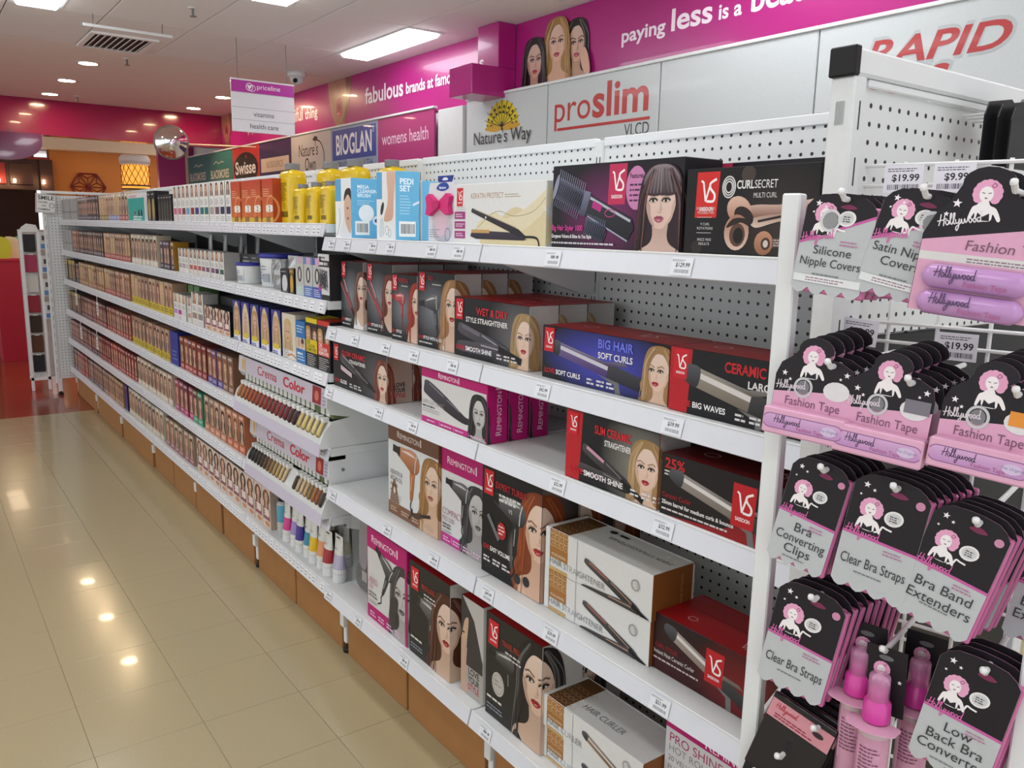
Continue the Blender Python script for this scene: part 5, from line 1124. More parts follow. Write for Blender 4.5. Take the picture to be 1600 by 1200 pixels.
# ============================================================ hair colour run on the far bays
SKIN = ['#dcb79d', '#d3a88c', '#e0bfa6']
dye_cache = {}
def dye_meshes(key):
    """body and front print of one kind of hair colour box; key = (style, base, band, hair, w, h, d)"""
    if key in dye_cache: return dye_cache[key]
    style, base, band, hair, w, h, d = key
    A = Art(); b_ = base
    if style == 'portrait':        # face over the whole front, band at the foot
        A.rect(0, 0, w, h, base).rect(0, 0, w, h * .2, band); mini_face(A, w * .52, h * .62, w * .34, hair)
        A.rect(0, 0, w, h * .2, band).smudge(w * .12, h * .12, w * .9, h * .025, 2, h * .05, mixc(band, '#ffffff', .6), 1).rect(w * .1, h * .88, w * .8, h * .95, mixc(base, '#ffffff', .4))
    elif style == 'banded':        # portrait top, white middle, swatch below
        A.rect(0, 0, w, h, '#e1dfdc'); A.rect(w * .12, h * .68, w * .88, h * .97, '#efeae6'); mini_face(A, w * .5, h * .84, w * .24, hair); A.rect(0, 0, w, h * .66, '#e1dfdc')
        A.smudge(w * .15, h * .56, w * .9, h * .02, 4, h * .04, '#8d8b8c', 2).rect(w * .1, h * .2, w * .9, h * .38, band).smudge(w * .12, h * .12, w * .9, h * .022, 3, h * .045, mixc(band, '#ffffff', .3), 3)
    elif style == 'dark':          # black pack with a narrow figure
        A.rect(0, 0, w, h, base).rect(0, h * .78, w, h, band); A.sp([(w*.3,h*.1),(w*.2,h*.45),(w*.35,h*.72),(w*.7,h*.72),(w*.85,h*.4),(w*.7,h*.1)], hair, None, 3).smudge(w * .15, h * .06, w * .9, h * .02, 2, h * .035, '#8f8a84', 4).smudge(w * .15, h * .87, w * .85, h * .03, 1, h, mixc(band, '#ffffff', .5), 5)
    elif style == 'tiger':         # portrait with yellow foot
        A.rect(0, 0, w, h, base); mini_face(A, w * .5, h * .66, w * .33, hair); A.rect(0, 0, w, h * .24, '#c9b32a').smudge(w * .1, h * .14, w * .9, h * .03, 2, h * .07, '#4a4312', 6)
    elif style == 'wire':          # grey line pattern
        A.rect(0, 0, w, h, '#b9b9b6')
        for i in range(5): A.line([(w * (.1 + .2 * i), h * .4), (w * (.14 + .19 * i), h * .96)], w * .05, '#66686a').line([(w * (.12 + .19 * i), h * .04), (w * (.12 + .19 * i), h * .34)], w * .05, '#7d7f80')
        A.rect(0, h * .35, w, h * .39, '#55575a')
    elif style == 'arch':          # portrait under a rounded window, pink text block
        A.rect(0, 0, w, h, '#d9c8bd'); A.rect(w * .08, h * .2, w * .92, h * .5, '#8f5560').smudge(w * .15, h * .42, w * .85, h * .03, 3, h * .07, '#d9b9b9', 3)
        A.ell(w * .5, h * .75, w * .42, h * .2, '#3a2a2a', 16); mini_face(A, w * .5, h * .76, w * .24, hair); A.rect(w * .08, h * .2, w * .92, h * .5, '#8f5560').smudge(w * .15, h * .42, w * .85, h * .03, 3, h * .07, '#d9b9b9', 3).ell(w * .6, h * .1, w * .3, h * .06, '#c98a5c', 10).rect(w * .3, h * .3, w * .85, h * .48, '#e3d9d0')
    elif style == 'blonde':        # royal blue with arched blonde portrait
        A.rect(0, 0, w, h, '#2b2f87'); A.sp([(w*.12,h*.02),(w*.1,h*.6),(w*.3,h*.9),(w*.5,h*.97),(w*.7,h*.9),(w*.92,h*.6),(w*.9,h*.02)], '#d9c79a', None, 3); mini_face(A, w * .5, h * .6, w * .3, hair)
        A.rect(w * .05, 0, w * .95, h * .16, '#dfe0ea').rect(w * .1, h * .12, w * .75, h * .24, '#d8c23a').smudge(w * .12, h * .05, w * .85, h * .03, 2, h * .04, '#2b2f87', 2).ell(w * .12, h * .93, w * .05, w * .05, '#b565b0', 8)
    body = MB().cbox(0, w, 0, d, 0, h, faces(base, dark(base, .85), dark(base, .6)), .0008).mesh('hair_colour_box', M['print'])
    pr = A.emit(MB(), lambda u, v, t: (u, -t, v), .0004, w - .0004, .0004, h - .0004, 3e-5, 3e-4).mesh('front_print', M['print'])
    dye_cache[key] = (body, pr); return dye_cache[key]
FZ = [f[0] + .0006 for f in FAR]
BACKROW = []
ORDW = ['first', 'second', 'third', 'fourth', 'fifth', 'sixth', 'seventh', 'eighth', 'ninth', 'tenth', 'eleventh', 'twelfth', 'thirteenth', 'fourteenth', 'fifteenth', 'sixteenth', 'seventeenth', 'eighteenth', 'nineteenth', 'twentieth']
def nth_label(label, k, n, tail):
    if n < 2: return label
    t = label + ', ' + ORDW[k] + ' ' + tail
    return t if len(t.split()) <= 16 else label + ', ' + ORDW[k]
def run(row, X0, X1, style, bases, bands, hairs, w, h, d, label, y=1.118, depth=1, seed=0, zoff=0.0):
    R = random.Random(seed + row * 17); n = max(1, int((X1 - X0) / (w + .0025))); st = (X1 - X0) / n
    for k in range(n):
        key = (style, dark(bases[k * len(bases) // n], R.choice((.55, .75, .95))), bands[k * len(bands) // n], hairs[R.randrange(len(hairs))] if len(hairs) > 1 else hairs[0], w, h, d)
        bm, pm = dye_meshes(key)
        for j in range(1, depth):
            BACKROW.append((key, X0 + k * st + R.uniform(0, st - w), y + j * (d + .003) + R.uniform(0, .004), FZ[row] + zoff))
        for j in range(1):
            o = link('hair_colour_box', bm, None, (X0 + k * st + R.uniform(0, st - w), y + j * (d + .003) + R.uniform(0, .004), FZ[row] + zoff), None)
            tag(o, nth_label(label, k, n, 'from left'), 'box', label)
            if j == 0: link('front_print', pm, o)
BR = ['#3a2420', '#5a3226', '#7a4a30', '#2a1c1a', '#8f5a38']; BL = ['#c7a366', '#d9bd84', '#b58f54', '#e0cda0']; RE = ['#7a2a20', '#8f3a24', '#5d1f1c']
MX = BR + BL[:2] + RE[:1]
H_, D_ = .165, .075
# top shelf
run(0, -7.88, -7.16, 'wire', ['#b9b9b6'], ['#777777'], BR[:1], .075, H_, D_, 'grey line-patterned hair colour box at the far end of the top shelf')
run(0, -7.12, -6.34, 'portrait', ['#9a8a86', '#6a5558'], ['#4f4252', '#3f3444'], BR, .062, H_, D_, 'purple-footed hair colour box on the top shelf')
run(0, -6.30, -5.42, 'portrait', ['#cdb49c', '#d8c3a6'], ['#8f7238', '#7f86b5', '#a34a40'], MX, .075, H_ + .004, D_, 'tan portrait hair colour box left of the teal box')
A = Art(); w, h = .40, .155; A.rect(0, 0, w, h, '#2f9f98').rect(0, h * .83, w, h, '#e0d9db').smudge(w * .08, h * .9, w * .6, .005, 2, .008, '#b9808f', 1).ell(w * .42, h * .24, .02, .025, '#c99a80', 10).ell(w * .42, h * .29, .016, .014, '#54302a', 8).ell(w * .66, h * .26, .02, .025, '#202a33', 10).ell(w * .82, h * .26, .02, .025, '#1a222a', 10).smudge(w * .3, h * .12, w * .9, .008, 2, .014, '#d5e6e2', 3)
carton('hair_colour_box', 'wide teal hair treatment carton on the top shelf', -5.38, 1.115, FZ[0], w, .08, h, faces('#2f9f98', '#e0d9db', '#e0d9db'), A)
run(0, -4.93, -4.76, 'dark', ['#1e1d1f'], ['#24221f'], ['#a8905a'], .08, .16, D_, 'black and gold box right of the teal carton')
run(0, -4.70, -4.42, 'dark', ['#2b2825'], ['#1f1d1c'], ['#4a4238'], .052, .135, D_, 'low dark brown box on the top shelf')
run(0, -4.40, -3.50, 'banded', ['#e1dfdc'], ['#c76a86', '#7a2f2c', '#6fa3c4', '#8a2a2c', '#2f2f7a', '#1f6a6a', '#a89a90', '#6a4a5a', '#26304f', '#2b2a55'], BR, .068, .17, D_, 'white hair colour box with a coloured swatch, top shelf left of the orange boxes')
for k in range(4):
    A = Art(); w, h = .112, .162
    A.rect(0, 0, w, h, '#c96a2c', '#b83e22').rect(0, 0, w, h * .12, '#c9a83a').ring(w * .8, h * .3, .045, .05, .008, '#d8905a').smudge(.012, h * .75, w * .7, .003, 4, .008, '#e0a880', k).sp([(w*.42,h*.25),(w*.92,h*.25),(w*.98,h*.32),(w*.92,h*.4),(w*.42,h*.4),(w*.36,h*.32)], '#e9dfd2').text('2', w * .62, h * .265, .02, '#3a2a22', bold=True).bars(w * .35, h * .02, w * .75, h * .14, '#6a4a32', k)
    carton('developer_box', ('leftmost', 'second from the left', 'third from the left', 'rightmost')[k] + ' of the four orange numbered boxes on the top shelf', -3.49 + .117 * k, 1.118 + .004 * (k % 2), FZ[0], w, .075, h, faces('#c2552a', '#a8431f', '#b83e22'), A)
# yellow bottles
YE = '#d8b512'
def bottle(label, X, Y, Z, w, h, d, cap):
    r = empty('bottle', (X, Y, Z), 0, label, 'bottle', 'yellow peroxide bottles')
    q = MB(); q.smooth = True; prof = []
    for zz, kx in ((0, .94), (.004, 1.0), (h * .74, 1.0), (h * .8, .97), (h * .86, .8), (h * .885, .45), (h * .9, .38)):
        n = 24; ring = []
        for i in range(n):
            t = 2 * pi * i / n; c_, s_ = cos(t), sin(t); e = .45
            ring.append((math.copysign(abs(c_) ** e, c_) * w / 2 * kx, math.copysign(abs(s_) ** e, s_) * d / 2 * min(1, kx * 1.1), zz))
        prof.append(ring)
    vs = [p for rg_ in prof for p in rg_]; n = 24
    q.add(vs, [(k * n + i, k * n + (i + 1) % n, (k + 1) * n + (i + 1) % n, (k + 1) * n + i) for k in range(len(prof) - 1) for i in range(n)] + [tuple(range((len(prof) - 1) * n, len(prof) * n))], YE)
    q.build('body', M['gloss'], r)
    q = MB(); q.lathe([(w * .2, h * .89), (w * .21, h * .9), (w * .21, h * .985), (w * .195, h)], 20); q.build('cap', M['grey'], r)
    A = Art(); A.smudge(-w * .32, h * .66, w * .25, h * .014, 10, h * .032, '#6d5a10', 3).bars(-w * .2, h * .1, w * .25, h * .2, '#3a3208', 4).line([(0, h * .35), (w * .12, h * .29), (0, h * .23), (-w * .12, h * .29), (0, h * .35)], .0012, '#4a4010').text('A', 0, h * .275, h * .035, '#3a3208', 'c')
    A.emit(MB(), lambda u, v, t: (u, -d / 2 - .0006 - t, v), -w / 2, w / 2, 0, h).build('label_print', M['print'], r)
    return r
z = FZ[0]
bottle('largest yellow bottle in front, beside the orange boxes', -3.0, 1.19, z, .13, .215, .07, 1)
bottle('large yellow bottle behind the two small ones', -2.82, 1.26, z, .13, .215, .07, 1)
bottle('large yellow bottle partly behind the blue cleansing box', -2.645, 1.27, z, .13, .215, .07, 1)
bottle('rearmost large yellow bottle next to the shelf step', -2.55, 1.36, z, .12, .215, .07, 1)
bottle('left small yellow bottle at the shelf edge', -2.83, 1.16, z, .085, .135, .055, 1)
bottle('middle small yellow bottle at the shelf edge', -2.715, 1.16, z, .085, .138, .055, 1)
bottle('right small yellow bottle at the shelf edge', -2.60, 1.16, z, .085, .138, .055, 1)

# second shelf
run(1, -7.88, -7.5, 'wire', ['#b9b9b6'], ['#777777'], BR[:1], .07, H_, D_, 'grey line-patterned box at the far end of the second shelf')
run(1, -7.48, -7.2, 'portrait', ['#b08070'], ['#6a4a44'], RE, .065, H_, D_, 'salmon hair colour box at the far end of the second shelf')
run(1, -7.18, -6.25, 'portrait', ['#6a4a44', '#7d6058', '#5a4444'], ['#4a3434', '#5a4a4c'], BR, .065, H_, D_, 'dark brown hair colour box on the second shelf')
run(1, -6.22, -5.42, 'portrait', ['#c7a384', '#b98f72'], ['#a8473c'], MX, .07, H_, D_, 'tan hair colour box with red foot on the second shelf')
run(1, -5.40, -4.76, 'portrait', ['#cbbba6', '#d2c2ae'], ['#d0c6ba'], BR, .085, H_ + .005, D_, 'cream portrait hair colour box on the second shelf')
run(1, -4.73, -4.42, 'portrait', ['#6a5068', '#5a4860', '#b98a2a'], ['#3a2a34'], BR, .062, .145, D_, 'purple and gold hair colour box on the second shelf')
run(1, -4.36, -3.62, 'banded', ['#e1dfdc'], ['#a89aa8', '#c7c2bc', '#b3544a', '#b3544a', '#8a4a6a', '#7a4a6a', '#4a3a5a', '#2f5a4a'], BR, .06, .118, .07, 'small white and pink hair colour box on the second shelf')
def tube_up(X, Y, Z, h, c, lab, grp):
    r = empty('treatment_tube', (X, Y, Z), 0, lab, 'tube', grp); q = MB(); q.smooth = True
    q.add([(x * (.028 if k == 0 else .03), y * (.02 if k == 0 else .001), zz) for k, zz in ((0, .02), (1, h)) for x, y in [(cos(2 * pi * i / 16), sin(2 * pi * i / 16)) for i in range(16)]], [(i, (i + 1) % 16, 16 + (i + 1) % 16, 16 + i) for i in range(16)], c); q.build('body', M['gloss'], r)
    MB().cyl((0, 0, 0), (0, 0, .022), .02, .02, 16, '#3c3d3f').build('cap', M['gloss'], r); MB().box(-.03, .03, -.0012, .0012, h - .004, h + .003, c).build('crimp', M['gloss'], r)
for k in range(4): tube_up(-4.28 + .17 * k, 1.26 + .02 * k, FZ[1], .185, ('#b9bab8', '#9fa09d', '#77787a', '#6d6e70')[k], ('palest', 'second', 'third', 'darkest')[k] + ' grey upright tube behind the small white boxes, second shelf', 'grey tubes on the second shelf')
run(1, -3.60, -3.40, 'dark', ['#8d9092'], ['#3a3c3e'], ['#9fa2a4'], .092, .115, .07, 'plain grey box left of the white tubs', y=1.19)
def tub(X, Y, Z, r, h, lab):
    t = empty('tub', (X, Y, Z), 0, lab, 'tub', 'white tubs with blue lids'); q = MB(); q.smooth = True; q.lathe([(r * .88, 0), (r * .9, .003), (r * .97, h * .84), (r * .97, h * .86)], 28, (0, 0, 0)); q.build('body', M['tubw'], t)
    q = MB(); q.smooth = True; q.lathe([(r, h * .86), (r * 1.03, h * .87), (r * 1.03, h * .97), (r * .99, h)], 28); q.build('lid', M['tubb'], t)
    A = Art(); A.rect(-r * .7, h * .12, r * .75, h * .7, '#cfd3d8').smudge(-r * .6, h * .6, r * .5, h * .03, 5, h * .09, '#6b7486', 3).rect(r * .2, h * .15, r * .6, h * .4, '#9aa2ad')
    A.emit(MB(), lambda u, v, tt: (r * .965 * sin(u / r), -r * .965 * cos(u / r) - tt - .001, v), -r * .8, r * .8, 0, h, 5e-5).build('label_print', M['print'], t)
M['tubw'] = mat('white_tub_plastic', '#dadcdc', 0.35); M['tubb'] = mat('blue_lid_plastic', '#2a2f96', 0.35)
tub(-3.43, 1.165, FZ[1], .055, .085, 'small white tub with a blue lid on the second shelf'); tub(-3.22, 1.22, FZ[1], .085, .13, 'large white tub with a blue lid on the second shelf')
for k, (X, cc, hh, lab) in enumerate(((-3.08, '#a9abad', .11, 'clear grey sachet pack beside the large tub'), (-2.99, '#c9cbcd', .125, 'crumpled silver foil pouch on the second shelf'))):
    t = empty('foil_pouch', (X, 1.15 + .03 * k, FZ[1]), 0, lab, 'pouch'); q = MB(); Rr = random.Random(k)
    vs, fs_ = [], []
    for j in range(7):
        for i in range(7):
            vs.append(((i / 6 - .5) * .085, -.018 * sin(pi * i / 6) * sin(pi * (j + .3) / 7) + Rr.uniform(-.004, .004), j / 6 * hh))
    n0 = len(vs); vs += [(x, .015 + abs(y) * .4, z_) for x, y, z_ in vs]
    for j in range(6):
        for i in range(6): a = j * 7 + i; fs_ += [(a, a + 1, a + 8, a + 7), (n0 + a, n0 + a + 7, n0 + a + 8, n0 + a + 1)]
    for j in range(6): fs_ += [(j * 7, j * 7 + 7, n0 + j * 7 + 7, n0 + j * 7), (j * 7 + 6, n0 + j * 7 + 6, n0 + j * 7 + 13, j * 7 + 13)]
    for i in range(6): fs_ += [(42 + i, 43 + i, n0 + 43 + i, n0 + 42 + i), (i, n0 + i, n0 + i + 1, i + 1)]
    q.add(vs, fs_, cc); q.build('foil', M['foil'] if 'foil' in M else M.setdefault('foil', attr_mat('foil', .25, 0, .5, .6)), t); MB().box(-.043, .043, -.004, .018, hh - .006, hh + .004, cc).build('seal', M['foil'], t)
run(1, -2.95, -2.87, 'dark', ['#20242f'], ['#1c1c1f'], ['#c9cace'], .078, .085, .06, 'small black and white box in front of the foil pouch', y=1.112)
run(1, -2.865, -2.82, 'dark', ['#2a2318'], ['#8a6a2a'], ['#c99a3a'], .042, .09, .06, 'narrow black and gold box on the second shelf', y=1.112)
for k in range(3):
    A = Art(); w, h = .072, .135; A.rect(0, 0, w, h, ('#aab8b4', '#6d86b8', '#4a5aa0')[k]).rect(0, h * .28, w, h * .82, '#b9b9b6').ell(w * .5, h * .55, w * .26, h * .2, '#3c3836', 14).ell(w * .5, h * .55, w * .12, h * .14, '#c9c7c2', 12).rect(0, 0, w, h * .28, ('#b3c2be', '#5a78b8', '#4256a3')[k]).rect(w * .3, h * .82, w * .8, h, '#c9a0bd').smudge(w * .1, h * .2, w * .9, h * .02, 4, h * .05, '#d5dae6', k)
    if k == 2: A.ell(w * .8, h * .3, w * .16, h * .09, '#c9408f', 12)
    carton('accessory_box', ('pale green', 'light blue', 'blue and pink')[k] + ' hair accessory box at the near end of the second shelf', -2.80 + .075 * k, 1.112, FZ[1], w, .14, h, faces('#8d96a8', '#77809a', '#6d6a72'), A)
A = Art(); w, h = .09, .15; A.rect(0, 0, w, h, '#cfd0d2').rect(0, 0, w, .018, '#1f1f22').rect(0, h * .72, w, h * .86, '#1f1f22').smudge(.008, h * .9, w * .9, .006, 1, .01, '#333', 2).smudge(w * .1, h * .76, w * .9, .009, 1, .01, '#d5d5d5', 8)
for k in range(40):
    Rr = random.Random(k); A.line(cr([(Rr.uniform(.01, .08), Rr.uniform(.03, .1)) for _ in range(4)], 3, False), .0012, '#3c3c40')
carton('accessory_box', 'black and white squiggle-patterned box, last on the second shelf', -2.605, 1.112, FZ[1], w, .16, h, faces('#cfd0d2', '#2a2a2d', '#4a4a4e'), A)

# third shelf
run(2, -7.88, -7.45, 'dark', ['#4f5050'], ['#b59c2e'], ['#b08a5c'], .07, H_, D_, 'grey box with yellow top at the far end of the third shelf')
run(2, -7.43, -7.3, 'portrait', ['#5a4a44'], ['#3a2a28'], BR, .06, .15, D_, 'dark box beside the yellow-topped boxes on the third shelf')
run(2, -7.28, -6.3, 'portrait', ['#b98f5c', '#c7a06a', '#a87a4c'], ['#a87a54', '#9a6a44'], BL + BR[:1], .062, H_, D_, 'golden brown hair colour box on the third shelf')
run(2, -6.28, -5.5, 'portrait', ['#c9a884', '#b5866a', '#c08f70'], ['#a8453c', '#8f3a34'], MX, .065, H_, D_, 'tan hair colour box with crimson foot on the third shelf')
run(2, -5.46, -4.50, 'tiger', ['#cdb096', '#c9a88c'], ['#c9b32a'], MX, .082, .17, D_, 'portrait hair colour box with a yellow foot on the third shelf')
carton('hair_colour_box', 'green box standing behind the white and purple boxes', -4.47, 1.19, FZ[2], .09, .1, .168, faces('#6a8f5c', '#5d8252', '#55784a'), Art().smudge(.01, .14, .08, .004, 3, .01, '#a3bf96', 1)); carton('hair_colour_box', 'second green box behind the white and purple boxes', -4.36, 1.19, FZ[2], .09, .1, .168, faces('#648a58', '#5d8252', '#55784a'), Art().smudge(.01, .14, .08, .004, 3, .01, '#a3bf96', 2))
run(2, -4.47, -4.24, 'banded', ['#d3dadb'], ['#b58ac9', '#b83a9a', '#d0d6d8'], BL, .074, .128, .07, 'white box with a purple swatch on the third shelf', y=1.112)
run(2, -4.22, -4.15, 'banded', ['#e1dfdc'], ['#b59a84'], BR, .066, .125, .07, 'narrow white portrait box on the third shelf', y=1.112)
run(2, -4.14, -3.95, 'banded', ['#e1dfdc'], ['#9a8478', '#8f8480'], BR, .09, .155, .07, 'tall white box with two portraits on the third shelf', y=1.112)
run(2, -3.93, -3.56, 'arch', ['#1d1d20'], ['#7a3a6a'], BR, .09, .11, .07, 'black box with a rounded portrait window on the third shelf', y=1.112)
carton('hair_colour_box', 'long black carton behind the rounded portrait boxes on the third shelf', -3.93, 1.19, FZ[2], .37, .12, .15, faces('#1f2024', '#1f2024', '#26272c'), Art().line([(.09, 0), (.09, .15)], .001, '#3a3b40').line([(.18, 0), (.18, .15)], .001, '#3a3b40').line([(.27, 0), (.27, .15)], .001, '#3a3b40'))
run(2, -3.53, -2.96, 'blonde', ['#2b2f87'], ['#d8c23a'], BL, .094, .168, .08, 'royal blue box with an arched blonde portrait on the third shelf', y=1.112)
A = Art(); w, h = .128, .165; A.rect(0, 0, w, h, '#d9cfc0'); mini_face(A, w * .42, h * .58, w * .27, '#cbb27a'); A.rect(0, 0, w, h * .2, '#dcdad6').smudge(.01, h * .16, w * .6, .004, 4, .008, '#9a9088', 2).line(cr([(w*.4,.012),(w*.7,.02),(w,.01)], 4, False), .006, '#c27a3a')
carton('hair_colour_box', 'cream box with a pale blonde model right of the royal blue boxes', -2.945, 1.112, FZ[2], w, .08, h, faces('#d9cfc0', '#cdc5b8', '#c5bdb0'), A)
A = Art(); w, h = .082, .15; A.rect(0, 0, w, h, '#2a72b5').rect(0, h * .34, w, h * .6, '#d6c7b6').ell(w * .3, h * .48, .013, .018, '#c99f86', 10).ell(w * .7, h * .48, .013, .018, '#c99f86', 10).ell(w * .7, h * .53, .014, .01, '#4a2a20', 8).smudge(.008, h * .86, w * .9, .004, 3, .01, '#c5def0', 1).smudge(w * .1, h * .2, w * .8, .008, 1, .01, '#dcebf5', 8).smudge(.008, h * .14, w * .9, .004, 2, .01, '#c5def0', 3)
carton('hair_colour_box', 'bright blue box with two small faces on the third shelf', -2.812, 1.112, FZ[2], w, .08, h, faces('#2a72b5', '#235f98', '#2a72b5'), A)
for k, (bc, tc) in enumerate((('#d8c21f', '#5a4a10'), ('#c8352a', '#f0e6e4'))):
    A = Art(); w, h = .098, .17; A.rect(0, 0, w, h, '#1d1c1f').rect(0, h * .9, w, h, bc); mini_face(A, w * .2, h * .66, w * .2, '#b58a4a'); mini_face(A, w * .78, h * .64, w * .2, '#5a3a28'); A.rect(w * .02, h * .3, w * .98, h * .56, bc).rect(0, 0, w, h * .3, '#1d1c1f')
    for j, t in enumerate(('DE', 'COLOUR', 'REMOVER')): A.text(t, w * .08, h * (.48 - .08 * j), .011, tc, bold=True, fit=w * (.3, .7, .82)[j])
    A.smudge(w * .1, h * .24, w * .9, .003, 7, .007, '#b5b5b5', k)
    carton('hair_colour_box', ('black box with a yellow lettered panel near the third shelf end', 'black box with a red lettered panel, last on the third shelf')[k], -2.722 + .102 * k, 1.112, FZ[2], w, .085, h, faces('#1d1c1f', '#1a1a1c', bc), A)

# fourth shelf
run(3, -7.88, -7.3, 'dark', ['#2c2a2a'], ['#8f7a2a'], ['#a07a58'], .065, .16, D_, 'black and gold box at the far end of the fourth shelf')
run(3, -7.28, -6.3, 'portrait', ['#7a4a44', '#8a4a44', '#6d3f3c'], ['#6a3434', '#8a3a34'], RE + BR, .062, .16, D_, 'reddish brown hair colour box on the fourth shelf', depth=2)
run(3, -6.28, -5.55, 'portrait', ['#b0604f', '#b98a74', '#a85644'], ['#a33c30'], RE + BR, .065, .16, D_, 'brick red hair colour box on the fourth shelf', depth=2)
run(3, -5.52, -4.62, 'tiger', ['#b8937c', '#c29c84'], ['#c9b32a'], BR, .082, .17, D_, 'brown portrait box with a yellow foot on the fourth shelf', depth=2)
carton('hair_colour_box', 'deep blue box end on the fourth shelf', -4.58, 1.115, FZ[3], .15, .12, .175, faces('#26358f', '#202c78', '#1f2a70'), Art().smudge(.03, .07, .12, .005, 3, .02, '#8f9ad0', 1))
run(3, -4.42, -3.56, 'portrait', ['#b5653c', '#a8503c', '#a33c44', '#93301f', '#6a4a78', '#8f6a54', '#a87a60'], ['#a83a30', '#8f2a2a', '#5a4a90', '#8a6048'], RE + BR, .07, .165, .085, 'mixed red and violet hair colour box left of the upper colour tester display', depth=3)
# fifth shelf
run(4, -7.88, -6.95, 'portrait', ['#8a5a58', '#7a4844'], ['#7a4a4c'], RE + BR, .062, .16, D_, 'dusky rose hair colour box at the far end of the fifth shelf', depth=2)
run(4, -6.93, -6.25, 'portrait', ['#5a3a3c', '#8a2f2c'], ['#4a2a2c', '#8f2420'], RE, .062, .16, D_, 'dark maroon hair colour box on the fifth shelf', depth=2)
run(4, -6.22, -5.45, 'portrait', ['#a8402e', '#8f2f2a'], ['#a3332a'], RE, .07, .16, D_, 'bright red hair colour box on the fifth shelf', depth=2)
run(4, -5.42, -4.62, 'portrait', ['#cbb59e', '#d0bda8'], ['#d0c3b4'], BR, .085, .168, D_, 'cream portrait hair colour box on the fifth shelf', depth=2)
run(4, -4.56, -4.05, 'portrait', ['#a85a6a', '#8a3a5a', '#b5506a', '#8f7a5c', '#3f9a7a'], ['#a33a6a', '#b52a6a', '#3f9a7a'], RE, .075, .165, D_, 'pink, wine and green hair colour box on the fifth shelf', depth=3)
run(4, -4.03, -3.44, 'portrait', ['#b59a84', '#c9a08a', '#c98a6a', '#c97a5a'], ['#c9805a', '#c96a48'], BR, .072, .17, .085, 'peach hair colour box left of the lower colour tester display', depth=3)
# bottom shelf
run(5, -7.88, -7.2, 'portrait', ['#8a6a68', '#a83a2c'], ['#7a4a4c', '#a32a20'], RE, .065, .165, D_, 'mauve and red hair colour box at the far end of the bottom shelf', depth=2)
run(5, -7.17, -5.9, 'portrait', ['#8a706c', '#9a7868', '#a5805c'], ['#6a5058', '#b08060'], BR, .065, .165, D_, 'brown hair colour box on the bottom shelf', depth=2)
run(5, -5.87, -5.78, 'dark', ['#3a2a68'], ['#3a2a68'], ['#4a3a80'], .08, .17, D_, 'single violet box on the bottom shelf', depth=2)
run(5, -5.74, -4.85, 'portrait', ['#cfc3b4', '#d0c6b8'], ['#c9bdae'], BR, .085, .172, D_, 'off-white portrait hair colour box on the bottom shelf', depth=3)
run(5, -4.82, -4.25, 'portrait', ['#c5aa94', '#c9b09c'], ['#9a6068'], BR, .08, .16, D_, 'beige hair colour box with plum foot on the bottom shelf', depth=3)
run(5, -4.2, -3.16, 'arch', ['#c9b0a4'], ['#8f5560'], BR, .092, .17, .085, 'plum and beige box with a rounded portrait window on the bottom shelf', depth=3)

bk = MB()
for key, x, y, z_ in BACKROW:
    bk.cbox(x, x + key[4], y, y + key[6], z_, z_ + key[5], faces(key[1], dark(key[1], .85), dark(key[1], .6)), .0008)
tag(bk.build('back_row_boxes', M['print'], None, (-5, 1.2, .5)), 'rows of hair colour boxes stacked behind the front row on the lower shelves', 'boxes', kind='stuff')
# hair colour tubes standing at the near end of the bottom shelf
def tube_down(X, Y, h, w, c, lab, rz=0.0, body='#d9dad6'):
    t = empty('colour_tube', (X, Y, FZ[5]), rz, lab, 'tube', 'hair colour tubes on the bottom shelf'); q = MB(); q.smooth = False; n = 16
    ring = lambda k, zz, rx, ry: [(rx * cos(2 * pi * i / n), ry * sin(2 * pi * i / n), zz) for i in range(n)]
    lv = [ring(0, .03, .8, .8), ring(1, .036, 1.0, .85), ring(2, .05, 1.02, .8), ring(3, h * .6, 1.04, .45), ring(4, h * .86, 1.06, .12), ring(5, h, 1.06, .05)]
    vs = [(x * w / 2, y * w / 2, z_) for rg_ in lv for x, y, z_ in rg_]; cs = [body, body, c, body, body]
    for k in range(5): q.add(vs[k * n:(k + 2) * n], [(i, (i + 1) % n, n + (i + 1) % n, n + i) for i in range(n)], cs[k])
    q.build('body', M['gloss'], t)
    q = MB(); q.lathe([(w * .42, 0), (w * .44, .004), (w * .42, .031)], 18); q.build('cap', M['tubw'], t)
    MB().box(-w * .2, w * .2, -.0035, .0035, h * .93, h * .955, '#2c2c2e').build('hang_slot', M['matte'], t)
    A = Art(); A.smudge(-w * .25, h * .7, w * .3, .003, 2, .008, '#77797b', 2); A.emit(MB(), lambda u, v, tt: (u, -w * .16 - tt, v), -w / 2, w / 2, 0, h).build('lettering', M['print'], t)
    return t
TC = [('#c93a86', 'pink'), ('#9a86c2', 'lavender'), ('#3a2a86', 'violet'), ('#2a86a3', 'teal'), ('#d8b31f', 'yellow'), ('#d9946a', 'peach'), ('#9c2230', 'crimson'), ('#b3aec9', 'lilac')]
bt = empty('treatment_bottle', (-3.09, 1.15, FZ[5]), 0, 'clear and teal bottle with black cap left of the pink tube', 'bottle'); q = MB(); q.smooth = True; q.lathe([(.026, 0), (.028, .004), (.028, .06), (.028, .13), (.02, .145)], 18, cols=['#b9bcbc', '#b9bcbc', '#4a9ab5', '#b9bcbc']); q.build('body', M['gloss'], bt); MB().cyl((0, 0, .145), (0, 0, .175), .021, .02, 16).build('cap', M['black'], bt)
XS = [-3.02, -2.955, -2.89, -2.825, -2.76, -2.70, -2.63, -2.555]
for k, (c, nm) in enumerate(TC): tube_down(XS[k], 1.14 + .006 * (k % 2), .166 + .005 * (k % 3), .053 if k < 6 else .058, c, nm + ' banded white hair colour tube on the bottom shelf')
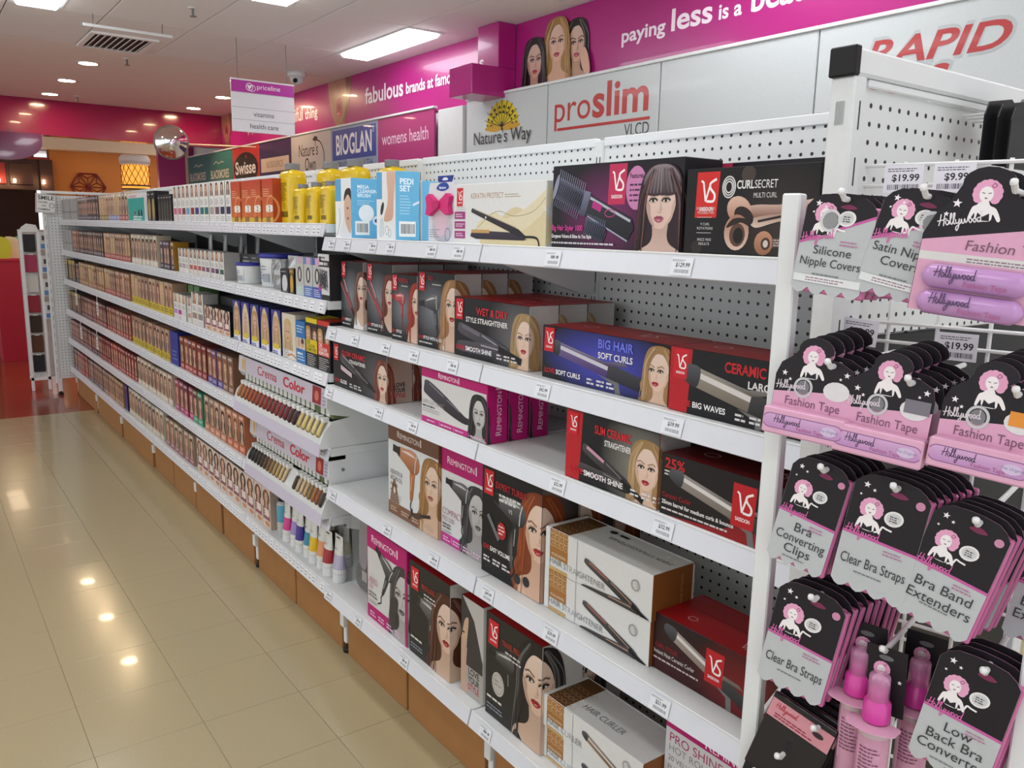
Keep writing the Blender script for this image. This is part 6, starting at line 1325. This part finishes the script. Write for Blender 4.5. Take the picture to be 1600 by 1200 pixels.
dk = empty('colour_tube_box', (-2.685, 1.15, FZ[5]), 0, 'narrow dark and amber box between the peach and crimson tubes', 'box'); MB().cbox(-.012, .012, 0, .05, 0, .135, '#3c3a2e', .001).build('carton', M['print'], dk); MB().box(-.0115, .0115, -.0008, -.0002, .02, .05, '#c98a1f').build('amber_band', M['print'], dk)
for k in range(5): tube_down(XS[k + 1] + .03, 1.225 + .01 * (k % 2), .165, .05, ('#c9c9c5', '#bfc0bc', '#c2bfa8', '#b9bab6', '#c9c6b0')[k], 'plain white hair colour tube in the second row behind the ' + TC[k + 1][1] + ' tube')
for k in range(3): tube_down(-2.64 + .055 * k, 1.30, .168, .048, '#b5b7b2', 'plain white hair colour tube at the back of the bottom shelf, ' + ('left', 'middle', 'right')[k] + ' of three')

# ---- colour tester displays
SW1 = ['#a8682f', '#a3602c', '#9c5428', '#a0481f', '#98401f', '#93381c', '#8f3a24', '#8a3020', '#7d2a1e', '#7a2620', '#862a28', '#7d2026', '#6a1a22', '#4a1a1c', '#3a1618', '#c9b070', '#cdb878', '#d0bc80', '#d3c088', '#cdb878']
SW2 = ['#1c1a19', '#211c1a', '#2a201b', '#34261c', '#3d2c1f', '#5a4128', '#7a5a35', '#8f6f42', '#a88a58', '#b89a66', '#c7ad7c', '#cdb68a', '', '', '#4a3d2c', '#c2a784', '#c9b08c', '#bfa070', '#8f6f42', '#a3662f', '#8a4a22', '#3f3026']
def tester(label, x0, x1, zb, sw, dim):
    t = empty('colour_tester', (x0, 1.12, zb), 0, label, 'display'); w = x1 - x0; o = (0, 0, 0)
    prof = [(-.048, 0), (.3, 0), (.3, .2), (-.02, .2), (-.025, .14), (-.01, .115), (.06, .1), (.0, .092), (-.035, .06), (-.05, .02)]
    for x in (0, w - .004): MB().prism(prof, lambda u, v, tt: (tt, u, v), x, x + .004).build('side_plate', M['white_metal'], t)
    MB().cbox(.004, w - .004, -.045, .29, -.0, .012, None, .002).build('tray', M['white_metal'], t)
    q = MB(); q.prism([(-.046, .012), (-.044, .034), (-.006, .088), (.0, .088), (.0, .012)], lambda u, v, tt: (tt, u, v), .006, w - .006, '#d5d7d6'); q.build('sloping_bed', M['matte'], t)
    q = MB(); q.prism([(-.022, .135), (-.018, .2), (-.014, .2), (-.018, .135)], lambda u, v, tt: (tt, u, v), .004, w - .004, '#c3bccb'); hd = q.build('header_panel', M['print'], t)
    A = Art(); A.text('Crema', w * .24, .152, .034, '#b8333c', fit=w * .24).text('Color', w * .55, .152, .034, '#c42633', bold=True, fit=w * .23); A.rect(w * .03, .14, w * .085, .196, '#d3c3a8').ell(w * .057, .165, w * .018, .02, '#c9a184', 10).ell(w * .057, .18, w * .02, .012, '#c7a55c', 8)
    A.rect(w * .86, .139, w * .94, .198, '#8f1f26').ell(w * .9, .166, w * .02, .018, '#c9705c', 12).smudge(w * .955, .18, w * .985, .004, 4, .012, '#8f7fa0', 3)
    A.emit(MB(), lambda u, v, tt: (u, -.0225 + (v - .135) * .0615 - tt, v), 0, w, .13, .2, 3e-5, 5e-4).build('header_print', M['print'], hd)
    MB().prism([(-.050, .014), (-.056, -.026), (-.053, -.026), (-.047, .014)], lambda u, v, tt: (tt, u, v), .002, w - .002, '#c5bfd0').build('front_strip', M['print'], t)
    n = len(sw); st = (w - .03) / n
    cells = MB().cbox(0, st * .72, -.001, .002, 0, .028, '#d5d6d0', .0005).mesh('tube_end', M['print'])
    MB().box(.004, w - .004, .0, .28, .098, .134, '#5c6a44').build('tube_stack', M['matte'], t)
    for k in range(n):
        if k in (n - 3,): continue
        link('tube_end', cells, t, (.018 + st * k, -.0025, .102))
    for k, c in enumerate(sw):
        if not c: continue
        q = MB(); x = .016 + st * (k + .5); m = 5; vs = []; lo = mixc(c, '#ffffff', .12)
        for j in range(m + 1):
            a = j / m; yy, zz = -.010 - .034 * a, .090 - .05 * a + .010 * sin(pi * a); hw = st * (.18 + .24 * a)
            vs += [(x - hw, yy, zz), (x, yy - .004, zz + .006), (x + hw, yy, zz), (x, yy, zz - .01)]
        q.add(vs, [(4 * j + i, 4 * j + (i + 1) % 4, 4 * j + 4 + (i + 1) % 4, 4 * j + 4 + i) for j in range(m) for i in range(4)] + [(4 * m, 4 * m + 1, 4 * m + 2, 4 * m + 3)], c); q.smooth = True
        h_ = q.build('hair_swatch', M['matte'], t)
        MB().cbox(x - st * .24, x + st * .24, -.027, -.004, .084, .1, '#e0e1e0', .001).build('clip', M['matte'], h_)
    MB().cyl((w, .03, .165), (w + .003, .03, .165), .006, n=10).build('screw', M['grey'], t)
    return t
tester('upper colour tester display with red and brown hair swatches and lettered header', -3.41, -2.522, .746, SW1, 0)
tester('lower colour tester display with black and blonde hair swatches and lettered header', -3.30, -2.522, .501, SW2, 1)

# small hanging promotion tags clipped to the far price strips
for k, (X, z_, lab) in enumerate(((-7.2, .955, 'white tag hanging under the third shelf, left'), (-6.35, .955, 'white tag hanging under the third shelf, right'), (-7.1, .70, 'white tag hanging under the fourth shelf, left'), (-6.45, .70, 'white tag hanging under the fourth shelf, right'))):
    t = empty('promotion_tag', (X, 1.075, z_), 0, lab, 'tag', 'tags hanging from the price strips')
    MB().cbox(-.035, .035, 0, .001, -.12, -.03, '#dcdad6', .0003).build('card', M['print'], t); MB().box(-.006, .006, 0, .001, -.03, .02, '#e3e3e2').build('strap', M['print'], t)
    A = Art(); A.smudge(-.02, -.06, .025, .01, 3, .02, '#6a6668', k); A.emit(MB(), lambda u, v, tt: (u, -tt, v), -.035, .035, -.12, 0).build('card_print', M['print'], t)

# ============================================================ wire rack with carded accessories at the near end
RA = radians(13); RG = Vector((-.69, 1.13, 0)); RT = Vector((cos(RA), sin(RA), 0)); RN = Vector((sin(RA), -cos(RA), 0))
def RW(s, q, z): p = RG + RT * s + RN * q; return (p.x, p.y, z)
PKL, PKM, BLK, SIL = '#d9a3bf', '#b8578f', '#1f1b20', '#b9bdbf'
rk = empty('wire_rack', (RG.x, RG.y, 0), RA, 'white wire display rack with hooks standing at the near end of the shelving', 'rack')
for s in (-.008, .312):
    MB().cbox(s - .012, s + .012, -.233, -.212, .02, 1.532, None, .002).build('front_post', M['white_metal'], rk)
    for z in (.10, .80, 1.46): MB().cyl((s, -.215, z), (s, .004, z + .03), .0035, n=6).build('brace_rod', M['wire'], rk)
    MB().cbox(s - .01, s + .01, -.004, .016, .02, 1.585, None, .002).build('back_post', M['white_metal'], rk)
    q = MB(); q.lathe([(.02, 0), (.02, .01), (.012, .02)], 12, (s, -.222, 0)); q.build('foot', M['black'], rk)
vw = MB().cyl((0, 0, .1), (0, 0, 1.585), .003, n=6).mesh('vertical_wire', M['wire']); hw = MB().cyl((-.008, 0, 0), (.312, 0, 0), .0028, n=6).mesh('horizontal_wire', M['wire'])
for k in range(4): link('vertical_wire', vw, rk, (.055 + .065 * k, 0, 0))
for k in range(20):
    for dz in (0, .027): link('horizontal_wire', hw, rk, (0, -.004, .44 + .112 * (k // 1) * .52 + dz)) if False else None
for z in (1.58, 1.552, 1.46, 1.432, 1.36, 1.333, 1.24, 1.213, 1.12, 1.093, 1.0, .973, .92, .893, .865, .80, .773, .70, .673, .6, .5, .4, .3, .2): link('horizontal_wire', hw, rk, (0, -.004, z))
def hook(s, z, L=.2):
    MB().tube([(s, -.004, z), (s, -L, z + .006), (s, -L - .012, z + .014)], .0035, 8).build('hook', M['wire'], rk)
    q = MB(); q.smooth = True; q.lathe([(.0015, -.004), (.0035, -.003), (.0042, 0), (.0035, .003), (.0015, .004)], 10, (s, -L - .012, z + .014)); q.build('hook_tip', M['wire'], rk)
def rack_ticket(s, q, z, price, rz=0.0, roll=0.0):
    A = Art(); w, h = .05, .037
    A.rect(0, 0, w, h, '#e3e2ea').smudge(.004, h - .006, w * .9, .0014, 2, .003, '#6a6a72', 3).text(price, w * .55, h * .42, .0088, '#34343a', 'c', bold=True).bars(.005, .004, w - .005, .011, '#5c5c6a', 5)
    o = A.emit(MB(), lambda u, v, t: (u, -t, v), 0, w, 0, h, 3e-5, 8e-4).box(0, w, -.0006, .0006, 0, h, '#dcdbe3').build('price_ticket', M['print'], rk, (0, 0, 0), (s, -q, z)); o.rotation_euler = (0, roll, rz)
rack_ticket(.038, .03, 1.541, '$19.99'); rack_ticket(.101, .03, 1.541, '$9.99'); rack_ticket(-.002, .03, 1.329, '$19.99', .05, .08); rack_ticket(.128, .03, 1.319, '$19.99')
rack_ticket(.025, .05, 1.145, '$19.99'); rack_ticket(.205, .03, 1.09, '$9.99')

def scallop(w, h, n=4):
    P = [(-w/2, -.016), (-w*.42, -.007), (-w*.3, -.001), (-w*.1, .001), (w*.12, .001), (w*.3, -.001), (w*.42, -.007), (w/2, -.016), (w/2, -h + .006)]
    for k in range(n):
        x1 = w/2 - w * k / n; x0 = w/2 - w * (k + 1) / n
        for j in range(1, 5): a = j / 4; P.append((x1 + (x0 - x1) * a, -h + .006 - .008 * sin(pi * a)))
    return P
cards = {}
def hang_card(kind):
    """meshes of one carded pack, hung from its top centre: (card, print, blister)"""
    if kind in cards: return cards[kind]
    A = Art(); bl = MB(); cd_ = MB(); fm = lambda u, v, t: (u, t, v)
    T = {'silicone': (.084, .118, ('Silicone', 'Nipple Covers')), 'satin': (.080, .122, ('Satin Nipple', 'Covers')), 'clips': (.074, .145, ('Bra', 'Converting', 'Clips')), 'straps': (.088, .148, ('Clear Bra Straps',)), 'band': (.082, .147, ('Bra Band', 'Extenders')), 'lowback': (.085, .15, ('Low', 'Back Bra', 'Converter'))}[kind]
    w, h, lines = T; sl = -h * .55
    cd_.prism(scallop(w, h), fm, -.0006, .0006, SIL, '#8f5f7c')
    tilt = .024 if kind in ('silicone', 'satin') else -.002
    if tilt > 0: sl = -h * .40
    A.poly([(-w/2, sl - tilt * .6)] + scallop(w, h)[:8] + [(w/2, sl + tilt)], BLK).poly([(-w/2, sl - tilt * .6), (w/2, sl + tilt), (w/2, sl + tilt + .0035), (-w/2, sl - tilt * .6 + .0035)], '#c45fa0')
    for i in range(4):   # keep print inside the scalloped foot
        pass
    s_ = w * .175; lady(A, -w * .2, -h * (.29 if tilt <= 0 else .2), s_)
    star(A, -w * .33, -h * .1, w * .05, '#efe9ee'); star(A, -w * .22, -h * .13, w * .028, '#efe9ee'); star(A, -w * .38, -h * .19, w * .022, '#efe9ee')
    A.poly(cr([(-w*.02,-h*.115),(w*.1,-h*.085),(w*.22,-h*.115),(w*.1,-h*.135)], 4), '#7a2f52')
    if kind in ('clips', 'band', 'straps'): A.ell(w * .38, -h * .14, w * .06, w * .06, '#c98aa8', 14)
    if kind in ('silicone', 'satin'): A.ring(-w * .12 if kind == 'silicone' else w * .22, sl + h * .14, .011, .012, .003, '#cfd0d2').ell(-w * .12 if kind == 'silicone' else w * .22, sl + h * .14, .009, .01, '#8d8f90', 14)
    hollywood(A, -w * .46, sl + .002 if tilt <= 0 else sl - .012, w * .135, '#cf6aa6', .22 if tilt > 0 else 0)
    th = .0098 if tilt > 0 else (.0125 if len(lines) == 1 else .0115)
    for k, t in enumerate(lines): A.text(t, w * .0, sl - (.024 if len(lines) < 3 else .019) - th * (1.45 if len(lines) < 3 else 1.3) * k - (.0 if len(lines) > 1 else .012), th, '#3b3c40', 'c', fit=min(w * .88, text_width(t, th) * 1.05))
    A.smudge(w * .08, sl - .007, w * .42, .0014, 2, .004, '#b8709a', 2).smudge(-w * .22, -h + (.022 if len(lines) < 3 else .0095), w * .2, .0016, 1, .004, '#77797d', 3)
    if kind in ('silicone', 'satin'): A.rect(-w * .48, -h + .012, w * .48, -h + .021, '#dcdfe0').smudge(-w * .3, -h + .017, w * .4, .0014, 2, .003, '#9a7a8c', 5)
    pr = A.emit(MB(), lambda u, v, t: (u, -.0006 - t, v), -w/2 + .0002, w/2 - .0002, -h + .0065, .001, 2e-5, 2e-4)
    bl.cbox(-w * .42, w * .5 + .003, .001, .0125, -h * 1.0, -h * .09, '#c46a9c', .002)
    cards[kind] = (cd_.mesh('card', M['print']), pr.mesh('card_print', M['print']), bl.mesh('backing_pack', M['gloss']), w, h); return cards[kind]
def hang(kind, s, ztop, n, label, roll=0.0, q0=.245, dq=.0165, hk=True, grp=None, ds=0.004):
    c, p_, b_, w, h = hang_card(kind); grp = grp or label
    for k in range(n):
        o = link('carded_pack', c, None, RW(s + ds * k, q0 - dq * k, ztop + .001 * (k % 2)), (radians(-3), roll + .01 * ((k * 7) % 3 - 1), RA))
        tag(o, nth_label(label, k, n, 'on its hook'), 'pack', grp)
        link('backing_pack', b_, o)
        if k == 0 or k > 0: link('card_print', p_, o)
    if hk: hook(s + .004, ztop - h * .115 + .003, q0 + .012)
hang('silicone', .062, 1.528, 6, 'grey silicone cover card on the top left hook', radians(7))
hang('satin', .150, 1.531, 4, 'grey satin cover card beside the silicone cards', radians(13))
hang('clips', .067, 1.203, 6, 'converting clips card in the third row', radians(11))
hang('straps', .152, 1.198, 7, 'clear bra straps card in the third row', radians(8))
hang('band', .240, 1.178, 5, 'bra band extender card in the third row', radians(14))
hang('straps', .070, 1.034, 9, 'clear bra straps card low on the left', radians(9))
hang('lowback', .266, 1.010, 4, 'low back converter card at the lower right', radians(10))
hang('band', .330, 1.16, 3, 'extender card cut by the right picture edge', radians(9), q0=.17)

# fashion tape trays (second row)
def tape_meshes():
    w, h = .098, .118; A = Art(); fm = lambda u, v, t: (u, t, v)
    out = [(-w/2, -h), (w/2, -h), (w/2, -.045), (w*.46, -.03), (w*.3, -.022), (w*.12, -.02)] + [(-w*.02 + .022 * cos(t), -.012 + .016 * sin(t)) for t in [pi * (-.05 + 1.1 * i / 9) for i in range(10)]] + [(-w*.3, -.022), (-w*.44, -.032), (-w/2, -.048)]
    cd_ = MB().prism(out, fm, -.0006, .0006, BLK, '#a06488')
    sl = -.064; A.poly([(-w/2, sl - .006), (w/2, sl + .006), (w/2, -h), (-w/2, -h)], PKL)
    lady(A, -w * .04, -.020, .0155, compact=False); star(A, -w * .38, -.045, .004, '#efe9ee'); star(A, -w * .3, -.052, .0025, '#efe9ee'); star(A, w * .4, -.036, .004, '#efe9ee'); star(A, w * .33, -.042, .0022, '#efe9ee')
    A.ell(w * .3, sl + .006, .016, .012, '#dcdadb', 16).ring(-w * .12, sl + .004, .0105, .0115, .003, '#c3c6c6').ell(-w * .12, sl + .004, .008, .009, '#7d7a80', 12)
    hollywood(A, -w * .46, sl - .002, .011, '#d9cfd6', .1)
    A.text('Fashion Tape', 0.002, sl - .02, .0105, '#7a5268', 'c', fit=.07).smudge(-w * .3, sl - .027, w * .38, .0016, 1, .003, '#8f6a80', 2)
    pr = A.emit(MB(), lambda u, v, t: (u, -.0006 - t, v), -w/2 + .0004, w/2 - .0004, -h, -.004, 2e-5, 2e-4)
    # only print that lies on the card outline is kept above the shoulders
    tr = MB(); tr.cbox(-w/2 - .002, w/2 + .002, -.019, .0, -h - .004, -h + .030, PKL, .002)
    B_ = Art(); z0 = -h + .013
    P = [(-w*.42 + .009 * cos(t), z0 + .009 * sin(t)) for t in [pi/2 + pi * i / 8 for i in range(9)]] + [(w*.42 + .009 * cos(t), z0 + .009 * sin(t)) for t in [-pi/2 + pi * i / 8 for i in range(9)]]
    B_.poly(P, '#b784b8', '#cfa3cd'); B_.line(P + P[:1], .0012, '#8f5f8f'); hollywood(B_, -w * .36, z0 - .002, .010, '#4a2f52'); B_.text('Fashion Tape', -w * .06, z0 - .007, .0048, '#a8487f', fit=.034).ell(w * .34, z0, .010, .006, '#cdb9d6', 12).text('The Original', w * .34, z0 - .001, .003, '#7a6a9a', 'c', shear=.3)
    tp_ = B_.emit(MB(), lambda u, v, t: (u, -.019 - t, v), -w/2, w/2, -h - .004, -h + .03, 2e-5, 2e-4)
    return cd_.mesh('card', M['print']), pr.mesh('card_print', M['print']), tr.mesh('tape_tray', M['gloss']), tp_.mesh('tray_print', M['gloss'])
tm = tape_meshes()
def tape(s, z, n, label, roll, sticker=None):
    for k in range(n):
        o = link('fashion_tape_pack', tm[0], None, RW(s + .004 * k, .245 - .022 * k, z + .002 * k), (radians(-2), roll, RA))
        tag(o, nth_label(label, k, n, 'on its hook'), 'pack', label)
        link('card_print', tm[1], o); link('tape_tray', tm[2], o)
        if k == 0:
            link('tray_print', tm[3], o)
            if sticker: MB().box(.018, .046, -.0018, -.0012, -.062, -.046, sticker).build('sticker', M['print'], o)
    hook(s + .02, z - .034, .257)
tape(.048, 1.353, 5, 'left pink and black tape pack', radians(3)); tape(.139, 1.345, 5, 'middle pink and black tape pack', radians(4), '#7a7580'); tape(.245, 1.347, 5, 'right pink and black tape pack by the picture edge', radians(4), '#e0913a')
# large twin tape pack (top row right)
def big_pack(s, q, z, label, full=True):
    w, h = .122, .152; fm = lambda u, v, t: (u, t, v)
    out = [(-w/2, -h), (w/2, -h), (w/2, -.04), (w*.4, -.03), (w*.2, -.024)] + [(-w*.05 + .026 * cos(t), -.012 + .018 * sin(t)) for t in [pi * (-.05 + 1.1 * i / 9) for i in range(10)]] + [(-w*.32, -.03), (-w*.42, -.045), (-w/2, -.068)]
    o = MB().prism(out, fm, -.0007, .0007, BLK, '#b06a92').build('twin_tape_pack', M['print'], None, (0, 0, 0), RW(s, q, z)); o.rotation_euler = (radians(-2), radians(5), RA); tag(o, label, 'pack', 'twin fashion tape packs')
    A = Art(); A.poly([(-w/2, -.075), (w/2, -.052), (w/2, -h), (-w/2, -h)], PKL).rect(-w/2, -.096, w/2, -.087, '#d5d3cf').smudge(-w * .1, -.092, w * .45, .0016, 2, .003, '#8f7a86', 1); lady(A, -w * .05, -.022, .016, compact=False)
    star(A, -w * .27, -.034, .005, '#efe9ee'); star(A, -w * .34, -.046, .003, '#efe9ee'); hollywood(A, -w * .38, -.060, .0125, '#e3dde2', .2); A.text('Fashion Tape', -w * .14, -.082, .0105, '#7a5a6c', fit=.085, shear=.1).ell(w * .42, -.062, .012, .014, '#cfd0d0', 16)
    A.emit(MB(), lambda u, v, t: (u, -.0007 - t, v), -w/2 + .0005, w/2 - .0005, -h, -.004, 2e-5, 2e-4).build('card_print', M['print'], o)
    for k in range(2):
        zc = -.1125 - .0285 * k; q_ = MB(); q_.smooth = True; n, vs, fs_ = 14, [], []; L = w * .43
        for i, (x, r) in enumerate(((-L, .001), (-L + .003, .008), (-L + .01, .0132), (L - .01, .0132), (L - .003, .008), (L, .001))):
            vs += [(x, -.004 + r * .9 * -abs(cos(pi * j / (n - 1) - pi / 2)), zc + r * -cos(pi * j / (n - 1))) for j in range(n)]
        for i in range(5): fs_ += [(i * n + j, i * n + j + 1, (i + 1) * n + j + 1, (i + 1) * n + j) for j in range(n - 1)]
        q_.add(vs, fs_, '#b98cc0'); t = q_.build('tape_tin', M['gloss'], o)
        B_ = Art(); hollywood(B_, -w * .3, zc - .001, .012, '#4a2f58'); B_.text('Fashion Tape', -w * .06, zc - .008, .0055, '#a8487f', fit=.042)
        B_.emit(MB(), lambda u, v, tt: (u, -.0172 - tt, v), -w/2, w/2, -h, 0, 2e-5, 2e-4).build('tin_print', M['gloss'], t)
    MB().cbox(-w/2, w/2, .001, .02, -h, -.07, PKL, .004).build('backing_pack', M['gloss'], o)
big_pack(.222, .255, 1.549, 'large twin fashion tape pack at the top right of the rack')
big_pack(.228, .22, 1.547, 'second twin fashion tape pack hanging behind the first'); hook(.24, 1.524, .262)
# spray bottles
M['pinkcap'] = mat('pink_sprayer_plastic', '#cf3f9c', 0.3, coat=0.2); M['pinkclear'] = mat('clear_pink_plastic', '#e6a0cc', 0.1, alpha=0.45, coat=0.4)
def spray(s, q, z, label):
    r = empty('spray_bottle', RW(s, q, z), RA, label, 'bottle', 'pink spray bottles on the rack')
    q_ = MB(); q_.smooth = True; q_.lathe([(.017, -.13), (.019, -.127), (.019, -.03), (.017, -.018), (.011, -.012)], 20, cols=['#b9a3a8', '#cf9ab4', '#c8b2b6', '#b9a3a8']); q_.build('body', M['gloss'], r)
    q_ = MB(); q_.smooth = True; q_.lathe([(.0165, -.012), (.017, -.01), (.016, .012), (.011, .018), (.0105, .03)], 20); q_.build('sprayer', M['pinkcap'], r)
    q_ = MB(); q_.smooth = True; q_.lathe([(.013, .014), (.0125, .045), (.011, .048)], 18); q_.build('overcap', M['pinkclear'], r)
    MB().prism(cr([(-.03,-.014),(-.026,-.026),(0,-.034),(.026,-.026),(.03,-.014),(.026,.0),(-.026,.0)], 4), lambda u, v, t: (u, v, t), -.015, -.0138, PKL).build('neck_tag', M['print'], r)
    MB().prism([(-.026, -.012), (.026, -.012), (.024, .075), (-.024, .075)], lambda u, v, t: (u, t, v), .019, .0202, BLK).build('hang_card', M['print'], r)
    A = Art(); lady(A, -.004, .046, .011, compact=False); star(A, .018, .035, .003, '#efe9ee'); A.ell(.0, .062, .009, .0035, '#6a6a6c', 10); A.emit(MB(), lambda u, v, t: (u, .019 - t, v), -.024, .024, -.01, .074, 2e-5, 2e-4).build('card_print', M['print'], r)
    A = Art(); A.rect(-.014, -.1, .016, -.03, '#d79ab8').smudge(-.012, -.045, .014, .0018, 9, .005, '#7a4a62', 3); A.emit(MB(), lambda u, v, t: (.0195 * sin(u / .0195), -.0195 * cos(u / .0195) - t, v), -.02, .02, -.13, 0, 2e-5, 2e-4).build('label_print', M['print'], r)
spray(.160, .25, .906, 'front pink spray bottle on the lower middle hook'); spray(.128, .225, .918, 'left pink spray bottle beside the front one'); spray(.190, .19, .912, 'rear pink spray bottle behind the front one'); hook(.158, .972, .235)
# black pouches with pink header at the lower left
def pouch(k):
    o = MB().cbox(-.045, .045, -.002, .004, -.12, 0, '#1d1b1f', .0015).build('header_pouch', M['gloss'], None, (0, 0, 0), RW(.072 + .004 * k, .24 - .012 * k, .862 + .003 * k)); o.rotation_euler = (radians(-4), radians(16), RA)
    tag(o, 'black pouch with a pink header at the lower left of the rack' + ('', ', second', ', third', ', fourth', ', fifth')[k], 'pouch', 'black pouches with pink headers')
    A = Art(); A.rect(-.044, -.036, .044, -.008, '#cf8f9a'); hollywood(A, -.036, -.02, .009, '#a8283a'); A.smudge(-.034, -.029, .035, .002, 2, .004, '#8f3a48', 2).ell(.025, -.02, .008, .004, '#3a2a2e', 10); A.emit(MB(), lambda u, v, t: (u, -.002 - t, v), -.045, .045, -.12, 0, 2e-5, 2e-4).build('header_print', M['print'], o)
for k in range(5): pouch(k)
hook(.09, .842, .25)
hang('clips', .045, .80, 2, 'black card at the bottom left of the rack', radians(14)); hang('clips', .125, .775, 2, 'black card at the bottom edge under the sprays', radians(14))
# black cards hanging on the end panel
for k in range(3):
    o = MB().prism([(0, -.07), (.1, -.07), (.1, .02), (.08, .03), (.01, .02), (0, .0)], lambda u, v, t: (t, u, v), -.001, .001).build('blank_card', M['black'], None, (0, 0, 0), (-.628 + .014 * k, 1.335 + .012 * k, 1.665 - .004 * k))
    tag(o, ('rearmost', 'middle', 'front')[k] + ' plain black card hanging on the near end panel', 'card', 'black cards on the end panel')
    MB().tube([(-.055 - .014 * k, .05, .008), (.01, .05, .008)], .002, 6).build('hang_loop', M['wire'], o)

# ============================================================ white rack beyond the far end panel
fr_ = empty('gabled_rack', (-8.25, .84, 0), 0, 'white gabled display frame with hanging packs beyond the far end panel', 'rack')
q = MB(); 
for y in (0, .13): MB().cbox(-.012, .012, y - .012, y + .012, 0, 1.38, None, .002).build('post', M['white_metal'], fr_)
MB().prism([(-.012, 1.38), (.142, 1.38), (.12, 1.44), (.05, 1.45), (.01, 1.42)], lambda u, v, t: (t, u, v), -.012, .012).build('gable', M['white_metal'], fr_)
MB().box(-.1, -.09, -.01, .22, .1, 1.4).build('back_board', M['whitewall'], fr_); MB().cbox(-.1, .012, -.012, .142, .09, .12, None, .002).build('base', M['white_metal'], fr_); MB().cbox(-.012, .012, .2, .215, 0, 1.38, None, .002).build('post', M['white_metal'], fr_)
cols_ = ['#2a2a2e', '#a33a5a', '#c9c9c5', '#8f2a3a', '#3a2a24', '#5a3a28', '#2b2a30']
for k in range(7):
    o = MB().cbox(-.04, .0, -.045, .045, -.15, 0, cols_[k], .004).build('hanging_pack', M['print'], None, (0, 0, 0), (-8.27, .905, 1.36 - .175 * k)); tag(o, ('top', 'second', 'third', 'fourth', 'fifth', 'sixth', 'bottom')[k] + ' pack hanging in the white gabled frame', 'pack'); MB().box(-.001, .001, -.02, .02, 0, .012, '#d9d9d6').build('hang_tab', M['print'], o)
for k in range(4):
    o = MB().cbox(-.02, .0, -.03, .03, -.15, 0, '#cdd3d6', .002).build('blue_pack', M['print'], None, (0, 0, 0), (-8.22, 1.01, 1.38 - .2 * k)); tag(o, ('top', 'second', 'third', 'lowest')[k] + ' white and blue pack beside the white gabled frame', 'pack'); MB().box(0, .0006, -.028, .028, -.14, -.1, '#5d8ac0').build('blue_band', M['print'], o); MB().box(0, .0006, -.015, .015, -.07, -.03, '#4a4f55').build('picture', M['print'], o)
